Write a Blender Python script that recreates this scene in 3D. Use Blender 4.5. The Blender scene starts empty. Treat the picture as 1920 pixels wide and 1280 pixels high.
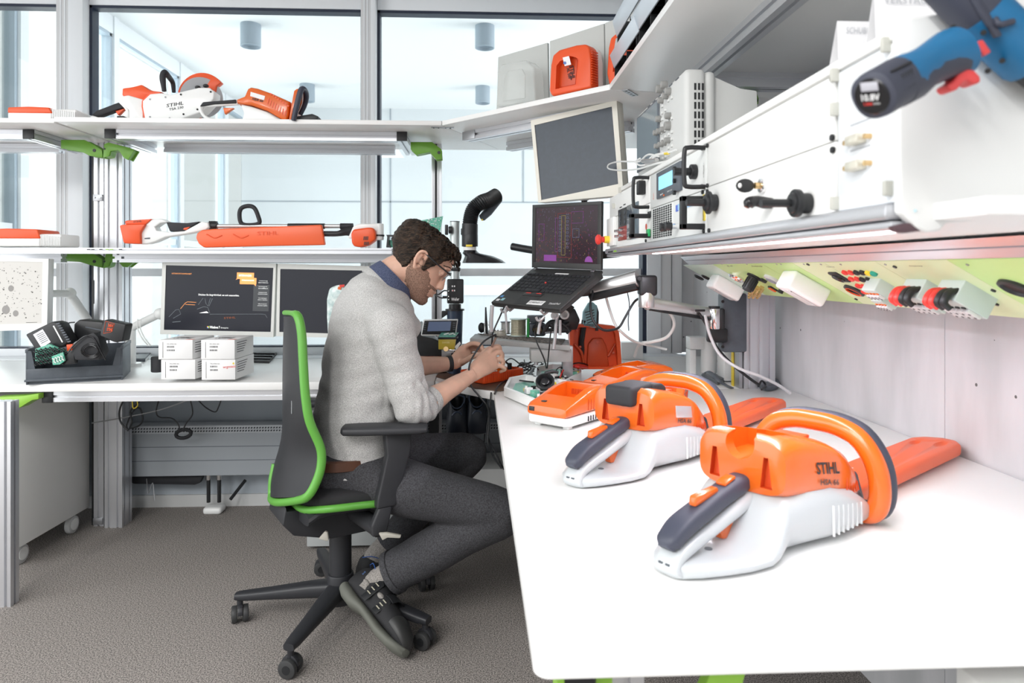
import bpy, bmesh, math, random
from mathutils import Vector, Matrix, noise
V = Vector
random.seed(7)
SC = bpy.context.scene
COL = SC.collection
PI = math.pi
# ------------------------------------------------------------ camera, light, exposure
F = 1280.0                      # focal length in pixels of the 1920 wide frame
YAW = math.radians(2.68)
EYE = V((0, 0, 1.2))
cd = bpy.data.cameras.new('camera'); cam = bpy.data.objects.new('camera', cd); COL.objects.link(cam)
cam.location = EYE; cam.rotation_euler = (PI/2, 0, -YAW)
cd.sensor_width = 36; cd.lens = 36*F/1920; cd.shift_y = -135/1920
cd.clip_start = .02; cd.clip_end = 100
cd.dof.use_dof = True; cd.dof.focus_distance = 2.2; cd.dof.aperture_fstop = 5.6
SC.camera = cam
SC.view_settings.view_transform = 'Standard'; SC.view_settings.look = 'None'
SC.view_settings.exposure = 0.2; SC.view_settings.gamma = 1; SC.view_settings.use_curve_mapping = False
w = bpy.data.worlds.new('world'); SC.world = w; w.use_nodes = True
wn = w.node_tree.nodes; wl = w.node_tree.links
bgn = wn['Background']
tc = wn.new('ShaderNodeTexCoord'); sx = wn.new('ShaderNodeSeparateXYZ'); cr = wn.new('ShaderNodeValToRGB')
mr = wn.new('ShaderNodeMapRange'); mr.inputs[1].default_value = -1; mr.inputs[2].default_value = 1
wl.new(tc.outputs['Generated'], sx.inputs[0]); wl.new(sx.outputs[2], mr.inputs[0]); wl.new(mr.outputs[0], cr.inputs[0])
cr.color_ramp.elements[0].position = .40; cr.color_ramp.elements[0].color = (.66, .68, .68, 1)
cr.color_ramp.elements[1].position = .56; cr.color_ramp.elements[1].color = (.97, .985, 1, 1)
wl.new(cr.outputs[0], bgn.inputs[0]); bgn.inputs[1].default_value = .95

def area(name, loc, size, rot, power, col=(1, 1, 1)):
    l = bpy.data.lights.new(name, 'AREA'); l.shape = 'RECTANGLE'; l.size, l.size_y = size
    l.energy = power; l.color = col
    o = bpy.data.objects.new(name, l); COL.objects.link(o); o.location = loc; o.rotation_euler = rot
    return o
# added unseen ceiling luminaires, placed for their light (inside the housings built below)
LUM = [(-3.0, -.75), (-2.0, -.75), (-1.0, -.75), (-2.6, -2.0), (-1.2, -2.0)]
for lx, ly in LUM:
    area('ceiling_luminaire_light', (lx, ly, 2.735), (.3, 1.4), (0, 0, 0), 34, (1, .985, .96))
# hall daylight: through its left facade, and from its open right end
area('hall_daylight', (-3.2, 5.8, 1.7), (4.0, 2.8), (0, -PI/2, 0), 130, (.98, .99, 1))
area('hall_daylight_east', (4.2, 5.8, 1.6), (4.0, 2.8), (0, PI/2, 0), 220, (1, 1, 1))
area('window_daylight_west', (-3.6, .6, 1.6), (3.5, 2.2), (0, -PI/2, 0), 62, (.97, .99, 1))  # added fill from the open left side; no window stands there

# ------------------------------------------------------------ pixel rays (1920x1280 frame) to points in the room
_f = V((math.sin(YAW), math.cos(YAW), 0)); _r = V((math.cos(YAW), -math.sin(YAW), 0))
def ray(u, v): return _f + _r*((u-960)/F) + V((0, 0, (505-v)/F))
def PY(u, v, Y): d = ray(u, v); return EYE + d*(Y/d.y)
def PX(u, v, X): d = ray(u, v); return EYE + d*(X/d.x)
def PZ(u, v, z): d = ray(u, v); return EYE + d*((z-1.2)/d.z)
def PP(u, v, o, n): d = ray(u, v); return EYE + d*((V(o)-EYE).dot(n)/d.dot(n))
def pys(pts, Y): return [PY(u, v, Y) for u, v in pts]

# ------------------------------------------------------------ materials
MATS = {}
def mat(name, col, rough=.5, metal=0, emit=0, spec=.5, noise_s=None, noise_a=.1, bump=0, bump_s=200, coat=0, alpha=1, trans=0, sss=0, ecol=None, col2=None):
    if name in MATS: return MATS[name]
    m = bpy.data.materials.new(name); m.use_nodes = True; nt = m.node_tree; b = nt.nodes['Principled BSDF']
    def I(k, v):
        if k in b.inputs: b.inputs[k].default_value = v
    c = (*col, 1); I('Base Color', c); I('Roughness', rough); I('Metallic', metal); I('Specular IOR Level', spec)
    I('Coat Weight', coat); I('Coat Roughness', .1); I('Alpha', alpha); I('Transmission Weight', trans)
    if sss: I('Subsurface Weight', sss); I('Subsurface Radius', (1, .35, .2)); I('Subsurface Scale', .012)
    if emit: I('Emission Color', (*(ecol or col), 1)); I('Emission Strength', emit)
    if noise_s or bump:
        t = nt.nodes.new('ShaderNodeTexCoord')
    if noise_s:
        n = nt.nodes.new('ShaderNodeTexNoise'); n.inputs['Scale'].default_value = noise_s; n.inputs['Detail'].default_value = 5
        nt.links.new(t.outputs['Object'], n.inputs['Vector'])
        r = nt.nodes.new('ShaderNodeValToRGB'); r.color_ramp.elements[0].position = .35; r.color_ramp.elements[1].position = .65
        k2 = col2 or tuple(max(0, x*(1-noise_a*2)) for x in col)
        k1 = tuple(min(1, x*(1+noise_a)) for x in col)
        r.color_ramp.elements[0].color = (*k2, 1); r.color_ramp.elements[1].color = (*k1, 1)
        nt.links.new(n.outputs['Fac'], r.inputs[0]); nt.links.new(r.outputs[0], b.inputs['Base Color'])
    if bump:
        n2 = nt.nodes.new('ShaderNodeTexNoise'); n2.inputs['Scale'].default_value = bump_s; n2.inputs['Detail'].default_value = 3
        nt.links.new(t.outputs['Object'], n2.inputs['Vector'])
        bp = nt.nodes.new('ShaderNodeBump'); bp.inputs['Strength'].default_value = bump; bp.inputs['Distance'].default_value = .002
        nt.links.new(n2.outputs['Fac'], bp.inputs['Height']); nt.links.new(bp.outputs[0], b.inputs['Normal'])
    MATS[name] = m
    return m

W_LAM = mat('white_laminate', (.86, .86, .85), .32, noise_s=3, noise_a=.01)
W_PL = mat('white_plastic', (.84, .85, .84), .35, coat=.15)
W_SAT = mat('white_painted_metal', (.84, .845, .83), .4)
EDGE = mat('cream_edge_band', (.82, .80, .75), .4)
GREY_PL = mat('light_grey_plastic', (.55, .56, .56), .45, bump=.08, bump_s=900)
CREAM = mat('cream_plastic', (.76, .74, .66), .42)
ORA = mat('orange_plastic', (.74, .125, .008), .26, coat=.35, noise_s=2, noise_a=.02)
ORA_D = mat('orange_deep_plastic', (.80, .09, .015), .38)
ORA_T = mat('orange_red_scabbard_plastic', (.85, .13, .035), .36, sss=.15)
BLK = mat('black_plastic', (.015, .016, .018), .42)
BLK_G = mat('black_gloss_plastic', (.012, .012, .014), .2)
BLK_S = mat('black_rubber', (.02, .021, .025), .65, bump=.1, bump_s=700)
NAVY = mat('dark_blue_grey_rubber', (.045, .05, .075), .5, bump=.06, bump_s=900)
DGREY = mat('dark_grey_plastic', (.09, .105, .125), .42, noise_s=30, noise_a=.06)
ALU = mat('anodised_aluminium', (.68, .69, .72), .34, metal=.75, noise_s=2, noise_a=.02)
ALU_B = mat('brushed_aluminium', (.72, .71, .71), .28, metal=.9)
CHROME = mat('chrome', (.85, .85, .86), .12, metal=1)
STEEL = mat('dull_steel', (.45, .46, .48), .4, metal=.8)
BRASS = mat('brass', (.72, .50, .25), .25, metal=.95)
GREEN = mat('leaf_green_plastic', (.14, .34, .035), .38)
GREEN_B = mat('bright_green_plastic', (.28, .55, .06), .38)
GREEN_L = mat('lime_green_panel', (.52, .76, .28), .35)
GREEN_P = mat('pale_green_panel', (.66, .78, .46), .38)
PCB = mat('green_circuit_board', (.02, .30, .20), .35, noise_s=160, noise_a=.4, col2=(.25, .45, .36))
RED = mat('red_plastic', (.75, .05, .04), .35)
YEL = mat('yellow_plastic', (.85, .65, .05), .4)
YGOLD = mat('gold_tape', (.55, .42, .05), .35)
BLUE_L = mat('teal_blue_plastic', (.30, .55, .60), .45)
SCR = mat('switched_off_screen', (.03, .042, .06), .3, noise_s=60, noise_a=.05)
SCR_ON = mat('dark_lit_screen', (.012, .013, .02), .25, emit=.35, ecol=(.02, .022, .03))
TXT_W = mat('white_print', (.85, .85, .85), .5)
TXT_K = mat('black_print', (.015, .015, .018), .5)
LIT_W = mat('lit_white_text', (.9, .9, .9), .5, emit=.7, ecol=(.9, .92, .9))
LIT_O = mat('lit_orange', (.95, .35, .1), .5, emit=.6, ecol=(.95, .38, .12))
LIT_G = mat('lit_dim_grey', (.2, .22, .24), .5, emit=.25, ecol=(.2, .25, .27))
CARDW = mat('white_cardboard', (.82, .82, .82), .6)
PAPER = mat('paper', (.88, .88, .9), .7)
SMOKE = mat('smoked_plastic', (.22, .25, .26), .2)

def glass_mat(name, tint=(.97, .99, .985), refl=.75):
    m = bpy.data.materials.new(name); m.use_nodes = True; nt = m.node_tree; nt.nodes.clear()
    o = nt.nodes.new('ShaderNodeOutputMaterial'); mx = nt.nodes.new('ShaderNodeMixShader')
    t = nt.nodes.new('ShaderNodeBsdfTransparent'); t.inputs[0].default_value = (*tint, 1)
    g = nt.nodes.new('ShaderNodeBsdfGlossy'); g.inputs['Roughness'].default_value = .01
    fr = nt.nodes.new('ShaderNodeFresnel'); fr.inputs[0].default_value = 1.45
    mu = nt.nodes.new('ShaderNodeMath'); mu.operation = 'MULTIPLY'; mu.inputs[1].default_value = refl
    nt.links.new(fr.outputs[0], mu.inputs[0]); nt.links.new(mu.outputs[0], mx.inputs[0])
    nt.links.new(t.outputs[0], mx.inputs[1]); nt.links.new(g.outputs[0], mx.inputs[2]); nt.links.new(mx.outputs[0], o.inputs[0])
    MATS[name] = m
    return m
GLASS = glass_mat('window_glass', refl=.5)
CLEAR = glass_mat('clear_plastic', (.86, .89, .88), 1.6)
LENS = glass_mat('spectacle_lens', (.95, .96, .97), 1)

# ------------------------------------------------------------ mesh builder
class MB:
    def __init__(s, m=None): s.bm = bmesh.new(); s.mats = []; s.cur = 0; s.M = None; (m and s.m(m))
    def m(s, mt):
        if mt not in s.mats: s.mats.append(mt)
        s.cur = s.mats.index(mt); return s
    def add(s, b):
        for f in b.faces: f.material_index = s.cur; f.smooth = True
        if s.M: bmesh.ops.transform(b, matrix=s.M, verts=b.verts)
        me = bpy.data.meshes.new('t'); b.to_mesh(me); b.free(); s.bm.from_mesh(me); bpy.data.meshes.remove(me); return s
    def box(s, c, d, bev=0, rot=None, seg=2):
        b = bmesh.new(); bmesh.ops.create_cube(b, size=1)
        bmesh.ops.scale(b, vec=V(d), verts=b.verts)
        if bev: bmesh.ops.bevel(b, geom=b.edges[:], offset=min(bev, min(d)*.49), segments=seg, profile=.5, affect='EDGES')
        Mx = Matrix.Translation(V(c))
        if rot is not None: Mx = Mx @ (rot.to_4x4() if hasattr(rot, 'to_4x4') else rot)
        bmesh.ops.transform(b, matrix=Mx, verts=b.verts); return s.add(b)
    def b2(s, lo, hi, bev=0, seg=2):
        lo = V(lo); hi = V(hi); d = hi-lo
        return s.box((lo+hi)/2, (abs(d.x), abs(d.y), abs(d.z)), bev, seg=seg)
    def cyl(s, p0, p1, r, r2=None, n=20, bev=0, cap=True):
        p0 = V(p0); p1 = V(p1); d = p1-p0; L = d.length
        b = bmesh.new(); bmesh.ops.create_cone(b, cap_ends=cap, segments=n, radius1=r, radius2=r if r2 is None else r2, depth=L)
        if bev:
            ed = [e for e in b.edges if abs(e.verts[0].co.z-e.verts[1].co.z) < 1e-6]
            bmesh.ops.bevel(b, geom=ed, offset=bev, segments=2, profile=.5, affect='EDGES')
        q = V((0, 0, 1)).rotation_difference(d.normalized()).to_matrix().to_4x4()
        bmesh.ops.transform(b, matrix=Matrix.Translation((p0+p1)/2) @ q, verts=b.verts); return s.add(b)
    def sph(s, c, r, n=16, rot=None):
        b = bmesh.new(); bmesh.ops.create_uvsphere(b, u_segments=n, v_segments=max(6, n*2//3), radius=1)
        rr = (r, r, r) if isinstance(r, (int, float)) else r
        Mx = Matrix.Translation(V(c))
        if rot is not None: Mx = Mx @ rot.to_4x4()
        Mx = Mx @ Matrix.Diagonal((*rr, 1)); bmesh.ops.transform(b, matrix=Mx, verts=b.verts); return s.add(b)
    def loft(s, rings, cap=True, closed=False):
        b = bmesh.new(); R = [[b.verts.new(p) for p in r] for r in rings]; n = len(R[0])
        K = len(R) if closed else len(R)-1
        for i in range(K):
            A = R[i]; B = R[(i+1) % len(R)]
            for j in range(n):
                try: b.faces.new((A[j], A[(j+1) % n], B[(j+1) % n], B[j]))
                except ValueError: pass
        if cap and not closed: b.faces.new(R[0][::-1]); b.faces.new(R[-1])
        bmesh.ops.recalc_face_normals(b, faces=b.faces); return s.add(b)
    def tube(s, pts, r, n=10, sm=0, cap=True, closed=False, flat=None, up=None):
        pts = [V(p) for p in pts]
        rs = list(r) if isinstance(r, (list, tuple)) else [r]*len(pts)
        if sm: pts, rs = catmull(pts, rs, sm, closed)
        rings = []; N = len(pts); nrm = None
        for i, p in enumerate(pts):
            a = pts[i-1] if (i > 0 or closed) else p; c = pts[(i+1) % N] if (i < N-1 or closed) else p
            t = (c-a); t = t.normalized() if t.length > 1e-9 else V((0, 0, 1))
            if up is not None: nrm = V(up)
            elif nrm is None: nrm = V((0, 0, 1)) if abs(t.z) < .9 else V((1, 0, 0))
            nrm = (nrm - t*nrm.dot(t)); nrm = nrm.normalized() if nrm.length > 1e-6 else t.orthogonal().normalized()
            bi = t.cross(nrm); fu, fv = flat or (1, 1)
            rings.append([p + (nrm*math.cos(2*PI*k/n)*fu + bi*math.sin(2*PI*k/n)*fv)*rs[i] for k in range(n)])
        return s.loft(rings, cap, closed)
    def slab(s, poly, th, nrm=None, bev=0, seg=2, sm=0):
        """extrude a 3D polygon by the vector th (or by length th along nrm)"""
        poly = [V(p) for p in poly]
        if sm: poly = catmull(poly, [0]*len(poly), sm, True)[0]
        d = V(th) if nrm is None else V(nrm).normalized()*th
        b = bmesh.new(); A = [b.verts.new(p) for p in poly]; B = [b.verts.new(p+d) for p in poly]; n = len(A)
        f1 = b.faces.new(A[::-1]); f2 = b.faces.new(B)
        for j in range(n): b.faces.new((A[j], A[(j+1) % n], B[(j+1) % n], B[j]))
        bmesh.ops.recalc_face_normals(b, faces=b.faces)
        if bev:
            ed = list(set(f1.edges[:]+f2.edges[:])) if sm or n > 12 else b.edges[:]
            bmesh.ops.bevel(b, geom=ed, offset=bev, segments=seg, profile=.5, affect='EDGES', clamp_overlap=True)
        return s.add(b)
    def quad(s, a, b_, c, d):
        b = bmesh.new(); b.faces.new([b.verts.new(V(p)) for p in (a, b_, c, d)]); return s.add(b)
    def poly(s, pts):
        b = bmesh.new(); b.faces.new([b.verts.new(V(p)) for p in pts]); return s.add(b)
    def lathe(s, prof, o=(0, 0, 0), ax=(0, 0, 1), n=24, cap=True):
        ax = V(ax).normalized(); u = ax.orthogonal().normalized(); v = ax.cross(u); o = V(o)
        return s.loft([[o+ax*h+(u*math.cos(2*PI*k/n)+v*math.sin(2*PI*k/n))*max(r, 1e-4) for k in range(n)] for r, h in prof], cap)
    def text(s, st, ll, lr, ul, font=0, lift=.0006, bold=0, shear=0):
        ll, lr, ul = V(ll), V(lr), V(ul)
        c = bpy.data.curves.new('t', 'FONT'); c.body = st; c.size = 1; c.offset = bold; c.resolution_u = 2; c.shear = shear
        o = bpy.data.objects.new('t', c); me = bpy.data.meshes.new_from_object(o)
        if len(me.vertices):
            xs = [v.co.x for v in me.vertices]; ys = [v.co.y for v in me.vertices]
            x0, x1, y0, y1 = min(xs), max(xs), min(ys), max(ys); n = (lr-ll).cross(ul-ll).normalized()*lift
            for v in me.vertices:
                v.co = ll+(lr-ll)*((v.co.x-x0)/(x1-x0))+(ul-ll)*((v.co.y-y0)/max(1e-6, y1-y0))+n
            if s.M: me.transform(s.M)
            b = bmesh.new(); b.from_mesh(me)
            for f in b.faces: f.material_index = s.cur
            m2 = bpy.data.meshes.new('t2'); b.to_mesh(m2); b.free(); s.bm.from_mesh(m2); bpy.data.meshes.remove(m2)
        bpy.data.meshes.remove(me); bpy.data.objects.remove(o); bpy.data.curves.remove(c); return s
    def profile(s, p0, p1, wd=.045, dp=.045, u=(1, 0, 0)):
        """slotted aluminium extrusion from p0 to p1; width wd along u, dp across"""
        p0 = V(p0); p1 = V(p1); t = (p1-p0).normalized(); u = V(u); u = (u-t*u.dot(t)).normalized(); v = t.cross(u)
        def side(L):
            k = max(1, round(L/.045)); o = []
            for i in range(k):
                c = L*(i+.5)/k
                o += [(c-.005, 0), (c-.005, .009), (c+.005, .009), (c+.005, 0)]
            return o
        P = [(0, 0)]
        for a, h in side(wd): P.append((a, h))
        P.append((wd, 0))
        for a, h in side(dp): P.append((wd-h, a))
        P.append((wd, dp))
        for a, h in side(wd): P.append((wd-a, dp-h))
        P.append((0, dp))
        for a, h in side(dp): P.append((h, dp-a))
        q = [p0+u*(a-wd/2)+v*(h-dp/2) for a, h in P]
        return s.slab(q, p1-p0)
    def build(s, name, parent=None, world=True, sharp=38, rm=None, mods=None):
        if rm: bmesh.ops.remove_doubles(s.bm, verts=s.bm.verts, dist=rm)
        me = bpy.data.meshes.new(name); s.bm.to_mesh(me); s.bm.free()
        for mt in s.mats: me.materials.append(mt)
        if parent is not None and world and parent.name in FR: me.transform(FR[parent.name].inverted())
        me.set_sharp_from_angle(angle=math.radians(sharp))
        o = bpy.data.objects.new(name, me); COL.objects.link(o)
        if parent is not None:
            o.parent = parent
            if parent.name in FR: FR[o.name] = FR[parent.name]
        return o

FR = {}
def catmull(pts, rs, k, closed=False):
    N = len(pts); P = []; R = []
    for i in range(N if closed else N-1):
        p0 = pts[i-1] if (i > 0 or closed) else pts[i]*2-pts[i+1]
        p1 = pts[i]; p2 = pts[(i+1) % N]
        p3 = pts[(i+2) % N] if (i+2 < N or closed) else p2*2-p1
        for j in range(k):
            t = j/k; t2 = t*t; t3 = t2*t
            P.append(.5*((2*p1)+(p2-p0)*t+(2*p0-5*p1+4*p2-p3)*t2+(3*p1-p0-3*p2+p3)*t3))
            R.append(rs[i]+(rs[(i+1) % N]-rs[i])*(t*t*(3-2*t)))
    if not closed: P.append(pts[-1]); R.append(rs[-1])
    return P, R
def ring(c, u, v, ru, rv, n=24, p=2.0):
    c, u, v = V(c), V(u), V(v); o = []
    for k in range(n):
        a = 2*PI*k/n; ca, sa = math.cos(a), math.sin(a)
        o.append(c+u*(math.copysign(abs(ca)**(2/p), ca)*ru)+v*(math.copysign(abs(sa)**(2/p), sa)*rv))
    return o
def thing(name, label, cat, loc=(0, 0, 0), rz=0, group=None, M=None):
    o = bpy.data.objects.new(name, None); COL.objects.link(o); o.empty_display_size = .05
    if M is None: M = Matrix.Translation(V(loc)) @ Matrix.Rotation(rz, 4, 'Z')
    o.matrix_world = M; FR[o.name] = M.copy()
    return tag(o, label, cat, group)
def tag(o, label, cat, group=None):
    o['label'] = label; o['category'] = cat
    if group: o['group'] = group
    return o
def solo(name, mb, label, cat, group=None, **k):
    """a thing that is one mesh, built in room coordinates; its origin goes to its base"""
    vs = [v.co for v in mb.bm.verts]
    c = V(((min(v.x for v in vs)+max(v.x for v in vs))/2, (min(v.y for v in vs)+max(v.y for v in vs))/2, min(v.z for v in vs)))
    bmesh.ops.translate(mb.bm, vec=-c, verts=mb.bm.verts)
    o = mb.build(name, **k); o.location = c; FR[o.name] = Matrix.Translation(c)
    return tag(o, label, cat, group)
def struct(name, mb, parent=None, **k):
    o = mb.build(name, parent, **k)
    if parent is None: o['kind'] = 'structure'
    return o
def dup(root, M, label=None, group=None):
    r = root.copy(); COL.objects.link(r); r.matrix_world = M; FR[r.name] = M.copy()
    if label: r['label'] = label
    if group: r['group'] = group
    for ch in list(root.children):
        c = ch.copy(); COL.objects.link(c); c.parent = r
        for g in list(ch.children):
            d = g.copy(); COL.objects.link(d); d.parent = c
    return r
def TR(loc, rz=0, rx=0, ry=0, s=1):
    return Matrix.Translation(V(loc)) @ Matrix.Rotation(rz, 4, 'Z') @ Matrix.Rotation(ry, 4, 'Y') @ Matrix.Rotation(rx, 4, 'X') @ Matrix.Scale(s, 4)
def cable(name, pts, r, m, label, cat='cable', group=None, parent=None, sm=6):
    b = MB(m).tube(pts, r, n=8, sm=sm)
    return b.build(name, parent) if parent is not None else solo(name, b, label, cat, group)
def cut(ob, cutter, op='DIFFERENCE', world=True):
    """boolean: cut a mesh builder's shape out of an object, result baked into its mesh"""
    me = bpy.data.meshes.new('c'); bmesh.ops.recalc_face_normals(cutter.bm, faces=cutter.bm.faces[:]); cutter.bm.to_mesh(me); cutter.bm.free()
    if world and ob.parent is not None and ob.parent.name in FR: me.transform(FR[ob.parent.name].inverted())
    for mt in cutter.mats: me.materials.append(mt)
    c = bpy.data.objects.new('c', me); COL.objects.link(c)
    par = ob.parent; ob.parent = None
    md = ob.modifiers.new('b', 'BOOLEAN'); md.object = c; md.operation = op; md.solver = 'EXACT'; md.use_self = True
    try: md.material_mode = 'TRANSFER'
    except Exception: pass
    dg = bpy.context.evaluated_depsgraph_get(); dg.update()
    m2 = bpy.data.meshes.new_from_object(ob.evaluated_get(dg)); m2.name = ob.name
    ob.modifiers.clear(); ob.data = m2; ob.parent = par
    for p in m2.polygons: p.use_smooth = True
    m2.set_sharp_from_angle(angle=math.radians(35))
    bpy.data.objects.remove(c); bpy.data.meshes.remove(me)
# ============================================================ setting
def carpet():
    m = bpy.data.materials.new('speckled_carpet'); m.use_nodes = True; nt = m.node_tree; b = nt.nodes['Principled BSDF']
    t = nt.nodes.new('ShaderNodeTexCoord'); n = nt.nodes.new('ShaderNodeTexNoise'); n.inputs['Scale'].default_value = 240; n.inputs['Detail'].default_value = 4
    r = nt.nodes.new('ShaderNodeValToRGB'); e = r.color_ramp.elements
    e[0].position = .36; e[0].color = (.07, .065, .062, 1); e[1].position = .64; e[1].color = (.43, .39, .36, 1)
    nt.links.new(t.outputs['Object'], n.inputs['Vector']); nt.links.new(n.outputs['Fac'], r.inputs[0]); nt.links.new(r.outputs[0], b.inputs['Base Color'])
    b.inputs['Roughness'].default_value = .95
    bp = nt.nodes.new('ShaderNodeBump'); bp.inputs['Strength'].default_value = .08; bp.inputs['Distance'].default_value = .003
    nt.links.new(n.outputs['Fac'], bp.inputs['Height']); nt.links.new(bp.outputs[0], b.inputs['Normal']); return m
def concrete():
    m = bpy.data.materials.new('cast_concrete'); m.use_nodes = True; nt = m.node_tree; b = nt.nodes['Principled BSDF']
    t = nt.nodes.new('ShaderNodeTexCoord')
    n = nt.nodes.new('ShaderNodeTexNoise'); n.inputs['Scale'].default_value = 2.5; n.inputs['Detail'].default_value = 8
    mp = nt.nodes.new('ShaderNodeMapping'); mp.inputs['Scale'].default_value = (1, 3, .7)
    nt.links.new(t.outputs['Object'], mp.inputs[0]); nt.links.new(mp.outputs[0], n.inputs['Vector'])
    r = nt.nodes.new('ShaderNodeValToRGB'); e = r.color_ramp.elements
    e[0].position = .3; e[0].color = (.50, .51, .52, 1); e[1].position = .7; e[1].color = (.68, .675, .695, 1)
    nt.links.new(n.outputs['Fac'], r.inputs[0])
    vo = nt.nodes.new('ShaderNodeTexVoronoi'); vo.inputs['Scale'].default_value = 11; nt.links.new(t.outputs['Object'], vo.inputs['Vector'])
    lt = nt.nodes.new('ShaderNodeMath'); lt.operation = 'LESS_THAN'; lt.inputs[1].default_value = .045
    nt.links.new(vo.outputs['Distance'], lt.inputs[0])
    mx = nt.nodes.new('ShaderNodeMix'); mx.data_type = 'RGBA'; mx.inputs[7].default_value = (.12, .12, .12, 1)
    nt.links.new(lt.outputs[0], mx.inputs[0]); nt.links.new(r.outputs[0], mx.inputs[6]); nt.links.new(mx.outputs[2], b.inputs['Base Color'])
    b.inputs['Roughness'].default_value = .7; return m
CARPET = carpet(); CONC = concrete()
GREYW = mat('blue_grey_wall_paint', (.36, .40, .44), .7, noise_s=4, noise_a=.02)
LINT = mat('grey_lintel', (.60, .60, .58), .7)
FRW = mat('white_window_frame', (.80, .83, .86), .4)
FRG = mat('grey_window_profile', (.66, .67, .68), .45)
GASK = mat('dark_gasket', (.012, .02, .045), .45)
CEIL = mat('white_ceiling', (.82, .83, .84), .8)
HWALL = mat('pale_grey_panel_wall', (.66, .69, .715), .6)
HCEIL = mat('hall_ceiling', (.83, .845, .855), .8)
HFLOOR = mat('hall_floor', (.60, .63, .65), .5)

YW = 3.6                                            # glass wall plane
struct('floor', MB(CARPET).b2((-4.2, -2.6, -.05), (2.2, 3.75, 0)))
struct('ceiling', MB(CEIL).b2((-4.2, -2.6, 2.85), (2.2, 3.75, 2.95)))
XR = 1.135                                          # concrete wall plane
b = MB(CONC).b2((XR, -2.6, 0), (XR+.25, YW+.02, 2.85))
b.b2((1.03, YW-.02, .76), (XR+.02, YW+.12, 2.85))
for y in (1.62, .55):
    b.b2((XR-.0025, y-.004, 0), (XR+.01, y+.004, 2.85))
struct('wall_right', b)
# wall below the glass
b = MB(GREYW).b2((-4.2, YW-.06, 0), (XR, YW+.12, .735))
struct('wall_back', b)
struct('wall_top', MB(LINT).b2((-4.2, YW-.05, 2.62), (XR, YW+.12, 2.85)))
b = MB(GREY_PL).b2((-4.2, YW-.075, 0), (XR, YW-.06, .06))
struct('baseboard_back', b)
struct('trim_1', MB(FRW).b2((-4.2, YW-.16, .735), (1.03, YW+.12, .762), .004))       # window sill
def gx(px, v=400): return PY(px, v, YW).x
cols = [(None, 122), (174, 681), (709, 1203)]
for i, (a, c) in enumerate(cols):
    x0 = gx(a) if a else -4.2; x1 = gx(c); n = i+1
    f = MB(FRW)
    f.b2((x0-.0, YW-.035, 2.545), (x1, YW+.05, 2.625), .003)
    f.b2((x0, YW-.035, .762), (x1, YW+.05, .80), .003)
    f.b2((x0, YW-.02, 1.165), (x1, YW+.04, 1.205), .003)
    fo = struct('window_%d' % n, f)
    fo['kind'] = 'structure'
    g = MB(GASK); k = .014
    g.b2((x0, YW-.03, 2.545-k), (x1, YW+.03, 2.545))
    g.b2((x0, YW-.03, .80), (x1, YW+.03, .806))
    g.b2((x0, YW-.03, .80), (x0+k, YW+.03, 2.545))
    g.b2((x1-k*.6, YW-.03, .80), (x1, YW+.03, 2.545))
    g.build('gasket', fo)
    MB(GLASS).b2((x0+.002, YW, .80), (x1-.002, YW+.006, 2.543)).build('glass_pane', fo)
tn = 2
for (a, c, d) in ((122, 147, 174), (681, 700, 709)):
    b = MB(FRG).b2((gx(a), YW-.075, .0), (gx(c), YW+.05, 2.66), .002)
    for k in (.35, .65):
        x = gx(a)+(gx(c)-gx(a))*k
        b.m(FRW).b2((x-.0025, YW-.078, 0), (x+.0025, YW-.07, 2.66)).m(FRG)
    b.m(FRW).b2((gx(c), YW-.09, .0), (gx(d), YW+.06, 2.66), .002)
    struct('trim_%d' % tn, b); tn += 1
b = MB(GASK).b2((gx(1200), YW-.06, .76), (gx(1207), YW, 2.62))
b.m(FRW).b2((gx(1207), YW-.08, .76), (gx(1232), YW+.05, 2.62), .003).m(FRG).b2((gx(1232), YW-.07, .76), (gx(1252), YW+.05, 2.62), .003)
b.b2((gx(1254), YW-.06, .76), (1.06, YW+.05, 2.62), .003)
struct('trim_%d' % tn, b); tn += 1
# ---- the hall on the other side of the glass
HY = 8.0; HZ = 3.07
struct('floor_hall', MB(HFLOOR).b2((-2.9, YW+.12, -.05), (6, HY+.1, 0)))
struct('ceiling_hall', MB(HCEIL).b2((-2.9, YW+.12, HZ), (6, HY+.1, HZ+.1)))
b = MB(HWALL).b2((-2.75, HY, 0), (6, HY+.1, HZ))
b.m(GREYW).b2((-2.75, HY-.006, 1.98), (6, HY, 1.995)).b2((-1.05, HY-.006, 0), (-1.035, HY, HZ)).b2((.5, HY-.006, 1.99), (.515, HY, HZ))
b.m(FRW).b2((-2.75, HY-.02, .9), (6, HY, 1.02))
struct('wall_hall', b)
HX = -2.75
f = MB(FRW)
f.b2((HX-.05, YW+.1, HZ-.13), (HX+.04, HY, HZ)).b2((HX-.05, YW+.1, 0), (HX+.04, HY, .12)).b2((HX-.04, YW+.1, 1.42), (HX+.02, HY, 1.47))
for y in (4.15, 5.18, 6.3, 7.4): f.b2((HX-.06, y, 0), (HX+.05, y+.07, HZ))
f.m(mat('facade_gasket', (.42, .50, .58), .5))
for y in (4.15, 5.18, 6.3, 7.4): f.b2((HX-.03, y-.025, .12), (HX+.03, y, HZ-.13))
f.b2((HX-.03, YW+.1, HZ-.15), (HX+.03, HY, HZ-.13))
fo = struct('window_4', f)
MB(GLASS).b2((HX-.004, YW+.1, .12), (HX+.004, HY, HZ-.13)).build('glass_pane', fo)
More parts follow.
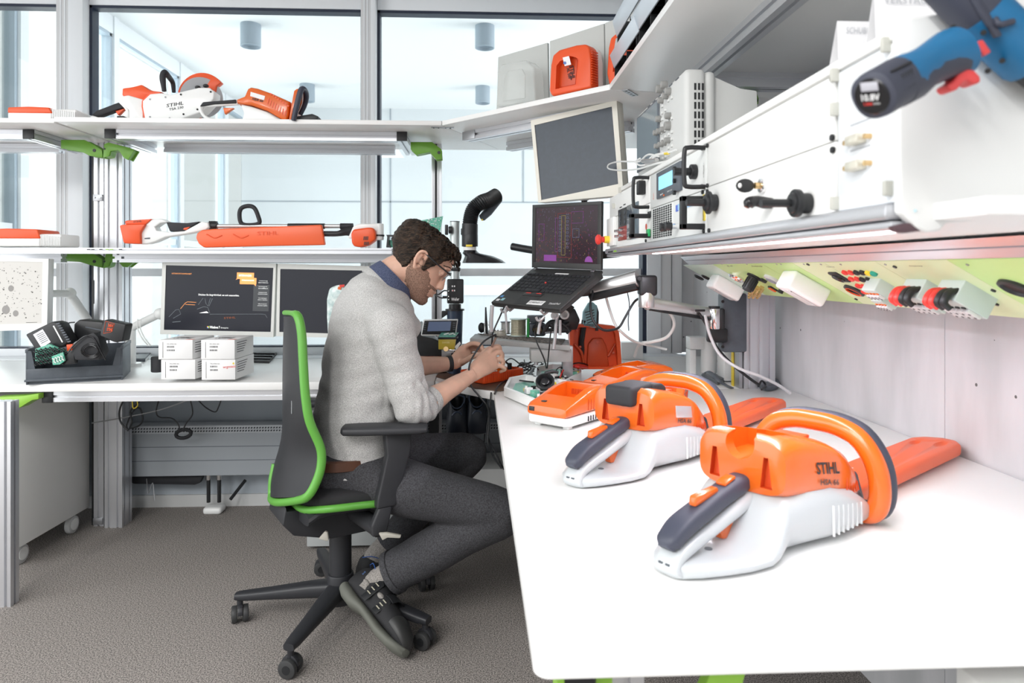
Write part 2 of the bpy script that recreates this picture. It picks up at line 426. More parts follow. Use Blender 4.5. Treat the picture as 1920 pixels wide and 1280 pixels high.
# cylinder downlights on the hall ceiling
def lamp_cyl():
    t = thing('ceiling_downlight', '', 'lamp', (0, 0, 0))
    MB(mat('lamp_grey_housing', (.30, .36, .42), .45)).lathe([(.075, 0), (.075, -.17), (.066, -.172), (.064, -.15), (.02, -.13)], n=28).build('housing', t)
    MB(mat('lamp_reflector', (.9, .9, .9), .3, emit=1.2, ecol=(1, .98, .95))).lathe([(.062, -.145), (.03, -.135), (.001, -.132)], n=24, cap=False).build('reflector', t)
    return t
L0 = lamp_cyl()
lamps = [((470, 55), 5.3, 'near left cylinder downlight above the cut-off saw, seen through the glass'),
         ((909, 62), 5.25, 'near right cylinder downlight beside the clear plastic cover, seen through the glass'),
         ((576, 169), 7.0, 'far left cylinder downlight just behind the small hedge trimmer, seen through the glass'),
         ((905, 171), 7.0, 'far right cylinder downlight low over the diagonal shelf, seen through the glass')]
for i, ((u, v), y, lab) in enumerate(lamps):
    p = PY(u, v, y); M = TR((p.x, y, HZ))
    if i == 0: L0.matrix_world = M; L0['label'] = lab; L0['group'] = 'cylinder downlights in the hall'
    else: dup(L0, M, lab, 'cylinder downlights in the hall')
# ceiling luminaires added in the workshop (outside the picture, they light the room)
for i, (lx, ly) in enumerate(LUM):
    b = MB(W_SAT).b2((lx-.19, ly-.75, 2.745), (lx+.19, ly+.75, 2.85))
    b.m(mat('luminaire_diffuser', (.9, .9, .9), .5, emit=2)).b2((lx-.16, ly-.71, 2.74), (lx+.16, ly+.71, 2.745))
    o = solo('ceiling_luminaire', b, 'long white office luminaire on the workshop ceiling, outside the picture, '+('front row left', 'front row middle', 'front row right', 'rear row left', 'rear row right')[i], 'lamp', 'workshop ceiling luminaires')

# ============================================================ framework, shelves, desks
ZD = .76                                             # desk height
def bracket(pts, Y, th, btn, m=GREEN, lab='', r=.007, ribs=True):
    t = thing('shelf_bracket', lab, 'bracket', PY(*pts[0], Y), group='green plastic corner brackets')
    b = MB(m).slab(pys(pts, Y), (0, th*.16, 0), bev=.0015)
    b.slab([p+V((0, th*.84, 0)) for p in pys(pts, Y)], (0, th*.16, 0), bev=.0015)
    q = pys(pts, Y); c = sum(q, V())/len(q)
    b.slab([p+(c-p)*.10+V((0, th*.1, 0)) for p in q], (0, th*.8, 0))
    b.build('body', t)
    p = PY(*btn, Y); MB(BLK).cyl(p+V((0, -.002, 0)), p+V((0, .01, 0)), r, n=20).build('cap', t)
    return t
# back post pair
def px2x(u, Y): return PY(u, 400, Y).x
Yp = 3.30
b = MB(ALU)
b.profile((px2x(190, Yp), Yp, 0), (px2x(190, Yp), Yp, 1.80), .045, .045)
b.m(BLK).b2((px2x(173, Yp), Yp-.005, 0), (px2x(180, Yp), Yp+.02, 1.80)).b2((px2x(199.5, Yp), Yp-.005, 0), (px2x(206, Yp), Yp+.02, 1.80))
b.m(ALU).profile((px2x(222, Yp), Yp+.0, 0), (px2x(222, Yp), Yp+.0, 1.80), .08, .09)
b.m(STEEL).b2((px2x(181, Yp), Yp-.03, 1.52), (px2x(198, Yp), Yp-.022, 1.55), .001).b2((px2x(181, Yp), Yp-.03, .01), (px2x(198, Yp), Yp-.022, .04), .001)
for k in (184, 195): b.cyl((px2x(k, Yp), Yp-.034, 1.535), (px2x(k, Yp), Yp-.03, 1.535), .004, n=10)
b.m(TXT_K).b2((px2x(180, Yp), Yp-.024, 1.04), (px2x(182, Yp), Yp-.0225, 1.15))
solo('support_post', b, 'tall aluminium double post with black gaps standing left of the lit desktop monitor', 'post')
Y2 = 3.28
b = MB(ALU).profile((px2x(814, Y2), Y2, 0), (px2x(814, Y2), Y2, 1.80), .022, .03).m(BLK).b2((px2x(815.5, Y2), Y2-.018, 0), (px2x(820, Y2), Y2+.01, 1.8))
b.m(ALU).profile((px2x(824, Y2), Y2, 0), (px2x(824, Y2), Y2, 1.80), .022, .03)
solo('support_post', b, 'slim aluminium post with dark slot rising behind the seated man', 'post')

SH0, SH1 = 1.797, 1.816
def shelf_board(name, poly_bottom, z0, z1, lab, m=W_LAM, edge=EDGE):
    t = thing(name, lab, 'shelf', (poly_bottom[0][0], poly_bottom[0][1], z0))
    MB(m).slab([V((p[0], p[1], z0)) for p in poly_bottom], (0, 0, z1-z0), bev=.0015).build('board', t)
    return t
YF = 2.84
xl = PY(828, 238, YF).x; xR = .43; yR = YF-(xR-xl)     # 45 degree corner
UP = shelf_board('upper_shelf', [(PY(101, 235, YF).x, YF), (xl-.002, YF), (xl+.26, 3.42), (PY(101, 235, YF).x, 3.42)], SH0, SH1, 'long white upper shelf carrying the cut-off saw and small hedge trimmer')
UPL = shelf_board('upper_shelf', [(-3.2, YF+.01), (PY(100, 235, YF).x-.003, YF+.01), (PY(100, 235, YF).x-.003, 3.42), (-3.2, 3.42)], SH0-.004, SH1-.004, 'white upper shelf end at the far left carrying one charger')
CSH = shelf_board('corner_shelf', [(xl+.002, YF), (xR, yR+.002), (1.06, yR+.10), (1.06, 3.30), (xl+.262, 3.42)], SH0, SH1, 'diagonal white corner shelf carrying the clear cover and orange chargers')
SSH = shelf_board('side_shelf', [(xR, -.2), (1.12, -.2), (1.12, yR+.095), (xR, yR-.002)], SH0, SH1, 'white upper side shelf over the instruments carrying black storage bins')
b = MB(STEEL).b2((xl-.045, YF+.03, SH0-.003), (xl+.05, YF+.045, SH0)); 
for k in (-.035, -.015, .015, .035): b.m(BLK).cyl((xl+k, YF+.037, SH0-.005), (xl+k, YF+.037, SH0-.002), .003, n=8)
solo('shelf_connector', b, 'small flat metal connector under the joint of the long and diagonal shelves', 'connector')
b = MB(STEEL).box((xR+.075, yR+.03, SH0-.002), (.022, .09, .003), rot=Matrix.Rotation(-.6, 3, 'Z')) 
for k in range(4):
    q = V((xR+.075, yR+.03, SH0-.004))+Matrix.Rotation(-.6, 3, 'Z') @ V((0, -.033+.022*k, 0))
    b.m(BLK).cyl(q, q+V((0, 0, .002)), .005, n=10)
solo('shelf_connector', b, 'screwed metal connector under the joint near the cream monitor', 'connector')

# shelf frames of slotted extrusion (front beam, rear beam, side arms)
def shelf_frame(x0, x1, zt, yf, yr, t, caps=True, arms=(0, 1)):
    h = .04
    MB(ALU).profile((x0, yf, zt-h/2), (x1, yf, zt-h/2), h, .045, (0, 0, 1)).build('front_beam', t)
    MB(ALU).profile((x0+.05, yr, zt-h/2), (x1-.05, yr, zt-h/2), h, .045, (0, 0, 1)).build('rear_beam', t)
    for k in arms:
        x = (x0-.0225, x1+.0225)[k]
        MB(ALU).profile((x, yf-.02, zt-h/2), (x, yr+.02, zt-h/2), .045, h).build('side_arm', t)
        if caps: MB(BLK).b2((x-.0225, yf-.027, zt-h), (x+.0225, yf-.0215, zt), .001).build('end_cap', t)
    return t
Yf, Yr = 3.0, 3.33
shelf_frame(px2x(222, Yf), px2x(745, Yf), SH0-.001, Yf, Yr, UP)
shelf_frame(-3.2, px2x(50, Yf), SH0-.006, Yf, Yr, UPL, arms=(1,))
bracket([(114, 262), (158, 262), (176, 271), (191, 281), (192, 295), (168, 292), (152, 284), (114, 278)], 3.10, .05, (177, 282), lab='left green bracket under the upper shelf, beside the black gap of the tall post')
bracket([(195, 270), (203, 267), (240, 276), (252, 281), (240, 300), (232, 296), (222, 281), (207, 283), (204, 293), (193, 295)], 3.10, .05, (196, 279), lab='right green bracket under the upper shelf, open ribs, on the tall post', r=.004)
bracket([(770, 266), (810, 266), (828, 280), (829, 298), (818, 299), (806, 285), (781, 290), (770, 280)], 3.06, .05, (823, 286), lab='green bracket under the upper shelf above the seated man')
bracket([(114, 474), (176, 476), (191, 485), (192, 502), (170, 497), (150, 491), (114, 489)], 3.10, .05, (177, 490), lab='left green bracket under the lower shelf on the tall post')
bracket([(198, 476), (240, 474), (240, 489), (252, 490), (238, 501), (230, 500), (222, 491), (206, 491), (203, 500), (193, 503)], 3.10, .05, (196, 490), lab='right green bracket under the lower shelf on the tall post', r=.004)
# lower shelf
zl = PY(300, 464.5, 2.86).z
LOW = thing('lower_shelf', 'thin aluminium-edged lower shelf carrying the long-reach hedge trimmer', 'shelf', (-1, 2.88, zl-.03))
MB(ALU).profile((-3.2, 2.88, zl-.012), (px2x(735, 2.88), 2.88, zl-.012), .024, .03, (0, 0, 1)).build('edge_profile', LOW)
b = MB(W_LAM).b2((-3.2, 2.89, zl-.012), (px2x(745, 2.9), 3.42, zl-.002)).m(TXT_K)
for k, c in ((162, TXT_K), (170, TXT_K), (185, TXT_K), (197, GREEN_B), (205, GREEN_B), (222, TXT_K)):
    b.m(c).b2((px2x(k, 2.86), 2.8635, zl-.009), (px2x(k+6, 2.86), 2.8645, zl-.005))
b.build('board', LOW)
shelf_frame(px2x(236, 3.0), px2x(760, 3.0), zl-.018, 3.0, 3.33, LOW, caps=False)
shelf_frame(-3.2, px2x(120, 3.0), zl-.018, 3.0, 3.33, LOW, caps=False, arms=())
# diagonal and side shelf beams
t = CSH
dv = V((1, -1, 0)).normalized(); nv = V((1, 1, 0)).normalized()
a = V((xl, YF, 0))+nv*.17; a.z = SH0-.021
MB(ALU).profile(a-dv*.02, a+dv*.66, .04, .045, (0, 0, 1)).build('front_beam', t)
a2 = a+nv*.30
MB(ALU).profile(a2-dv*.05, a2+dv*.62, .04, .045, (0, 0, 1)).build('rear_beam', t)
MB(STEEL).box(a+dv*.01-nv*.024, (.075, .004, .036), .001, rot=Matrix.Rotation(-PI/4, 3, 'Z')).build('joint_plate', t)
t = SSH
xb = PZ(1425, 2, SH0).x+.03
MB(ALU).profile((xb, -.1, SH0-.022), (xb, 2.28, SH0-.022), .045, .044).build('front_beam', t)
MB(ALU).profile((1.04, -.1, SH0-.022), (1.04, 2.22, SH0-.022), .045, .044).build('rear_beam', t)
MB(ALU).profile((xb+.02, 2.06, SH0-.022), (1.02, 2.06, SH0-.022), .06, .044, (0, 1, 0)).build('cross_beam', t)
MB(BLK).sph((1.015, 2.02, SH0-.03), .006, 8).build('screw', t)
# right column
Yc = .44*1280/(730-505)
xc = PY(1402, 700, Yc).x
b = MB(ALU).profile((xc+.01, Yc, ZD), (xc+.01, Yc, SH0-.045), .07, .06)
b.profile((xc+.03+.045, Yc+.02, ZD), (xc+.075, Yc+.02, SH0-.045), .05, .06)
b.m(STEEL).b2((xc-.04, Yc-.02, ZD), (xc-.028, Yc+.05, SH0-.045)).m(YEL).b2((xc-.044, Yc+.03, ZD), (xc-.041, Yc+.05, 1.2))
solo('support_post', b, 'broad aluminium column standing on the worktop against the concrete wall', 'post')
t = thing('shelf_bracket', 'green ribbed bracket on the broad column, behind the oscilloscope', 'bracket', (xc, 2.1, 1.7), group='green plastic corner brackets')
Yb = 2.12
b = MB(GREEN)
q = pys([(1352, 172), (1362, 169), (1418, 169), (1423, 185), (1422, 195), (1402, 203), (1390, 182), (1360, 184), (1356, 207), (1350, 210)], Yb)
b.slab(q, (0, .02, 0), bev=.002); b.slab([p+V((0, .045, 0)) for p in q], (0, .02, 0), bev=.002)
b.b2(V(PY(1355, 170, Yb)), V(PY(1420, 170, Yb))+V((0, .065, .006)))
b.build('body', t)
p = PY(1416, 188, Yb); MB(BLK).cyl(p+V((0, -.002, 0)), p+V((0, .01, 0)), .008).build('cap', t)

# ---- desks
def top(poly, z1, th, bev, name, lab, m=W_LAM, rc=None):
    b = MB(m).slab([V((p[0], p[1], z1-th)) for p in poly], (0, 0, th), bev=bev, seg=3)
    return solo(name, b, lab, 'worktop')
P = PZ(450, 717, ZD); YB = P.y
xj = PZ(815, 716, ZD).x
xe = PZ(925, 727, ZD).x; ye = PZ(925, 731, ZD).y
# long back desk
t = thing('back_desk', 'long white desk on aluminium frame along the window wall', 'desk', (-1.6, YB, 0))
MB(W_LAM).slab([V((-3.2, YB, ZD-.03)), V((xj-.003, YB, ZD-.03)), V((xj-.003, 3.42, ZD-.03)), V((-3.2, 3.42, ZD-.03))], (0, 0, .03), bev=.002).build('desk_top', t)
MB(ALU).profile((px2x(92, YB+.03), YB+.05, ZD-.053), (xj, YB+.05, ZD-.053), .043, .045, (0, 0, 1)).build('front_rail', t)
MB(BLK).b2((px2x(71, YB), YB+.022, ZD-.077), (px2x(91, YB), YB+.07, ZD-.031), .002).build('rail_cap', t)
MB(ALU).profile((px2x(92, 3.2), 3.2, ZD-.053), (xj, 3.2, ZD-.053), .043, .045, (0, 0, 1)).build('rear_rail', t)
Yl = 2.53
MB(ALU).profile((PY(9, 1000, Yl).x, Yl, 0), (PY(9, 1000, Yl).x, Yl, ZD-.03), .07, .045, (1, 0, 0)).build('leg', t)
MB(GREEN_B).slab(pys([(-10, 745), (45, 742), (72, 738), (72, 748), (60, 750), (35, 765), (0, 773), (-10, 773)], YB-.01), (0, .06, 0), bev=.002).build('corner_bracket', t)
MB(BLK).cyl(PY(19, 758, YB-.014), PY(19, 758, YB-.014)+V((0, .01, 0)), .011).build('bracket_cap', t)
# corner worktop
top([(xj+.001, YB-.0), (xe+.01, ye-.06), (xe+.05, ye-.005), (XR-.005, ye-.005), (XR-.005, 3.42), (xj+.001, 3.42)], ZD, .028, .0015, 'corner_worktop', 'white corner worktop where the man assembles the orange housing')
# right desk
x0 = PZ(1000, 1222, ZD).x; y0 = PZ(1040, 1232, ZD).y
rc = .02; pol = [(XR-.005, y0), ]
pol += [(x0+rc-rc*math.sin(a), y0+rc-rc*math.cos(a)) for a in [PI/2*k/6 for k in range(7)]]
pol += [(xe, ye-.012), (XR-.005, ye-.012)]
t = thing('right_desk', 'large white worktop in the foreground at the right, carrying the hedge trimmers', 'desk', (.6, 1.5, 0))
MB(W_LAM).slab([V((p[0], p[1], ZD-.026)) for p in pol], (0, 0, .026), bev=.002, seg=3).build('desk_top', t)
MB(ALU).profile((x0+.06, y0+.09, ZD-.05), (x0+.06, ye-.1, ZD-.05), .045, .045).build('side_rail', t)
MB(ALU).profile((x0+.12, y0+.09, 0), (x0+.12, y0+.09, ZD-.03), .045, .045).build('leg', t)
MB(ALU).profile((x0+.12, ye-.25, 0), (x0+.12, ye-.25, ZD-.03), .045, .045).build('leg', t)
MB(GREEN_B).b2((x0+.03, y0+.03, ZD-.10), (x0+.038, y0+.08, ZD-.03)).build('corner_bracket', t); MB(GREEN_B).b2((x0+.08, y0+.055, ZD-.10), (x0+.10, y0+.075, ZD-.03)).build('corner_bracket', t)
b = MB(GREEN_B).slab([V((x0+.23, y0+.05, ZD-.03)), V((x0+.27, y0+.05, ZD-.03)), V((x0+.25, y0+.05, ZD-.1)), V((x0+.20, y0+.05, ZD-.1))], (0, .02, 0))
b.build('corner_bracket', t)
MB(BLK).b2((x0+.038, y0+.035, ZD-.12), (x0+.075, y0+.075, ZD-.03)).build('rail_cap', t)
b = MB(W_SAT).b2((PZ(1703, 1250, .64).x, .35, 0), (1.1, PZ(1703, 1246, .70).y, .70), .003)
solo('white_cabinet', b, 'white cabinet top poking out below the front edge of the foreground worktop', 'cabinet')
# rolling cabinet at left under the desk
xa = -2.02
pa = PY(29, 1031, 2.05); 
t = thing('rolling_cabinet', 'white rolling cabinet standing under the left end of the desk', 'cabinet', (-2.2, 2.8, 0))
A = PZ(29, 1031, .085); B_ = PZ(168, 950, .085)
nrm = V((-(B_-A).y, (B_-A).x, 0)).normalized()*.55
MB(W_SAT).slab([A, B_, B_+nrm, A+nrm], (0, 0, .60), bev=.003).build('body', t)
for q in (A+(B_-A)*.8+nrm*.04, A+(B_-A)*.15+nrm*.06, A+(B_-A)*.15+nrm*.9, A+(B_-A)*.8+nrm*.9):
    ax = nrm.normalized()
    w_ = MB(GREY_PL).cyl(V((q.x, q.y, .04))-ax*.012, V((q.x, q.y, .04))+ax*.012, .039, n=24, bev=.004)
    w_.cyl(V((q.x, q.y, .06)), V((q.x, q.y, .09)), .01)
    w_ = w_.build('caster_wheel', t)
    w2 = MB(W_PL).cyl(V((q.x, q.y, .042))-ax*.015, V((q.x, q.y, .042))-ax*.0125, .026, n=20); w2.build('hub_cap', w_)
# grey panel behind the front left leg
# radiator
t = thing('radiator', 'long grey panel radiator below the window behind the chair', 'radiator', (-1.3, 3.4, 0))
Yr0 = 3.40; xr0 = PY(236, 850, Yr0).x; zt_ = PY(300, 800, Yr0).z; zb_ = PY(300, 893, Yr0).z
RADM = mat('radiator_grey_paint', (.34, .37, .40), .5)
b = MB(RADM).b2((xr0, Yr0, zb_), (.45, Yr0+.09, zt_), .004)
b.m(mat('radiator_seam', (.14, .16, .18), .6))
for v in (838, 864):
    z = PY(300, v, Yr0).z; b.b2((xr0, Yr0-.0015, z-.0015), (.45, Yr0+.001, z+.0015))
b.build('body', t)
b = MB(mat('radiator_grille', (.52, .55, .58), .45)).b2((xr0, Yr0-.002, zt_-.034), (.45, Yr0+.088, zt_+.004), .002)
b.m(mat('radiator_slot', (.03, .035, .045), .7))
x = xr0+.03
while x < .42:
    for r_ in range(2): b.slab([V((x, Yr0-.0035, zt_-.012-.014*r_)), V((x+.007, Yr0-.0035, zt_-.012-.014*r_)), V((x+.0095, Yr0-.0035, zt_-.005-.014*r_)), V((x+.0025, Yr0-.0035, zt_-.005-.014*r_))], (0, .002, 0))
    x += .0135
b.build('grille', t)
b = MB(BLK)
for u in (391, 411):
    p = PY(u, 900, Yr0+.04); b.m(BLK).cyl((p.x, Yr0+.04, .05), (p.x, Yr0+.04, zb_+.01), .009); b.m(CHROME).cyl((p.x, Yr0+.04, zb_-.03), (p.x, Yr0+.04, zb_), .014, n=12)
b.build('pipe', t)
p = PY(401, 940, Yr0+.03)
MB(W_PL).b2((p.x-.045, Yr0+.0, .0), (p.x+.045, Yr0+.075, .035), .014, 3).build('pipe_cover', t)
b = MB(BLK_S).slab(pys([(240, 893), (380, 893), (375, 905), (365, 909), (250, 907), (240, 900)], Yr0+.05), (0, .03, 0), bev=.004)
solo('dark_tray', b, 'dark oblong part hanging under the radiator near the post', 'tray')
b = MB(BLK).tube([PY(460, 900, 3.5), PY(432, 936, 3.42)], .008)
solo('black_rod', b, 'short black rod leaning on the wall right of the radiator pipes', 'rod')
b = MB(GREY_PL).b2((PZ(240, 955, .0).x, 3.36, 0), (PZ(262, 940, 0).x+.02, 3.5, .045), .006)
solo('cable_duct', b, 'small light grey duct cover on the floor beside the post foot', 'duct')
b = MB(STEEL).tube([PY(275, 897, 3.45), PY(278, 925, 3.43), PY(286, 905, 3.44), PY(290, 938, 3.42)], .002, n=6, sm=4)
solo('metal_wire', b, 'thin loose metal wire hanging below the radiator', 'wire')
# rolling pedestal behind the chair
pz_ = MB(mat('pedestal_grey', (.42, .44, .44), .5))
Yq = 2.95
t = thing('rolling_pedestal', 'light grey rolling pedestal on casters behind the chair column', 'pedestal', (-.6, Yq+.2, 0))
x0q = PY(575, 1000, Yq).x; x1q = PY(775, 1000, Yq).x; zb = PY(575, 1025, Yq).z
MB(mat('pedestal_grey', (.42, .44, .44), .5)).b2((x0q, Yq, zb-.0), (x1q, Yq+.42, .60), .004).build('body', t)
for dx in (.04, x1q-x0q-.05):
    for dy in (.06, .36):
        MB(BLK).cyl((x0q+dx-.02, Yq+dy, .05), (x0q+dx+.02, Yq+dy, .05), .05, n=24, bev=.004).cyl((x0q+dx, Yq+dy, .06), (x0q+dx, Yq+dy, zb+.01), .014).build('caster', t)
p = PY(831, 960, 3.02)
b = MB(BLK).b2((p.x-.06, 3.0, 0), (p.x-.02, 3.04, ZD-.03))
solo('desk_leg', b, 'dark desk leg standing behind the thigh of the man', 'desk leg')
b = MB(W_SAT).b2((p.x-.015, 3.08, .09), (p.x+.55, 3.36, .30), .003)
solo('white_box', b, 'white container standing on the floor behind the legs of the man', 'box')
# ============================================================ things on the shelves and the back desk
def S(b, pts, Y, th, bev=0, sm=0, seg=2):
    return b.slab(pys(pts, Y-th/2), (0, th, 0), bev=bev, sm=sm, seg=seg)
def T(b, st, ll, lr, ul, Y, **k): return b.text(st, PY(*ll, Y), PY(*lr, Y), PY(*ul, Y), **k)
def Rb(b, p, q, Y, th=.001, bev=0):                 # small upright rectangle between two pixels
    a = PY(*p, Y); c = PY(*q, Y); return b.b2((a.x, Y-th, c.z), (c.x, Y, a.z), bev)

# --- chargers at the far left
def left_charger(Y, x0, x1, yt, ym, yb, xr, lab):
    t = thing('battery_charger', lab, 'charger', PY(x0, yb, Y), group='orange and white battery chargers')
    a = PY(x0, yt, Y); m_ = PY(x1, ym, Y); c = PY(xr, yb, Y)
    b = MB(W_PL).b2((a.x, Y, c.z), (m_.x+.01, Y+.16, m_.z+.002), .006, 3)
    b.b2((m_.x-.02, Y+.01, c.z), (c.x, Y+.15, m_.z+.02), .008, 3)
    n = 14
    for i in range(n):
        x = m_.x+(c.x-m_.x)*(i+.5)/n; b.b2((x-.0022, Y+.004, c.z+.004), (x+.0022, Y+.015, m_.z+.018-.012*i/n), .0005)
    b.build('base', t)
    MB(ORA_D).slab([V((a.x, Y-.002, m_.z)), V((a.x+.002, Y-.002, a.z-.004)), V(((a.x+m_.x)/2, Y-.002, a.z)), V((m_.x, Y-.002, a.z-.003)), V((m_.x+.012, Y-.002, m_.z))], (0, .155, 0), bev=.005, seg=3).build('cover', t)
left_charger(2.87, 14, 92, 199, 212, 228, 140, 'orange and white charger on the far left end of the upper shelf')
left_charger(3.0, -40, 70, 428, 447, 462, 112, 'orange and white charger on the far left end of the lower shelf')

# --- cut-off saw
Y = 2.985
t = thing('cut_off_saw', 'white and orange battery cut-off saw with round blade guard on the long upper shelf', 'power tool', PY(300, 229, Y))
b = MB(W_PL); S(b, [(228, 180), (240, 178), (268, 186), (268, 222), (272, 228), (241, 228), (241, 206), (231, 198)], Y, .13, .006)
b.build('rear_housing', t)
b = MB(W_PL); S(b, [(267, 189), (281, 176), (302, 174), (320, 177), (334, 173), (372, 164), (392, 164), (402, 172), (401, 186), (379, 209), (330, 226), (272, 227), (267, 200)], Y-.045, .07, .006, seg=3)
b.m(ORA_D); S(b, [(266, 189), (280, 174.5), (300, 173), (300, 176), (282, 178), (269, 190), (269, 200), (274, 225), (330, 224), (330, 227.5), (271, 228), (265.5, 200)], Y-.04, .062)
b.m(STEEL)
for u, v in ((281, 186), (310, 182), (281, 219), (318, 221)): b.cyl(PY(u, v, Y-.083), PY(u, v, Y-.079), .0035, n=10)
b.m(BLK)
for u, v in ((339, 177), (395, 172), (370, 205), (344, 214)): b.cyl(PY(u, v, Y-.083), PY(u, v, Y-.079), .004, n=10)
b.m(TXT_K); T(b, 'STIHL', (312, 201.5), (344, 196), (312.5, 195), Y-.0805, bold=.012); T(b, 'TSA 230', (317, 207.5), (344, 203), (317, 203), Y-.0805, bold=.01)
b.build('belt_cover', t)
b = MB(ORA_D); S(b, [(229, 165), (246, 163), (265, 158), (280, 169), (304, 172), (292, 177), (277, 180), (267, 191), (228, 179)], Y, .12, .006)
b.build('top_cover', t)
arc = [(378+46*math.cos(math.radians(a)), 183-47*math.sin(math.radians(a))) for a in range(165, 33, -9)]
b = MB(ORA_D); S(b, arc+[(413, 155), (405, 161), (402, 172), (380, 166), (334, 174)], Y+.01, .035, .003)
b.m(STEEL).cyl(PY(378, 183, Y-.004), PY(378, 183, Y+.004), .085, n=40)
b.m(ORA_D); S(b, [(330, 226), (378, 209), (372, 222), (356, 223), (353, 228), (330, 228)], Y+.01, .03, .002)
b.build('blade_guard', t)
b = MB(BLK); 
for (u, v) in ((371, 164), (386, 161)): b.sph(PY(u, v, Y-.05), (.012, .012, .008), 12)
b.build('guard_knob', t)
MB(BLK_S).tube([PY(308, 171, Y-.05), PY(305, 146, Y-.05), PY(308, 136, Y-.05), PY(312, 139, Y-.03), PY(318, 146, Y+.02), PY(324, 156, Y+.05), PY(326, 173, Y+.05)], [.009, .0125, .0125, .0125, .011, .010, .008], n=12, sm=5).build('front_handle', t)
b = MB(BLK_S); S(b, [(170, 216), (180, 207), (222, 191), (227, 196), (232, 201), (206, 210), (182, 219)], Y, .038, .006); b.build('rear_handle', t)
b = MB(W_PL); S(b, [(167, 221), (172, 216), (182, 219), (178, 228), (166, 228)], Y, .036, .003); S(b, [(222, 192), (229, 184), (238, 196), (241, 208), (242, 227), (236, 227), (237, 210), (232, 202)], Y, .036, .003); b.build('handle_frame', t)
b = MB(ORA_D); S(b, [(216, 208), (234, 203), (221, 216)], Y, .02, .002); b.build('trigger', t)
b = MB(ORA_D); S(b, [(192, 222), (219, 221), (219, 228), (192, 228)], Y-.03, .03, .003)
b.m(BLK); S(b, [(219, 217), (232, 217), (235, 228), (218, 228)], Y-.03, .03, .002); S(b, [(199, 221.5), (202, 221.5), (202, 228.3), (199, 228.3)], Y-.03, .032); b.build('water_valve', t)

# --- small hedge trimmer on the upper shelf
Y = 2.90
t = thing('small_hedge_trimmer', 'white and orange battery hedge trimmer without blade on the long upper shelf', 'power tool', PY(470, 229, Y), group='battery hedge trimmers')
b = MB(W_PL).tube([PY(446, 192, Y), PY(400, 196, Y), PY(378, 198, Y), PY(379, 212, Y), PY(392, 223, Y), PY(420, 227, Y), PY(450, 226, Y)], [.012, .010, .010, .007, .007, .006, .006], n=10, sm=5)
S(b, [(451, 195), (470, 199), (500, 209), (522, 222), (528, 228.5), (452, 228.5), (457, 212)], Y, .10, .008, seg=3)
b.build('rear_housing', t)
b = MB(BLK_S); S(b, [(374, 199), (380, 191), (442, 186), (443, 193), (400, 195), (382, 198)], Y, .035, .004); b.build('grip', t)
b = MB(ORA); S(b, [(443, 186), (458, 180), (464, 166), (470, 163), (482, 165), (510, 175), (543, 190), (541, 214), (536, 228), (520, 219), (500, 207), (472, 197), (444, 193)], Y, .105, .010, seg=3)
b.m(ORA_D)
for i in range(8):
    u = 503+i*4.6; v = 184+i*3.2
    S(b, [(u, v), (u+1.6, v+.5), (u-1, v+11), (u-2.6, v+10.5)], Y-.053, .003)
    S(b, [(u+4, v-10), (u+7, v-8.5), (u+5.6, v-6), (u+3, v-7.5)], Y-.053, .003)
b.m(PAPER); S(b, [(470, 172), (497, 180), (495, 188), (469, 180)], Y-.0535, .001)
b.m(TXT_K); T(b, 'HSA 66', (472, 187), (493, 192), (473, 182), Y-.0545, bold=.02, shear=.3)
b.build('motor_housing', t)
b = MB(ORA); S(b, [(418, 202), (438, 202), (421, 214)], Y, .02, .002); b.build('trigger', t)
b = MB(ORA); S(b, [(541, 228), (546, 196), (551, 170), (556, 166), (564, 166), (560, 186), (548, 215), (546, 228)], Y, .12, .004); b.build('guard_plate', t)
MB(NAVY).tube([PY(550, 226, Y-.07), PY(556, 200, Y-.07), PY(564, 170, Y-.07), PY(570, 168, Y-.05), PY(574, 178, Y-.02), PY(572, 195, Y), PY(563, 215, Y)], [.01, .012, .012, .012, .012, .01, .009], n=10, sm=5).build('front_handle', t)
b = MB(BLK); S(b, [(524, 228.5), (536, 224), (556, 222), (556, 218), (585, 213), (597, 218), (592, 226), (584, 229)], Y, .09, .003); b.build('base_plate', t)

# --- long reach hedge trimmer on the lower shelf
Y = 3.02
t = thing('long_reach_hedge_trimmer', 'long-reach hedge trimmer in an orange-red scabbard on the lower shelf', 'power tool', PY(460, 463, Y), group='battery hedge trimmers')
b = MB(ORA_D); S(b, [(223, 422), (236, 420), (272, 420), (262, 436), (263, 457), (231, 456)], Y, .09, .006); b.m(ORA_D); S(b, [(234, 420), (234, 414), (238, 413), (284, 410), (272, 421)], Y, .07, .004)
b.m(TXT_K); T(b, 'STIHL', (250, 417.5), (266, 416), (250, 414), Y-.0365); b.build('battery_cover', t)
b = MB(W_PL); S(b, [(258, 437), (268, 423), (284, 411), (302, 410), (315, 416), (300, 418), (290, 425), (293, 432), (318, 435), (345, 433), (360, 425), (378, 415), (390, 417), (392, 426), (385, 431), (350, 438), (310, 444), (290, 453), (275, 457), (262, 457)], Y, .055, .006, seg=3)
b.m(DGREY); S(b, [(271, 446), (281, 445), (281, 448), (271, 448)], Y-.0285, .002); b.build('rear_housing', t)
b = MB(BLK_S); S(b, [(311, 416), (350, 418), (374, 415), (358, 425), (350, 433), (318, 434)], Y, .036, .004); b.build('grip', t)
b = MB(ORA_D); S(b, [(345, 427), (356, 425), (349, 431), (343, 430)], Y-.012, .02, .001); b.build('trigger', t)
b = MB(BLK).cyl(PY(391, 423, Y), PY(408, 423, Y), .017, n=18, bev=.003)
for k in range(5): b.box(PY(394+k*3, 416, Y), (.004, .02, .008), .001)
b.build('clamp_nut', t)
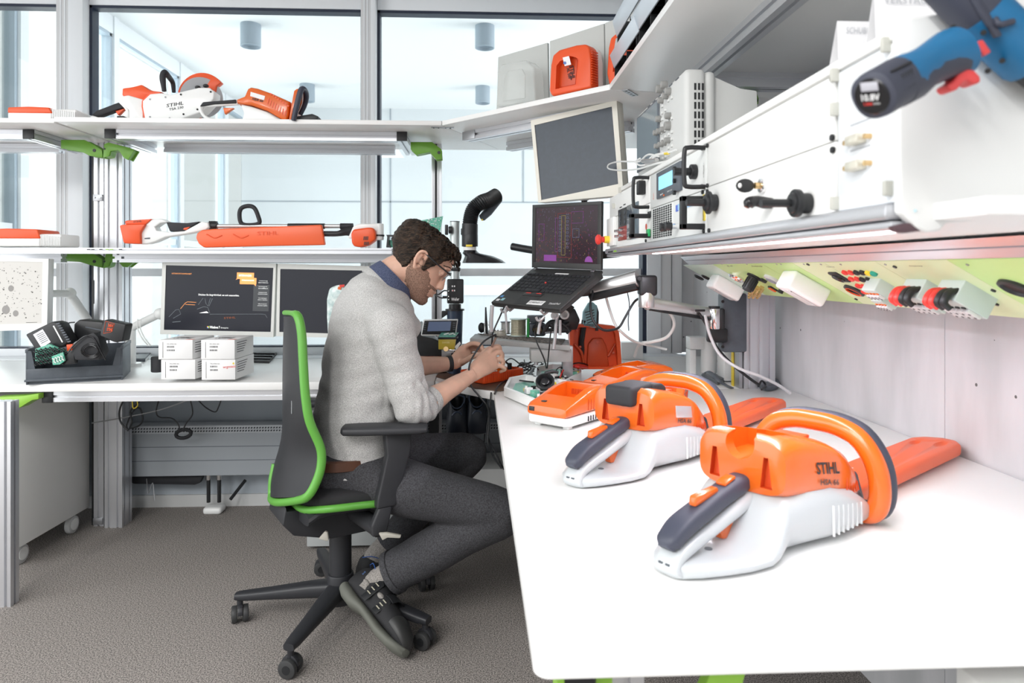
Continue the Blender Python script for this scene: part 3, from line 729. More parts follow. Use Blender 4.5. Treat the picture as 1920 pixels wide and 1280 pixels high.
b = MB(ALU_B).cyl(PY(400, 424, Y), PY(660, 424, Y), .0095, n=16).m(BLK).cyl(PY(540, 424, Y), PY(609, 424, Y), .0125, n=16); b.build('shaft', t)
MB(BLK_S).tube([PY(453, 419, Y), PY(449, 402, Y), PY(453, 390, Y), PY(466, 386, Y), PY(477, 390, Y), PY(484, 405, Y), PY(486, 418, Y), PY(470, 422, Y)], .0095, n=10, sm=5, closed=True).build('loop_handle', t)
b = MB(ORA_T); S(b, [(367, 446), (369, 437), (378, 431), (400, 429), (500, 425), (603, 421), (606, 440), (609, 459), (500, 461), (382, 464), (372, 457)], Y-.045, .028, .006, seg=3)
b.m(ORA_D)
for u in (402, 452): b.tube([PY(u-15, 439, Y-.0605), PY(u, 446, Y-.061), PY(u+14, 441, Y-.0605)], .0022, n=6, sm=4)
T(b, 'STIHL', (482, 441), (522, 440), (482, 434), Y-.0612, bold=.01); b.build('scabbard', t)
b = MB(BLK).tube([PY(606, 438, Y-.03), PY(632, 438, Y-.03), PY(645, 435, Y-.02), PY(662, 432, Y)], [.012, .012, .016, .026], n=12, sm=4).m(BLK_S).cyl(PY(638, 424, Y), PY(662, 424, Y), .013); b.build('gear_neck', t)
b = MB(W_PL); S(b, [(652, 446), (662, 424), (672, 419), (705, 419), (712, 424), (712, 436), (700, 432), (668, 432), (662, 448)], Y, .08, .006, seg=3); b.cyl(PY(711, 450, Y-.02), PY(711, 419, Y-.02), .020, n=20, bev=.004).m(BLK).cyl(PY(712, 443, Y-.022), PY(712, 440, Y-.022), .0205, n=20); b.build('motor_end', t)
b = MB(ORA_D); S(b, [(658, 437), (662, 430), (690, 426), (700, 427), (704, 436), (704, 449), (690, 459), (676, 463), (664, 462), (659, 455)], Y-.03, .07, .008, seg=3)
b.m(BLK)
for k in range(4):
    S(b, [(682+k*2.4, 443), (683.4+k*2.4, 443), (682.6+k*2.4, 450), (681.2+k*2.4, 450)], Y-.0655, .002); S(b, [(683+k*2.4, 453), (684.4+k*2.4, 453), (683.6+k*2.4, 459), (682.2+k*2.4, 459)], Y-.0655, .002)
b.build('motor_cover', t)

# --- circuit boards on the lower shelf behind the head
t = thing('circuit_board', 'tall green circuit board on the lower shelf just above the hair of the man', 'circuit board', PY(820, 462, 3.05), group='green circuit boards')
b = MB(PCB); S(b, [(790, 413), (831, 405), (826, 430), (818, 462), (780, 462)], 3.05, .0016)
b.m(PAPER)
for i in range(16): u = 800+random.random()*26; v = 409+random.random()*12; S(b, [(u, v), (u+2, v), (u+2, v+1), (u, v+1)], 3.048, .003)
b.build('board', t)
t = thing('circuit_board', 'small black frame with green board on the lower shelf left of the hair', 'circuit board', PY(735, 463, 3.0), group='green circuit boards')
b = MB(BLK); S(b, [(724, 440), (745, 440), (745, 443), (729, 443), (729, 460), (732, 460), (732, 463.5), (724, 463.5), (726, 444)], 3.0, .04)
S(b, [(733, 447), (736, 443), (739, 444), (735, 452)], 2.99, .01); b.m(PCB); S(b, [(729, 450), (750, 448), (750, 463.5), (729, 463.5)], 3.01, .003); b.build('holder', t)

# --- monitors
def monitor(name, lab, o, n, outer, inner, th=.04, m=CREAM, scr=SCR, draw=None, arm=None, cat='monitor', fn=0):
    """outer / inner: corners TL TR BR BL in pixels on the plane through o with normal n"""
    n = V(n).normalized(); Q = [PP(u, v, o, n) for u, v in outer]; I = [PP(u, v, o, n) for u, v in inner]
    c = sum(Q, V())/4
    t = thing(name, lab, cat, V((c.x, c.y, min(p.z for p in Q))))
    b = MB(m).slab([p-n*th for p in Q], n*(th-.003), bev=.004, seg=2)
    for k in range(4):
        a0, a1 = Q[k], Q[(k+1) % 4]; i0, i1 = I[k], I[(k+1) % 4]
        b.slab([a0-n*.004, a1-n*.004, i1-n*.004, i0-n*.004], n*.008)
    b.build('housing', t)
    b = MB(scr).slab([p-n*.003 for p in I], n*.004)
    if draw:
        def W(x, y, h=.0014): return I[0]*(1-x)*(1-y)+I[1]*x*(1-y)+I[2]*x*y+I[3]*(1-x)*y+n*h
        draw(b, W)
    b.build('screen', t)
    if arm: arm(t, c-n*th)
    return t
def arm_to(p1, p2, base):
    def f(t, c):
        b = MB(W_PL).tube([c+V((0, .01, 0)), V(p1)], .016, n=10); b.tube([V(p1), V(p2)], .018, n=10)
        b.sph(V(p1), .026, 12); b.cyl(V(p2), V((p2[0], p2[1], base)), .022); b.cyl(V((p2[0], p2[1], base)), V((p2[0], p2[1], base+.012)), .045)
        b.build('support_arm', t)
    return f
def draw_win(b, W):
    R_ = lambda x0, y0, x1, y1, m, h=.0014: b.m(m).quad(W(x0, y1, h), W(x1, y1, h), W(x1, y0, h), W(x0, y0, h))
    R_(.66, .085, .82, .185, LIT_O); b.poly([W(.66, .18), W(.68, .18), W(.65, .2)])
    R_(.69, .165, .845, .265, LIT_O, .0018); b.poly([W(.82, .26), W(.84, .26), W(.842, .295)])
    R_(.62+.2, .27, .97, .68, mat('lit_panel_grey', (.05, .055, .06), .5, emit=.2, ecol=(.05, .055, .065)), .0012)
    def tx(s, x0, x1, y0, y1, m=LIT_W, h=.0022, **k): b.m(m).text(s, W(x0, y1, h), W(x1, y1, h), W(x0, y0, h), lift=0.0002, **k)
    tx('LEITLINIEN DER ZUSAMMENARBEIT', .055, .24, .115, .135, LIT_O)
    tx('MITEINANDER', .68, .8, .115, .145, bold=.02); tx('FÜREINANDER', .71, .825, .19, .215, bold=.02)
    tx('Drücken Sie Strg+Alt+Entf, um sich anzumelden.', .31, .69, .43, .465, bold=.01)
    for i, (s1, s2) in enumerate((('Verantwortung', 'übernehmen'), ('Entscheidungen fair', 'treffen'), ('Leistungsorientiert', 'und fördernd vorgehen'), ('Vorstellungen', 'aktiv vorgeben'), ('Offen und respektvoll', 'miteinander umgehen'))):
        y = .20+.09*i; tx(s1, .87, .95, y, y+.016); tx(s2, .865, .955, y+.026, y+.042)
    tx('Windows 7', .425, .52, .925, .965, bold=.02); tx('Enterprise', .53, .6, .94, .965)
    R_(.40, .93, .41, .945, LIT_O); R_(.411, .93, .42, .945, mat('lit_green', (.2, .6, .1), .5, emit=.6)); R_(.40, .947, .41, .962, mat('lit_blue', (.1, .3, .8), .5, emit=.6)); R_(.411, .947, .42, .962, YEL)
    b.m(mat('lit_brand_dim', (.3, .08, .02), .5, emit=.3)).text('STIHL', W(.555, .815, .002), W(.665, .80, .002), W(.555, .785, .002), lift=.0002)
    def L(pts, m, r=.0009): b.m(m).tube([W(x, y, .001) for x, y in pts], r, n=4)
    L([(.145, .67), (.19, .575), (.21, .56), (.29, .565)], LIT_O); L([(.19, .6), (.28, .605)], LIT_O)
    L([(.04, .8), (.1, .69), (.13, .68), (.15, .75), (.08, .82)], LIT_G); L([(.31, .6), (.35, .5), (.37, .5), (.38, .58), (.4, .62), (.42, .5), (.44, .5), (.41, .62)], LIT_G)
    L([(.3, .67), (.36, .63), (.4, .64), (.42, .73)], LIT_G); L([(.42, .745), (.9, .725), (.94, .73), (.96, .78)], LIT_G, .0007)
    b.m(LIT_W).poly([W(.32, .73), (W(.39, .70)), W(.41, .725)]); L([(.075, .88), (.15, .865)], LIT_G, .0012)
monitor('desktop_monitor', 'white-framed monitor showing a dark login screen with orange speech bubbles', (0, 3.0, 1.1), (0, -1, 0),
        [(305, 488), (518, 494), (513, 632), (301, 626)], [(312, 497), (513, 502), (508, 622), (308, 618)], m=mat('pale_monitor_plastic', (.74, .75, .72), .45), scr=SCR_ON, draw=draw_win,
        arm=arm_to(PY(300, 588, 3.12), PY(245, 615, 3.2), ZD))
monitor('desktop_monitor', 'white-framed monitor with a blank black screen, partly behind the shoulder of the man', (0, 3.02, 1.1), (.03, -1, 0),
        [(521, 494), (735, 500), (733, 636), (518, 630)], [(526, 504), (728, 508), (727, 628), (524, 622)], m=mat('pale_monitor_plastic', (.74, .75, .72), .45), scr=SCR_ON,
        arm=arm_to(PY(640, 600, 3.15), PY(680, 610, 3.25), ZD))
def draw_pcb(b, W):
    rnd = random.Random(3); K = mat('screen_ink', (.08, .075, .07), .6); G = mat('screen_pale_grey', (.3, .29, .28), .6)
    for i in range(420):
        x = rnd.random()*.96+.02; y = rnd.random()*.96+.02
        if x > .3 and rnd.random() < .5: continue
        if x < .62 and y < .5 and rnd.random() < .7: pass
        w_ = rnd.choice((.008, .012, .02)); h = rnd.choice((.004, .01, .018))
        b.m(K if rnd.random() < .55 else G).quad(W(x, y+h), W(x+w_, y+h), W(x+w_, y), W(x, y))
    for cx, cy, r in ((.55, .43, .05), (.48, .77, .07), (.62, .83, .05), (.2, .9, .04)):
        b.m(G).poly([W(cx+r*.8*math.cos(a*PI/10), cy+r*math.sin(a*PI/10), .0016) for a in range(19, -1, -1)])
    b.m(K).quad(W(.77, .985), W(.93, .985), W(.93, .978), W(.77, .978))
monitor('desktop_monitor', 'white monitor at the left edge showing a pale circuit board drawing', (0, 2.95, 1.1), (.08, -1, 0),
        [(-60, 482), (92, 485), (89, 617), (-60, 622)], [(-52, 489), (81, 491), (79, 606), (-52, 609)], m=W_PL, scr=mat('pale_lit_screen', (.42, .41, .39), .4, emit=.28, ecol=(.9, .88, .83)), draw=draw_pcb,
        arm=arm_to(PY(131, 550, 3.15), PY(165, 600, 3.25), ZD))
# cables of the monitor arm
b = MB(W_PL)
for k in range(2): b.tube([PY(258+k*6, 598, 3.1), PY(258+k*5, 615, 3.1), PY(266+k*5, 633, 3.1), PY(278+k*5, 648, 3.1)], .003, n=6, sm=5)
solo('white_cable', b, 'pair of white cables hanging from the monitor arm beside the grey bin', 'cable')

# --- grey bin with its contents
c0 = PZ(48, 722, ZD); c1 = PZ(230, 712, ZD); ex = (c1-c0); BW = ex.length; ang = math.atan2(ex.y, ex.x)
t = thing('storage_bin', 'dark grey open-front storage bin full of batteries and chargers at the left desk edge', 'bin', c0, ang)
BD, BH = .25, .135
def g(b, lo, hi, bev=.002): return b.b2(lo, hi, bev)
b = MB(DGREY); b.b2((0.006, .004, 0), (BW-.006, BD, .004)); b.b2((.004, BD-.004, 0), (BW-.004, BD, BH*.93), .001)
for s in (0, 1):
    x = (0, BW-.006)[s]
    b.slab([V((x, 0.004, 0)), V((x, 0.0, .062)), V((x, .002, .132)), V((x, .03, .138)), V((x, BD, .128)), V((x, BD, 0))], (.006, 0, 0), bev=.001)
    b.b2((x-.002, 0.0, .122), (x+.008, BD, .136), .001)
b.b2((0, 0, .018), (BW, .006, .060), .001); b.b2((0.004, .008, 0), (BW-.004, .014, .025), .001); b.b2((-.004, -.004, .012), (BW+.004, .008, .020), .001)
b.slab([V((.006, 0, .06)), V((.03, 0, .06)), V((.018, 0, .128)), V((.006, 0, .13))], (0, .005, 0)); b.slab([V((BW-.006, 0, .06)), V((BW-.035, 0, .06)), V((BW-.02, 0, .128)), V((BW-.006, 0, .13))], (0, .005, 0))
b.build('body', t, world=False)
cap = 0
Yb = 2.70
t = thing('battery_pack', 'black battery pack with a silver label, upper left in the grey bin', 'battery', PY(80, 650, Yb), group='tools and parts in the grey bin')
b = MB(BLK); S(b, [(47, 627), (99, 602), (112, 606), (130, 640), (118, 650), (70, 662)], Yb, .06, .006, seg=3); b.build('case', t)
b = MB(DGREY)
for k in range(9):
    u = 105+k*2.6; v = 606+k*4.2; S(b, [(u, v), (u+6, v-1.5), (u+7, v+1), (u+1, v+2.5)], Yb-.031, .004)
b.m(W_PL); S(b, [(99, 611), (101, 610), (118, 641), (116, 642)], Yb-.031, .003); b.build('contacts', t)
b = MB(ALU); S(b, [(62, 627), (80, 617), (95, 641), (78, 652)], Yb-.0305, .001)
b.m(TXT_K)
for k in range(6): S(b, [(68+k*1.8, 628+k*3), (81+k*1.8, 621.5+k*3), (81.5+k*1.8, 622.3+k*3), (68.5+k*1.8, 629+k*3)], Yb-.0315, .0005)
b.build('label', t)
Yb = 2.78
t = thing('charger_adapter', 'black charging adapter lying at the back of the grey bin behind the cable coil', 'charger', PY(160, 650, Yb), group='tools and parts in the grey bin')
b = MB(BLK); S(b, [(138, 607), (148, 599), (193, 604), (194, 640), (137, 640)], Yb, .07, .006); b.m(DGREY); S(b, [(160, 612), (190, 618), (190, 620), (160, 614)], Yb-.036, .002); b.build('case', t)
MB(BLK).tube([PY(140, 604, Yb), PY(128, 606, Yb), PY(118, 618, Yb-.03), PY(114, 640, Yb-.05)], .0025, n=6, sm=5).build('cord', t)
Yb = 2.66
t = thing('battery_pack', 'black battery with an orange printed label, upper right in the grey bin', 'battery', PY(210, 650, Yb), group='tools and parts in the grey bin')
b = MB(BLK); S(b, [(195, 599), (236, 608), (230, 640), (215, 642), (187, 630), (188, 620)], Yb, .055, .005, seg=3)
b.m(ORA_D); L_ = [(198, 602), (215, 607), (209, 622), (194, 625)]
for k in range(4): b.tube([PY(*L_[k], Yb-.028), PY(*L_[(k+1) % 4], Yb-.028)], .0007, n=4)
T(b, 'STIHL', (200, 620), (211, 621), (201, 614), Yb-.0285, bold=.03); T(b, '36V', (202, 612), (212, 614), (203, 606), Yb-.0285, bold=.03)
b.build('case', t)
Yb = 2.66
t = thing('charging_unit', 'black plug unit with its cable wound in a coil, centre of the grey bin', 'charger', PY(165, 680, Yb), group='tools and parts in the grey bin')
b = MB(BLK_S); S(b, [(134, 652), (152, 633), (175, 623), (184, 632), (192, 660), (185, 675), (140, 675)], Yb, .05, .005); b.build('case', t)
b = MB(BLK_G)
for k, r in enumerate((.034, .029, .024)):
    c = PY(171, 657, Yb-.03-.004*k); b.tube([c+V((r*1.05*math.cos(a*PI/8), -.003*math.sin(a), r*.8*math.sin(a*PI/8))) for a in range(16)], .0026, n=6, closed=True)
b.tube([PY(128, 660, Yb-.03), PY(140, 645, Yb-.035), PY(160, 630, Yb-.035), PY(176, 634, Yb-.035), PY(187, 655, Yb-.035), PY(198, 675, Yb-.03)], .003, n=6, sm=5)
b.build('coiled_cord', t)
Yb = 2.655
t = thing('cell_holder', 'black honeycomb cell holder with a strip of green circuit board in the grey bin', 'battery part', PY(95, 682, Yb), group='tools and parts in the grey bin')
b = MB(PCB); S(b, [(66, 654), (92, 645), (126, 660), (120, 676), (75, 683), (66, 676)], Yb, .012)
S(b, [(97, 668), (118, 660), (122, 676), (112, 683), (99, 684)], Yb-.02, .006)
b.m(W_PL)
for k in range(4): b.tube([PY(98+k*5, 672-k*1.6, Yb-.026), PY(102+k*5, 673-k*1.6, Yb-.026), PY(102+k*5, 678-k*1.6, Yb-.026), PY(105+k*5, 680-k*1.6, Yb-.026)], .0022, n=5)
b.build('circuit_board', t)
b = MB(BLK)
for r_ in range(5):
    for c_ in range(7):
        u = 68+c_*8.5+(r_ % 2)*4; v = 655+r_*6-c_*.4+abs(c_-3)*1.2
        b.tube([PY(u-4, v, Yb-.012), PY(u, v+2.6, Yb-.014), PY(u+4.5, v, Yb-.012), PY(u, v-3, Yb-.012)], .0032, n=5, closed=True)
b.build('cell_grid', t)
t = thing('connector_board', 'small orange and black connector board beside the cell holder in the grey bin', 'battery part', PY(130, 680, Yb), group='tools and parts in the grey bin')
b = MB(ORA_D); S(b, [(124, 646), (136, 645), (135, 658), (126, 661)], Yb+.02, .02, .002); b.m(BLK); S(b, [(118, 660), (138, 655), (140, 682), (112, 684)], Yb, .025, .004); b.build('case', t)

# --- other things on the back desk
b = MB(DGREY).slab([PZ(229, 678, ZD), PZ(272, 678, ZD), PZ(300, 648, ZD+.02), PZ(230, 648, ZD+.02)], (0, 0, .004)); 
b = MB(DGREY).slab([PZ(225, 678, ZD+.0), PZ(272, 678, ZD), PZ(297, 652, ZD), PZ(228, 652, ZD)], (0, 0, .016), bev=.002)
b.m(W_PL).slab([PZ(272.5, 678, ZD), PZ(281, 666, ZD), PZ(306, 650, ZD), PZ(297.5, 652, ZD)], (0, 0, .012), bev=.001)
solo('flat_tray', b, 'flat dark tablet-like tray on the desk right behind the grey bin', 'tray')
b = MB(BLK_S).cyl(PY(296, 696, 2.86)+V((0, 0, -.002)), PY(296, 668, 2.86), .026, n=24, bev=.004)
b.cyl(PY(289, 682, 2.86), PY(287, 682, 2.86), .008)
solo('black_roll', b, 'black round roll on the desk half hidden left of the white boxes', 'roll')
def carton(u0, v0, u1, v1, Yf, dep, lab, seed, sk=.05):
    a = PY(u0, v1, Yf); c = PY(u1, v0, Yf); t = thing('white_carton', lab, 'box', a, group='small white cartons stacked two by two')
    fr = [V((a.x, Yf, a.z)), V((c.x, Yf, a.z)), V((c.x, Yf, c.z)), V((a.x, Yf, c.z))]
    b = MB(CARDW).slab(fr, (dep*sk, dep, 0), bev=.001); b.build('body', t)
    b = MB(TXT_K); y = Yf-.0003; w_ = u1-u0
    b.b2(PY(u0+8, v0+4, y), PY(u0+8.8, v1-3, y)+V((0, .0003, 0)))
    T(b, 'DAL 67050 1021', (u0+16, v0+8.5), (u0+34, v0+8.8), (u0+16, v0+6.5), y)
    rr = random.Random(seed)
    for rw in (11.5, 18):
        u = u0+16
        while u < u0+30: k = rr.choice((.5, .9, 1.3)); b.b2(PY(u, v0+rw, y), PY(u+k, v0+rw+3, y)+V((0, .0003, 0))); u += k+.7
    if seed == 4:
        b.build('printing', t); b = MB(RED); T(b, 'wcgnoaoa', (u0+40, v0+18), (u0+64, v0+16), (u0+40, v0+13), y); b.m(YEL).cyl(PY(u0+60, v0+7, y), PY(u0+60, v0+7, y-.0005), .004, n=12)
    if seed in (1, 2):
        z = c.z+.0005; b.m(ORA_D).slab([V((a.x+.10, Yf+.006, z)), V((c.x-.004, Yf+.006, z)), V((c.x+.002, Yf+.02, z)), V((a.x+.12, Yf+.02, z))], (0, 0, .0005))
        b.m(TXT_K).text('STIHL', V((a.x+.03, Yf+.05, z)), V((c.x-.03, Yf+.05, z)), V((a.x+.04, Yf+.10, z)), bold=.02)
    x = lambda d: c.x+dep*sk*d/dep+.0005
    for k in range(5): b.m(TXT_K).slab([V((x(.02), Yf+.02, c.z-.012-.009*k)), V((x(.12), Yf+.12-.01*k, c.z-.012-.009*k)), V((x(.12), Yf+.12-.01*k, c.z-.0145-.009*k)), V((x(.02), Yf+.02, c.z-.0145-.009*k))], (.0003, 0, 0))
    b.build('printing', t)
yb_ = 2.70
zb0 = PY(302, 712, yb_).z
carton(302, 674, 366, 711, yb_, .19, 'lower left white carton of the stack of four on the desk', 3)
carton(378, 674, 441, 712, yb_, .19, 'lower right white carton with red handwriting in the stack of four', 4)
carton(297, 637, 361, 673.6, yb_, .19, 'upper left white carton of the stack of four on the desk', 1)
carton(377, 637, 440, 673.6, yb_, .19, 'upper right white carton of the stack of four on the desk', 2)
# keyboard
t = thing('keyboard', 'black computer keyboard on the back desk left of the chair back', 'keyboard', PZ(495, 675, ZD))
q = [PZ(472, 680, ZD), PZ(505, 681, ZD), PZ(526, 658, ZD), PZ(472, 658, ZD)]
b = MB(BLK).slab(q, (0, 0, .012), bev=.002); b.build('case', t)
b = MB(BLK_G)
for r_ in range(5):
    for c_ in range(12):
        p = q[0].lerp(q[1], (c_+.5)/12).lerp(q[3].lerp(q[2], (c_+.5)/12), (r_+.5)/5); b.box(p+V((0, 0, .016)), (.0085, .022, .008), .001)
b.build('keys', t)
# transparent parts box behind the shoulder
t = thing('plastic_bag', 'crumpled clear bag with small labelled parts standing behind the back of the man', 'bag', PY(625, 600, 2.85))
b = MB(mat('milky_bag_plastic', (.62, .68, .66), .25, noise_s=40, noise_a=.25, col2=(.35, .5, .5))); S(b, [(612, 560), (617, 540), (635, 533), (650, 538), (655, 560), (650, 701), (618, 701), (612, 595)], 2.85, .05, .01)
b.m(RED); S(b, [(636, 534), (646, 533), (645, 538), (637, 538)], 2.822, .002); b.m(ORA); S(b, [(634, 537), (640, 538), (639, 543), (633, 542)], 2.822, .002)
b.build('body', t)
# cables under the desk
cable('hanging_cable', [PY(232, 748, 3.1), PY(224, 770, 3.1), PY(226, 790, 3.1), PY(240, 805, 3.1), PY(247, 790, 3.12), PY(245, 770, 3.12), PY(262, 752, 3.1)], .004, BLK, 'thick black cable loop hanging beside the aluminium post under the desk')
cable('hanging_cable', [PY(240, 808, 3.2), PY(238, 795, 3.2), PY(250, 770, 3.2), PY(262, 765, 3.2), PY(268, 785, 3.2), PY(260, 798, 3.2), PY(244, 803, 3.2)], .0035, BLK, 'black cable ring resting against the top left of the radiator')
cable('hanging_cable', [PY(298, 748, 3.2), PY(293, 772, 3.2), PY(300, 782, 3.2), PY(322, 784, 3.2), PY(334, 795, 3.2), PY(337, 806, 3.2)], .003, BLK, 'thin black cable hanging from the desk down to the cable ring')
cable('hanging_cable', [PY(357, 748, 3.2), PY(361, 775, 3.2), PY(350, 792, 3.2), PY(343, 806, 3.2)], .003, BLK, 'thin black cable curving down to the right side of the cable ring')
cable('hanging_cable', [PY(370, 748, 3.2), PY(385, 763, 3.2), PY(403, 772, 3.2), PY(410, 762, 3.2), PY(415, 748, 3.2)], .003, BLK, 'sagging black cable between two points under the desk rail')
b = MB(BLK_S).tube([PY(344+14*math.cos(a*PI/8), 813+8*math.sin(a*PI/8)-.12*14*math.cos(a*PI/8), 3.3) for a in range(16)], .009, n=8, closed=True)
solo('cable_ring', b, 'black wound cable ring hanging over the front of the radiator', 'cable')
cable('hanging_cable', [PY(172, 793, 3.22), PY(230, 783, 3.2), PY(300, 768, 3.2), PY(355, 749, 3.2)], .0028, STEEL, 'grey cable running diagonally across the post under the desk')
cable('hanging_cable', [PY(256, 746, 3.0), PY(258, 760, 3.0), PY(250, 765, 3.0), PY(248, 752, 3.0)], .0022, YEL, 'short yellow cable loop under the desk near the post')
b = MB(DGREY)
for k in range(26):
    u = 262+k*6.1; S(b, [(u, 747), (u+4, 747), (u+4, 752.5-k*.1), (u, 752.5-k*.1)], 3.1, .05, .003)
solo('cable_chain', b, 'ribbed dark cable tray hanging under the back desk', 'cable tray')
# ============================================================ instruments and right hand shelves
XF = .43
def XY(u): return PX(u, 500, XF).y
def XP(u, v, dx=0): p = PX(u, v, XF); return p+V((dx, 0, 0))
def pan(b, u0, v0, u1, v1, pr=.003, bev=.0008):       # raised rectangle on the instrument front; heights taken at the first corner
    a = XP(u0, v0); c = XP(u0, v1); y1 = XY(u1)
    return b.b2((XF-pr, y1, c.z), (XF, a.y, a.z), bev)
zb, zt = 1.268, 1.436
yF, yN = XY(1143), XY(1684)
t = thing('instrument_rack', 'long white rack of measuring instruments on the lit shelf above the right worktop', 'instrument rack', (XF, yN, zb))
b = MB(W_SAT); q = [V((XF+.012, yF, zb)), V((XF+.012, yN+.003, zb)), V((XF+.012, yN+.003, 1.455)), V((XF+.012, yF-.16, 1.455)), V((XF+.012, yF, zt-.003))]
b.slab([p for p in q], (.33, 0, 0), bev=.002); b.build('case', t)
b = MB(W_SAT); b.b2((XF-.002, yN+.003, zt+.0025), (XF+.06, yF-.15, 1.452), .004); b.build('top_cover', t)
# front panels
secs = [(1143, 1219), (1219, 1325), (1327, 1568), (1570, 1684)]
cols_ = [W_SAT, mat('instrument_panel', (.72, .74, .73), .4), W_SAT, mat('pale_blue_panel', (.76, .79, .82), .42)]
for (u0, u1), cm in zip(secs, cols_):
    b = MB(cm).b2((XF, XY(u1)+.0015, zb+.002), (XF+.013, XY(u0)-.0015, zt), .001)
    if u0 == 1327:
        b = MB(cm); zm = XP(1440, 300).z+.0
        zs = PX(1328, 350, XF).z
        b.b2((XF, XY(u1)+.0015, zb+.002), (XF+.013, XY(u0)-.0015, zs-.0008), .001); b.b2((XF, XY(u1)+.0015, zs+.0008), (XF+.013, XY(u0)-.0015, zt), .001)
    if u0 == 1219:
        b = MB(cm); zs = PX(1222, 391, XF).z
        b.b2((XF, XY(u1)+.0015, zb+.002), (XF+.013, XY(u0)-.0015, zs-.0008), .001); b.b2((XF, XY(u1)+.0015, zs+.0008), (XF+.013, XY(u0)-.0015, zt), .001)
    if u0 == 1143:
        b = MB(cm); zs = PX(1143, 410, XF).z+.0
        b.b2((XF, XY(u1)+.0015, zb+.002), (XF+.013, XY(u0)-.0015, zs-.0008), .001); b.b2((XF, XY(u1)+.0015, zs+.0008), (XF+.013, XY(u0)-.0015, zt), .001)
    b.build('front_panel', t)
# dark red/black module with glossy window
b = MB(BLK); pan(b, 1160, 394, 1183, 452, .002)
b.m(mat('dark_red_panel', (.25, .02, .015), .4)); pan(b, 1160, 427, 1182, 452, .0025)
b.m(mat('smoked_window', (.10, .13, .16), .12)); pan(b, 1177, 386, 1198, 450, .003)
b.m(DGREY)
for r_ in range(3):
    for c_ in range(2):
        p = XP(1164+c_*9, 401+r_*9-c_*3); b.cyl(p, p+V((-.004, 0, 0)), .006, n=12)
b.m(CHROME)
for r_ in range(2):
    for c_ in range(2): p = XP(1163+c_*8, 433+r_*10-c_*2); b.cyl(p, p+V((-.018, 0, 0)), .0045, n=10)
b.m(TXT_K); b.b2((XF-.0005, XY(1166), XP(1163, 390).z), (XF, XY(1162), XP(1163, 388).z)); b.b2((XF-.0005, XY(1173), XP(1163, 388).z), (XF, XY(1169), XP(1163, 386).z))
b.build('module', t)
b = MB(W_PL); pan(b, 1144, 411, 1157, 462, .012, .002); b.build('switch_box', t)
b = MB(YEL).cyl(XP(1149, 449, -.012), XP(1149, 449, -.028), .012).m(RED).lathe([(.009, 0), (.010, .012), (.016, .016), (.017, .024), (.010, .030), (.001, .032)], XP(1149, 449, -.026), (-1, 0, 0)); b.build('stop_button', t)
# clips, screws
for u, v in ((1328, 273), (1318, 278), (1318, 349), (1328, 348), (1319, 360), (1328, 359), (1321, 433), (1331, 432), (1212, 451), (1563, 147), (1564, 281), (1563, 258)):
    p = XP(u, v); MB(BLK).cyl(p, p+V((-.004, 0, 0)), .0042, n=12, bev=.001).build('screw', t)
for u, v in ((1668, 84), (1571, 141), (1571, 205), (1571, 381), (1672, 353), (1165, 356), (1153, 386), (1203, 343)):
    p = XP(u, v); MB(mat('clip_grey', (.55, .55, .50), .5)).box(p+V((-.004, 0, 0)), (.010, .006, .016), .001).build('clip', t)
# handles
def dhan(u, v0, v1, pr, r, flat=False, nm='handle'):
    a = XP(u, v0); c = XP(u, v1); c = V((XF, a.y, c.z)); o = V((-pr, 0, 0))
    b = MB(BLK)
    if flat:
        h = .011
        b.b2((XF-pr, a.y-.008, a.z-h), (XF, a.y+.008, a.z), .0015); b.b2((XF-pr, a.y-.008, c.z), (XF, a.y+.008, c.z+h), .0015); b.b2((XF-pr, a.y-.008, c.z), (XF-pr+h, a.y+.008, a.z), .0015)
    else:
        k = .009; b.tube([a, a+o*.8, a+o+V((0, 0, -k)), c+o+V((0, 0, k)), c+o*.8, c], r, n=12, sm=5)
    b.build(nm, t)
dhan(1217, 333, 388, .040, .0045); dhan(1219, 401, 446, .052, .005, True); dhan(1322, 277, 350, .040, .0045); dhan(1320, 368, 430, .046, .005, True)
# display
b = MB(DGREY); pan(b, 1235, 325, 1280, 374, .006, .002)
b.m(mat('blue_lcd', (.2, .5, .7), .3, emit=.7, ecol=(.25, .62, .82))); pan(b, 1240, 332, 1266, 357, .0068, 0)
b.m(BLK)
for z in (0, .026, .052): p = XP(1272, 344)+V((-.006, 0, z-.02)); b.cyl(p, p+V((-.006, 0, 0)), .005, n=12)
b.m(ORA); p = XP(1250, 366)+V((-.006, 0, 0)); b.b2(p+V((-.002, -.002, -.002)), p+V((0, .002, .002)))
b.m(TXT_W); b.text('testo', XP(1243, 367, -.0065), XP(1249, 364, -.0065), XP(1243, 364, -.0065)); b.text('DMM 2010', XP(1257, 361, -.0065), XP(1266, 357, -.0065), XP(1257, 358, -.0065))
b.build('display', t)
b = MB(mat('grille_white', (.74, .76, .75), .4)); pan(b, 1224, 392, 1263, 449, .001); b.m(BLK)
p0 = XP(1225, 393); p1 = XP(1225, 448); y1 = XY(1261)
for i in range(9):
    for j in range(14):
        y = p0.y+(y1-p0.y)*(i+.5)/9; z = p0.z+(p1.z-p0.z)*(j+.5)/14; b.b2((XF-.0018, y-.0062, z-.002), (XF-.0008, y+.0062, z+.002))
b.build('ventilation_grille', t)
b = MB(mat('green_rocker', (.02, .4, .12), .3)).slab([XP(1217, 430, -.002), XP(1221, 429, -.002), XP(1221, 443, -.002), XP(1217, 444, -.002)], (-.006, 0, 0), bev=.001); b.m(BLK); pan(b, 1216, 397, 1221, 408, .003); b.build('rocker_switch', t)
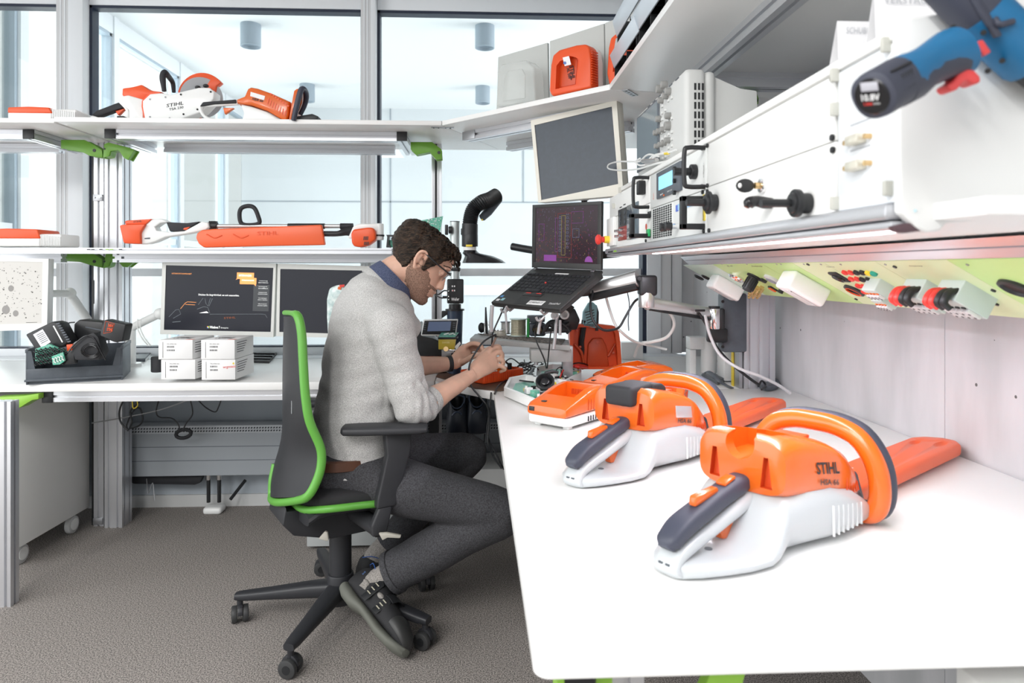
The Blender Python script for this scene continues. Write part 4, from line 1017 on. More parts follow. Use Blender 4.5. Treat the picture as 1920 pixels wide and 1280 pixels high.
b = MB(W_PL); b.m(mat('blue_label', (.08, .15, .6), .4)); pan(b, 1268, 385, 1272, 397, .0015, 0); b.m(mat('light_blue_label', (.35, .6, .85), .4)); pan(b, 1272, 383, 1306, 394, .0015, 0)
b.m(YEL); pan(b, 1319, 365, 1323, 414, .0015, 0); b.m(ORA_D); b.text('Elspec', XP(1227, 373, -.0005), XP(1227, 361, -.0005), XP(1225, 374, -.0005)); 
b.m(TXT_K); b.text('RS / MESSKANAL 1', XP(1321, 332, -.0005), XP(1321, 306, -.0005), XP(1319.5, 332.6, -.0005)); b.text('FEHLERSTROM', XP(1321.8, 413, -.002), XP(1321.8, 390, -.002), XP(1319.8, 413, -.002))
b.m(mat('red_mark', (.7, .12, .08), .5)).cyl(XP(1212, 425), XP(1212, 425, -.001), .008, n=16)
b.build('label', t)
for (u, v) in ((1262, 426), (1273, 424)):
    p = XP(u, v); MB(CHROME).cyl(p, p+V((-.018, 0, 0)), .006, n=16).m(BLK).cyl(p+V((-.016, 0, 0)), p+V((-.03, 0, 0)), .009, n=18, bev=.001).build('knob', t)
p = XP(1305, 322); b = MB(BLK).cyl(p, p+V((-.012, 0, 0)), .015, n=24, bev=.002).cyl(p, p+V((-.045, 0, 0)), .008, n=20); b.b2(XP(1209, 352)+V((-.02, -.012, -.018)), XP(1209, 352)+V((-.0, .012, .018)), .003); b.build('knob', t)
p = XP(1343, 380); MB(BLK).cyl(p, p+V((-.022, 0, 0)), .0155, n=28, bev=.002).cyl(p+V((-.012, 0, 0)), p+V((-.017, 0, 0)), .021, n=28, bev=.001).cyl(p, p+V((-.055, 0, 0)), .0065, n=20).build('lock_knob', t)
p = XP(1518, 381); MB(BLK).cyl(p, p+V((-.026, 0, 0)), .0135, n=28, bev=.002).cyl(p+V((-.014, 0, 0)), p+V((-.022, 0, 0)), .0185, n=28, bev=.0015).cyl(p, p+V((-.065, 0, 0)), .0055, n=20).build('lock_knob', t)
p = XP(1447, 381); MB(BLK_G).tube([p, p+V((-.012, 0, .001)), p+V((-.024, 0, .003)), p+V((-.034, 0, .0)), p+V((-.038, 0, -.006))], [.008, .009, .008, .009, .004], n=12, sm=4).build('lever', t)
p = XP(1432, 348); b = MB(CHROME).cyl(p, p+V((-.006, 0, 0)), .011, n=24, bev=.001).m(BRASS).cyl(p, p+V((-.014, 0, 0)), .005, n=14); b.m(BLK).slab([p+V((-.014, 0, 0))+V((-x*.014, 0, z*.0105)) for x, z in [(1+math.cos(a), math.sin(a)) for a in [k*PI/8 for k in range(16)]]], (0, .004, 0), bev=.001)
b.m(W_PL).sph(p+V((-.037, -.0005, 0)), (.003, .003, .004), 10); b.build('key', t)
for (u, v) in ((1613, 262), (1613, 311)):
    p = XP(u, v); b = MB(mat('connector_metal', (.75, .72, .62), .35, metal=.5)); b.box(p+V((-.006, 0, 0)), (.012, .026, .011), .002); b.m(BRASS).cyl(p+V((0, -.021, 0)), p+V((-.008, -.021, 0)), .003, n=10).cyl(p+V((0, .021, 0)), p+V((-.008, .021, 0)), .003, n=10)
    b.m(mat('faint_print', (.45, .47, .5), .5)).b2(p+V((-.0005, -.02, .019)), p+V((0, .02, .021))); b.build('connector', t)
# lit shelf under the rack
t = thing('instrument_shelf', 'shelf with thick aluminium edge and light strip carrying the instruments', 'shelf', (.6, 1.2, 1.22))
zs0 = 1.246
b = MB(ALU).profile((XF-.002, .62, 1.257), (XF-.002, yF+.02, 1.257), .02, .03, (0, 0, 1)) if False else MB(ALU)
b.b2((XF-.012, .686, zs0+.006), (XF+.03, yF+.02, zb), .004); b.b2((XF-.006, .686, zs0-.004), (XF+.03, yF+.02, zs0+.004), .002); b.build('edge_profile', t)
MB(W_LAM).b2((XF+.03, .60, zs0+.004), (1.08, yF+.02, zb-.001), .001).build('board', t)
MB(GREEN_B).b2((XF-.0125, XY(1163), zs0+.008), (XF-.0118, XY(1158), zs0+.013)).m(TXT_K).b2((XF-.0125, XY(1156), zs0+.008), (XF-.0118, XY(1147), zs0+.013)).build('label', t)
b = MB(mat('led_strip', (1, 1, 1), .4, emit=5, ecol=(.97, .95, 1))).b2((XF+.018, XY(1680), zs0-.006), (XF+.028, XY(1210), zs0-.001), .001); b.build('light_strip', t)
b = MB(mat('brown_end_piece', (.09, .05, .06), .4)).slab(pys([(1675, 424), (1700, 418), (1718, 418), (1735, 432), (1700, 437), (1682, 434)], .675), (0, .012, 0), bev=.002); b.build('strip_end', t)
area('shelf_strip_light', (XF+.10, 1.42, zs0-.012), (.05, 1.5), (0, 0, 0), 6, (.93, .90, 1))
# white end panel
b = MB(W_PL).slab(pys([(1684, 70), (1690, 48), (1708, 33), (1760, 25), (2010, -30), (2010, 400), (1775, 418), (1765, 432), (1740, 436), (1722, 428), (1704, 412), (1688, 398)], .672), (0, .012, 0), bev=.003, seg=3)
b.m(mat('pale_blue_dot', (.5, .7, .75), .4)).cyl(PY(1716, 395, .672), PY(1716, 395, .6712), .0016, n=12)
solo('end_panel', b, 'plain white end panel closing the near end of the instrument rack', 'panel')
# support of that shelf: rear posts
b = MB(ALU).profile((1.06, .8, ZD), (1.06, .8, 1.24), .045, .045)
solo('support_post', b, 'aluminium post carrying the instrument shelf, hidden beyond the right picture edge', 'post')
# supply duct with green front
t = thing('supply_duct', 'angled green supply panel with sockets under the instrument shelf', 'supply panel', (.85, 1.4, 1.1))
GO = V((.75, 1.5, 1.2165)); GD = V((.174, 0, -.098)); GN = V((-.098, 0, -.174)).normalized()
yL = PP(1287, 492, GO, GN).y; yR_ = .60
b = MB(ALU).slab([V((.72, 0, 1.2445)), V((.75, 0, 1.2165)), V((.80, 0, 1.2165)), V((.80, 0, 1.2445))], (0, 1, 0))
b.bm.clear() if False else None
b = MB(ALU).slab([V((.712, yR_, 1.2450)), V((.745, yR_, 1.2165)), V((.80, yR_, 1.2165)), V((.80, yR_, 1.2450))], (0, yL-yR_, 0), bev=.001)
b.m(mat('duct_groove', (.25, .26, .30), .4)).slab([V((.7265, yR_+.01, 1.2315)), V((.7285, yR_+.01, 1.2298)), V((.7305, yR_+.01, 1.2315)), V((.7285, yR_+.01, 1.2332))], (0, yL-yR_-.02, 0)); b.build('upper_profile', t)
gl = GO+GD
MB(ALU).slab([V((.80, yR_, 1.2165)), V((.76, yR_, 1.2165)), V((gl.x, yR_, gl.z)), V((1.05, yR_, gl.z)), V((1.05, yR_, 1.24)), V((.80, yR_, 1.24))], (0, yL-yR_-.001, 0)).build('duct_body', t)
def GP(u, v, h=0): return PP(u, v, GO, GN)+GN*h
def gpl(b, u0, u1, m_, h=.0015):
    y0 = PP(u0, 500, GO, GN).y; y1 = PP(u1, 500, GO, GN).y
    a = V((GO.x, y0, GO.z)); c = V((gl.x, y0, gl.z)); d = V((gl.x, y1, gl.z)); e = V((GO.x, y1, GO.z))
    return b.m(m_).slab([a, c, d, e], GN*h)
b = MB(GREEN_L); us = [1287, 1345, 1440, 1500, 1560, 1660, 1800, 1990]
ms = [mat('mint_panel', (.62, .80, .68), .35), GREEN_L, GREEN_L, GREEN_P, GREEN_P, GREEN_P, GREEN_L]
for i in range(7): gpl(b, us[i]+.6, us[i+1], ms[i])
b.m(BLK)
for u, v in ((1516, 494), (1679, 498), (1606, 559), (1864, 542), (1870, 568)): b.cyl(GP(u, v, .001), GP(u, v, .004), .004, n=10)
b.m(TXT_K)
for u, v, w_, s in ((1365, 497, 10, 'RJ 45'), (1411, 497, 20, 'Druckluft 6 bar'), (1552, 498, 14, 'Prüfspannung'), (1707, 496, 24, 'Festspannung')): b.text(s, GP(u, v+2, .0016), GP(u+w_, v+2, .0016), GP(u-1.5, v-.5, .0016))
b.m(STEEL)
for u in (1288, 1327, 1354, 1401, 1457, 1465, 1508, 1540, 1577, 1661, 1815): b.cyl(GP(u, 494, .001), GP(u, 494, .003), .0025, n=8)
b.build('front_panel', t)
ey = V((0, 1, 0)); gd = GD.normalized()
def gbox(u, v, du, dv_, h, m_, nm, bev=.004, chf=False):
    c = GP(u, v); b = MB(m_); R_ = Matrix((gd, ey, GN)).transposed()
    b.box(c+GN*h/2, (dv_, du, h), bev, rot=R_, seg=3)
    return b, c, R_
# white flap sockets
for (u, v) in ((1366, 527), (1514, 524)):
    b, c, R_ = gbox(u, v, .075, .105, .05, W_PL, 'flap_socket', .008)
    b.m(GREY_PL).box(c+GN*.0505+gd*-.035, (.001, .03, .0012), rot=R_); b.m(BLK).cyl(c+GN*.05+gd*-.03-ey*.02, c+GN*.0512+gd*-.03-ey*.02, .002, n=8)
    b.m(mat('hairline_grey', (.3, .31, .32), .5)).box(c+GN*.0502+gd*.012-ey*.02, (.08, .0012, .0012), rot=R_); b.build('flap_socket', t)
for u, v in ((1311, 519), (1325, 519)): MB(BLK).lathe([(.020, 0), (.020, .004), (.016, .006), (.014, .003), (.001, .003)], GP(u, v), GN, n=24).build('cable_gland', t)
MB(CHROME).lathe([(.027, 0), (.027, .008), (.022, .013), (.018, .010), (.015, .004), (.001, .004)], GP(1383, 517), GN, n=32).build('round_socket', t)
b = MB(BLK).lathe([(.022, 0), (.022, .006), (.016, .008), (.016, .045), (.013, .05), (.001, .05)], GP(1415, 517), GN, n=24)
for k in range(12): a = k*PI/6; o_ = gd*math.cos(a)+ey*math.sin(a); b.box(GP(1415, 517)+GN*.028+o_*.0165, (.003, .003, .034), .0005, rot=Matrix((gd, ey, GN)).transposed())
b.build('control_knob', t)
for k in range(6):
    u = 1414+(k % 3)*8; v = 536+(k//3)*4
    MB(BRASS).lathe([(.007, 0), (.007, .012), (.0055, .013), (.0055, .02), (.007, .021), (.007, .03), (.0045, .031), (.0045, .038), (.001, .039)], GP(u, v), GN, n=8).build('brass_connector', t)
b = MB(GREY_PL).lathe([(.024, 0), (.024, .008), (.020, .009), (.001, .009)], GP(1449, 521), GN, n=32).m(mat('window_grey', (.35, .38, .42), .25)).lathe([(.016, .009), (.016, .011), (.001, .011)], GP(1449, 521), GN, n=24)
b.build('inspection_window', t)
b, c, R_ = gbox(1433, 523, .014, .018, .01, BLK, '', .002); b.build('rocker_switch', t)
b, c, R_ = gbox(1450, 539, .02, .026, .006, BLK, '', .001); b.m(ORA).box(c+GN*.007, (.022, .014, .006), .001, rot=R_); b.build('orange_switch', t)
MB(BLK).lathe([(.008, 0), (.008, .012), (.001, .012)], GP(1466, 542), GN, n=16).m(CHROME).lathe([(.009, 0), (.009, .004), (.001, .004)], GP(1466, 542), GN, n=6).build('toggle_switch', t)
b, c, R_ = gbox(1575, 517, .036, .042, .006, BLK, '', .005)
b.m(BLK_G).lathe([(.015, .006), (.015, .009), (.008, .005), (.001, .005)], c, GN, n=24); b.build('round_socket', t)
b = MB(BLK).lathe([(.024, 0), (.024, .006), (.019, .008), (.018, .002), (.001, .002)], GP(1603, 542), GN, n=28).m(ORA_D).lathe([(.0185, .0075), (.0185, .009), (.017, .009), (.017, .006)], GP(1603, 542), GN, n=28, cap=False); b.build('round_socket', t)
grid = [(1586, 508), (1597, 508), (1608, 508), (1619, 508), (1630, 509), (1640, 510), (1598, 520), (1609, 520), (1619, 521), (1630, 521), (1611, 533), (1621, 534), (1632, 535), (1622, 544), (1633, 546), (1643, 548)]
gc = [RED, RED, BLK, BLK, YEL, mat('teal_green_plastic', (.02, .35, .25), .4), RED, RED, BLK, BLK, RED, RED, BLK, RED, RED, BLK]
for (u, v), m_ in zip(grid, gc): MB(m_).lathe([(.0075, 0), (.0075, .006), (.005, .008), (.0035, .004), (.001, .004)], GP(u, v), GN, n=14).build('banana_socket', t)
def module(u, v, w_, l_, h, nslot, knobs=False):
    b, c, R_ = gbox(u, v, w_, l_, h, mat('module_grey_green', (.55, .63, .60), .5), '', .002)
    top_ = c+GN*h; b.m(mat('module_light', (.66, .67, .68), .5))
    for k in range(nslot):
        o_ = ey*(w_*(.5-(k+.5)/nslot)); b.box(top_+o_+gd*l_*.15+GN*.003, (l_*.4, w_/nslot*.86, .006), .001, rot=R_)
        b.m(ORA if not knobs else BLK).box(top_+o_+gd*l_*-.12+GN*.001, (.004, w_/nslot*.5, .003), rot=R_)
        b.m(BLK).cyl(top_+o_+gd*l_*.28+GN*.005, top_+o_+gd*l_*.28+GN*.0065, .0025, n=8)
        b.m(BLK).cyl(top_+o_+gd*l_*.1+GN*.005, top_+o_+gd*l_*.1+GN*.0065, .0025, n=8); b.m(mat('module_light', (.66, .67, .68), .5))
    o_ = b.build('terminal_module', t)
    if knobs:
        for k in range(4):
            a = top_+ey*(w_*(.5-(k+.5)/4))-gd*l_*.46
            MB((RED, RED, BLK, BLK)[k]).tube([a-GN*.02, a-gd*.012-GN*.008, a-gd*.012+GN*.010, a+gd*.002+GN*.014], [.005, .0065, .0065, .005], n=10, sm=4).build('lever_plug', t)
module(1652, 528, .048, .034, .030, 4); module(1668, 549, .040, .036, .030, 4)
module(1745, 537, .060, .062, .040, 4, True); module(1818, 541, .060, .066, .040, 4, True)
b = MB(BLK).lathe([(.026, 0), (.026, .006), (.021, .008), (.018, .003), (.001, .003)], GP(1907, 537), GN, n=28).build('round_socket', t)

# oscilloscope on the rack
XS = .475; ZT = 1.455
def SY(u): return PX(u, 400, XS).y
t = thing('oscilloscope', 'light grey oscilloscope with many knobs standing on the instrument rack', 'oscilloscope', (XS, SY(1284), ZT))
yA, yB = SY(1195), SY(1284); zT = 1.668
SCW = mat('instrument_grey', (.60, .61, .60), .45)
b = MB(SCW).b2((XS, yB, ZT), (XS+.05, yA, zT), .012, 3); b.b2((XS+.048, yB+.004, ZT+.004), (XS+.075, yA-.01, zT-.004), .012, 3)
b.slab([V((XS+.07, yB+.02, ZT+.01)), V((XS+.07, yB+.02, zT-.01)), V((XS+.14, yB+.02, zT-.04)), V((XS+.18, yB+.02, zT-.045)), V((XS+.185, yB+.02, ZT+.01))], (0, yA-yB-.06, 0), bev=.004); b.build('case', t)
b = MB(BLK)
for r_ in range(7):
    for c_ in range(3): b.b2((XS+.022+.009*c_, yB-.0006, ZT+.03+.022*r_), (XS+.027+.009*c_, yB+.002, ZT+.046+.022*r_))
b.build('side_vent', t)
b = MB(DGREY).b2((XS-.003, SY(1237), ZT+.035), (XS+.002, yA-.005, zT-.012), .002).m(mat('oscilloscope_screen', (.22, .27, .30), .08)).b2((XS-.0038, SY(1234.5), ZT+.042), (XS-.002, yA-.012, zT-.018)); b.build('screen', t)
KG = mat('knob_grey', (.30, .30, .29), .45)
for (u, v, r) in ((1249, 159, .013), (1240, 167, .014), (1257, 171, .012), (1252, 180, .011), (1243, 188, .011), (1257, 217, .011), (1239, 223, .011), (1256, 236, .015), (1234, 249, .010), (1240, 246, .010), (1247, 243, .010), (1256, 263, .010), (1236, 274, .009), (1243, 271, .009), (1249, 268, .009)):
    p = PX(u, v, XS); MB(KG).cyl(p+V((.002, 0, 0)), p+V((-.014, 0, 0)), r*.8, r*.72, n=20, bev=.0015).build('knob', t)
rr = random.Random(5)
for r_ in range(10):
    for c_ in range(4):
        y = SY(1240)-(SY(1240)-SY(1264))*(c_+.5)/4; z = ZT+.03+.017*r_
        if rr.random() < .8: MB(mat('button_white', (.70, .71, .70), .4)).b2((XS-.004, y-.006, z), (XS+.001, y+.006, z+.007), .001).build('button', t)
for k in range(6): z = zT-.006; y = yB+.05+k*.055; MB(DGREY).b2((XS-.001, y, z-.004), (XS+.001, y+.025, z-.001)).build('top_button', t)
# oscilloscope probe cables looped over the rack
b = MB(W_PL); 
def LP(pts): return [PX(u, v, XF+.02) for u, v in pts]
b.tube(LP([(1235, 293), (1215, 290), (1200, 302), (1185, 303), (1160, 303), (1142, 308), (1141, 316), (1160, 319), (1195, 317), (1230, 307), (1262, 300)]), .0028, n=7, sm=6)
b.tube(LP([(1200, 297), (1192, 303), (1200, 310), (1218, 306), (1225, 296), (1240, 288), (1262, 284)]), .0028, n=7, sm=6)
b.tube(LP([(1222, 305), (1218, 298), (1230, 290), (1250, 287), (1268, 281)]), .0028, n=7, sm=6)
b.m(ALU_B).tube(LP([(1205, 302), (1232, 300)]), .0055, n=10).tube(LP([(1212, 306), (1228, 302)]), .005, n=10); b.m(YEL).tube(LP([(1247, 288), (1254, 287)]), .0036, n=8)
o = solo('probe_cable', b, 'pale looped probe cables lying on the rack in front of the oscilloscope', 'cable')
# paper tents on the rack
for i, (pts, pt2, yy, lab) in enumerate(((((1563, 110), (1578, 36), (1640, 38), (1640, 95), (1568, 111)), None, .82, 'small folded white card standing on the rack, left of the larger card'),
                                 (((1632, 60), (1648, 0), (1662, -20), (1770, -20), (1770, 48), (1640, 70)), None, .76, 'larger folded white card standing on the rack behind the blue drill'))):
    q = pys(pts, yy)
    zmin = 1.4555
    b = MB(PAPER); x0_, x1_ = min(p.x for p in q), max(p.x for p in q); zt_ = max(p.z for p in q)
    b.slab([V((x0_, yy-.012, zmin)), V((x1_, yy-.012, zmin)), V((x1_, yy+.006, zt_)), V((x0_+.008, yy+.006, zt_))], (0, .0006, 0))
    b.slab([V((x0_+.01, yy+.03, zmin)), V((x1_, yy+.03, zmin)), V((x1_, yy+.006, zt_)), V((x0_+.008, yy+.006, zt_))], (0, .0006, 0))
    b.m(mat('faint_print', (.45, .47, .5), .5)).text(('SCHUBLA', 'VERSTAUNG')[i], V((x0_+.015, yy-.001, zt_-.018)), V((x1_-.002, yy-.001, zt_-.018)), V((x0_+.016, yy+.0, zt_-.010)))
    solo('folded_card', b, lab, 'card', 'folded cards on the rack')
# --- blue cordless driver
t = thing('cordless_driver', 'blue and black cordless driver with red trigger in front of the white end panel', 'power tool', PY(1760, 220, .62))
BL = mat('tool_blue', (.012, .15, .33), .42); TG = mat('tool_dark_grey', (.05, .055, .08), .5)
P0 = PY(1640, 178, .585); P1 = PY(1850, 56, .648); ax = (P1-P0).normalized(); L = (P1-P0).length
u_ = ax.cross(V((0, 1, 0))).normalized(); v_ = ax.cross(u_).normalized()
def drl(b, secs, m_):
    b.m(m_); b.loft([ring(P0+ax*s+u_*o, u_, v_, r1, r2, 28, 2.3) for s, r1, r2, o in secs]); return b
b = MB(); drl(b, [(-.004, .016, .016, 0), (-.002, .0205, .0205, 0), (.003, .0215, .0215, 0), (.035, .0215, .021, 0)], TG)
b.m(BLK_G).loft([ring(P0-ax*.0042, u_, v_, .0165, .0165, 28), ring(P0-ax*.0052, u_, v_, .0155, .0155, 28)])
b.m(LIT_O)
for s0, a in ((.006, 2.2), (.020, 2.2)): b.m(ORA); b.loft([ring(P0+ax*(s0+k*.005)+ (u_*math.cos(a)+v_*math.sin(a))*-.0165, u_, v_, .006, .006, 10) for k in range(2)])
c = P0-ax*.0056; e1 = V((.72, 0, .28)); e1 = (e1-ax*e1.dot(ax)).normalized(); e2 = (-ax).cross(e1); 
b.m(TXT_W).text('10.8V', c-e1*.0085-e2*.003, c+e1*.0085-e2*.003, c-e1*.0085+e2*.003, bold=.02); b.text('Li-Ion', c+e1*.002-e2*.0068, c+e1*.008-e2*.0068, c+e1*.002-e2*.0045)
b.m(RED).text('1,5Ah', c-e1*.007-e2*.0075, c+e1*.001-e2*.0075, c-e1*.007-e2*.0045, bold=.03)
b.m(mat('badge_grey', (.5, .5, .55), .4)).box(c+e2*.0095, (.016, .008, .0006), .0003, rot=Matrix((e1, e2, e1.cross(e2))).transposed())
b.build('battery', t)
b = MB(); drl(b, [(.030, .0205, .020, 0), (.045, .021, .020, 0), (.060, .0175, .018, .001), (.080, .0160, .017, .002), (.098, .0185, .018, .001), (.115, .023, .020, -.002), (.125, .024, .021, -.004)], BL)
b.build('grip', t)
b = MB(); drl(b, [(.028, .0212, .0206, -.0012), (.050, .0200, .0185, -.0035), (.072, .0155, .0155, -.0045), (.095, .0165, .0165, -.0055), (.115, .019, .018, -.0075)], TG)
b.build('rubber_grip', t)
H0 = PY(1762, -50, .648); H1 = PY(1935, 120, .648); ha = (H1-H0).normalized(); hu = V((0, 1, 0)); hv = ha.cross(hu)
hl = (H1-H0).length
b = MB(TG).loft([ring(H0+ha*hl*s, hu, hv, r, r*1.05, 28, 2.4) for s, r in ((0, .016), (.05, .0225), (.4, .0235), (.46, .0235))])
b.m(BL).loft([ring(H0+ha*hl*s, hu, hv, r, r*1.05, 28, 2.4) for s, r in ((.44, .0242), (.70, .0245), (.95, .0235), (1.0, .021))])
b.m(BLK)
for u, v in ((1788, 51), (1844, 61), (1879, 114), (1783, 130), (1852, 133)): b.cyl(PY(u, v, .6215), PY(u, v, .640), .0026, n=12)
b.build('motor_housing', t)
b = MB(BLK).loft([ring(H1+ha*s, hu, hv, r, r, 24) for s, r in ((-.004, .020), (.01, .019), (.035, .0165), (.045, .012))]); b.build('chuck', t)
b = MB(TG).tube([PY(1862, 20, .635), PY(1872, 45, .622), PY(1900, 40, .622)], .003, n=8, sm=4)
b.build('clip_wire', t); b = MB(TG).slab(pys([(1830, -20), (1880, 66), (1868, 70), (1812, -20)], .624), (0, .004, 0), bev=.0008).m(W_PL).slab(pys([(1850, 5), (1885, 50), (1935, 20), (1900, -15)], .66), (0, .03, 0), bev=.002); b.build('belt_clip', t)
b = MB(mat('trigger_red', (.75, .07, .07), .35)).slab(pys([(1775, 160), (1792, 148), (1797, 136), (1812, 128), (1828, 130), (1840, 143), (1841, 154), (1828, 158), (1815, 150), (1806, 156), (1797, 168), (1784, 171)], .612), (0, .018, 0), bev=.003, seg=3); b.build('trigger', t)
b = MB(mat('trigger_red', (.75, .07, .07), .35)).slab(pys([(1829, 80), (1843, 73), (1860, 97), (1846, 105)], .6185), (0, .008, 0), bev=.0015); b.build('switch', t)
b = MB(BLK)
for k in range(5): b.tube([P0+ax*(.018+k*.0035)+V((0, -.0213, .006)), P0+ax*(.018+k*.0035)+V((.003, -.0213, -.008))], .0009, n=5)
b.m(TXT_K).tube([P0+ax*.008+V((-.002, -.0195, .012)), P0+ax*.034+V((0, -.0195, .012))], .0012, n=6); b.build('battery_clip', t)
b = MB(STEEL).cyl((P1.x, .655, P1.z+.005), (P1.x, .69, P1.z+.005), .005); solo('tool_peg', b, 'steel peg on the end panel that holds the blue driver', 'hook')

# black storage bins on the side shelf
def shbin(u0, u1, z0, h, lab, nc=2, tilt=0):
    y0, y1 = XY(u0), XY(u1); t = thing('shelf_bin', lab, 'bin', (XF, y1, z0), group='black storage bins on the side shelf')
    b = MB(BLK).b2((XF+.004, y1, z0), (XF+.2, y0, z0+.004)); b.b2((XF+.19, y1, z0), (XF+.2, y0, z0+h)); b.b2((XF+.004, y1, z0), (XF+.2, y1+.003, z0+h)); b.b2((XF+.004, y0-.003, z0), (XF+.2, y0, z0+h))
    b.b2((XF+.06, y1, z0+h*.5), (XF+.2, y0, z0+h*.55))
    for k in range(1, nc): y = y1+(y0-y1)*k/nc; b.b2((XF+.006, y-.0015, z0), (XF+.19, y+.0015, z0+h*.45))
    b.build('body', t)
    MB(mat('bin_label_film', (.50, .56, .62), .3)).slab([V((XF+.002, y1, z0+h*.45)), V((XF+.002, y0, z0+h*.45)), V((XF-.012, y0, z0+h)), V((XF-.012, y1, z0+h))], (.004, 0, 0), bev=.0008).build('label', t)
    return t
shbin(1150, 1196, SH1, .075, 'lowest black bin with a pale label at the far end of the side shelf', 2)
shbin(1190, 1245, SH1+.0, .085, 'black bin second from the far end of the side shelf', 2)
shbin(1155, 1204, SH1+.079, .09, 'black bin stacked on top at the far end of the side shelf', 2)
shbin(1205, 1262, SH1+.089, .09, 'black bin of the upper row cut by the top picture edge', 3)
# things on the diagonal shelf
DN = V((-1, -1, 0)).normalized(); c0 = xl+YF
def DPl(off): return V(((c0)/2, (c0)/2, 0))-DN*off
def dq(pts, off): return [PP(u, v, DPl(off), DN) for u, v in pts]
def board(pts, off, lab):
    q = dq(pts, off); q[2].z = q[3].z = SH1; b = MB(mat('pale_grey_board', (.58, .60, .58), .55)).slab(q, -DN*.012, bev=.001)
    solo('divider_board', b, lab, 'board', 'pale grey boards behind the chargers')
board([(934, 107), (1026, 80), (1028, 185), (930, 205)], .16, 'pale grey board behind the clear plastic cover')
board([(1031, 77), (1132, 44), (1134, 155), (1031, 178)], .15, 'pale grey board behind the upright orange charger')
board([(1134, 43), (1230, 8), (1230, 130), (1136, 155)], .15, 'pale grey board behind the black bins')
t = thing('charger_cover', 'clear empty plastic charger housing standing on the corner shelf', 'cover', DPl(.05)+V((-.3, .3, SH1)))
CLR = mat('milky_clear_plastic', (.75, .78, .76), .15, alpha=.35)
b = MB(CLR).slab(dq([(930, 200), (932, 135), (940, 120), (985, 112), (1000, 125), (1004, 190)], .05), -DN*.06, bev=.008, seg=3)
b.slab(dq([(940, 190), (944, 145), (952, 132), (978, 128), (984, 140), (984, 184)], .045), -DN*.03, bev=.006); b.build('shell', t)
def upcharger(u, lab, off, lett=True, clip=None):
    d_ = lambda pts: [(a+u, c-u*.30) for a, c in pts]
    t = thing('battery_charger', lab, 'charger', dq(d_([(1070, 170)]), off)[0], group='orange and white battery chargers')
    o_ = dq(d_([(1029, 170), (1032, 122), (1036, 103), (1048, 93), (1080, 84), (1097, 82), (1104, 88), (1107, 110), (1108, 160), (1034, 179)]), off)
    for p in (o_[-1], o_[-2]): p.z = max(SH1, min(p.z, SH1+.012))
    b = MB(ORA_D).slab(o_, -DN*.05, bev=.008, seg=3); cov = b.build('cover', t)
    w_ = [p-DN*.048+DN*0 for p in o_]; b = MB(W_PL).slab(w_, -DN*.03, bev=.006); 
    b.build('base', t)
    cut(cov, MB(ORA_D).slab(dq(d_([(1038, 166), (1040, 122), (1047, 113), (1057, 110), (1064, 103), (1072, 105), (1080, 108), (1083, 114), (1079, 158)]), off-.01), -DN*.032))
    q = dq(d_([(1038, 166), (1040, 122), (1047, 113), (1057, 110), (1064, 103), (1072, 105), (1080, 108), (1083, 114), (1079, 158)]), off+.0215)
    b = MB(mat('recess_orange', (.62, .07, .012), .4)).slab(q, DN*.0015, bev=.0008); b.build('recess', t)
    if lett:
        b = MB(PAPER).slab(dq([(1055, 108), (1067, 105), (1071, 121), (1059, 124)], off-.001), DN*.0006)
        b.m(mat('label_blue', (.1, .2, .5), .5)).poly(dq([(1059+3*math.cos(a), 118-3*math.sin(a)) for a in [k*PI/5 for k in range(10)]], off-.0022))
        b.m(TXT_K); D = lambda u_, v_: dq([(u_, v_)], off+.0175)[0]
        b.text('STIHL', D(1067, 124), D(1070, 150), D(1075.5, 122), bold=.02); b.text('AL 500', D(1062, 128), D(1066, 148), D(1067, 126.5), bold=.02)
        b.build('label', t)
    b = MB(ORA_D)
    for k in range(14):
        z = o_[8].z+.015+k*(o_[6].z-o_[8].z-.03)/13; p = o_[8]; b.box(V((p.x+.0005, p.y-.0005, z))-DN*.022, (.003, .036, .004), .0005, rot=Matrix.Rotation(-PI/4, 3, 'Z'))
    b.build('rib', t)
upcharger(0, 'orange upright charger with a small white pictogram label on the corner shelf', .03)
upcharger(108, 'orange upright charger half hidden behind the black bins on the corner shelf', .06, False)
b = MB(CHROME).slab(dq([(1150, 98), (1154, 72), (1163, 67), (1170, 75), (1168, 90)], -.01), DN*-.02, bev=.002); solo('metal_clip', b, 'small shiny metal part leaning on the half hidden charger', 'clip')

# --- cream monitor on its arm
mn = V((-.6, -.8, 0)); mo = PY(1080, 290, 2.5)
def arm_cream(t, c):
    b = MB(BLK).tube([PY(960, 462, 2.95), PY(1000, 469, 2.9), PY(1080, 480, 2.82), PY(1150, 476, 2.8), PY(1168, 472, 2.75)], .016, n=10, sm=4)
    b.b2(c+V((-.0, .02, -.16)), c+V((.03, .05, .04)), .004); b.tube([c+V((.01, .05, -.13)), PY(1110, 479, 2.82)], .012, n=8); b.build('support_arm', t)
monitor('tilted_monitor', 'cream-framed monitor with a blank dark screen mounted high beside the oscilloscope', mo, mn,
        [(996, 226), (1157, 188), (1170, 366), (1010, 380)], [(1003, 235), (1148, 200), (1160, 345), (1016, 375)], th=.05, m=CREAM, scr=SCR, arm=arm_cream)
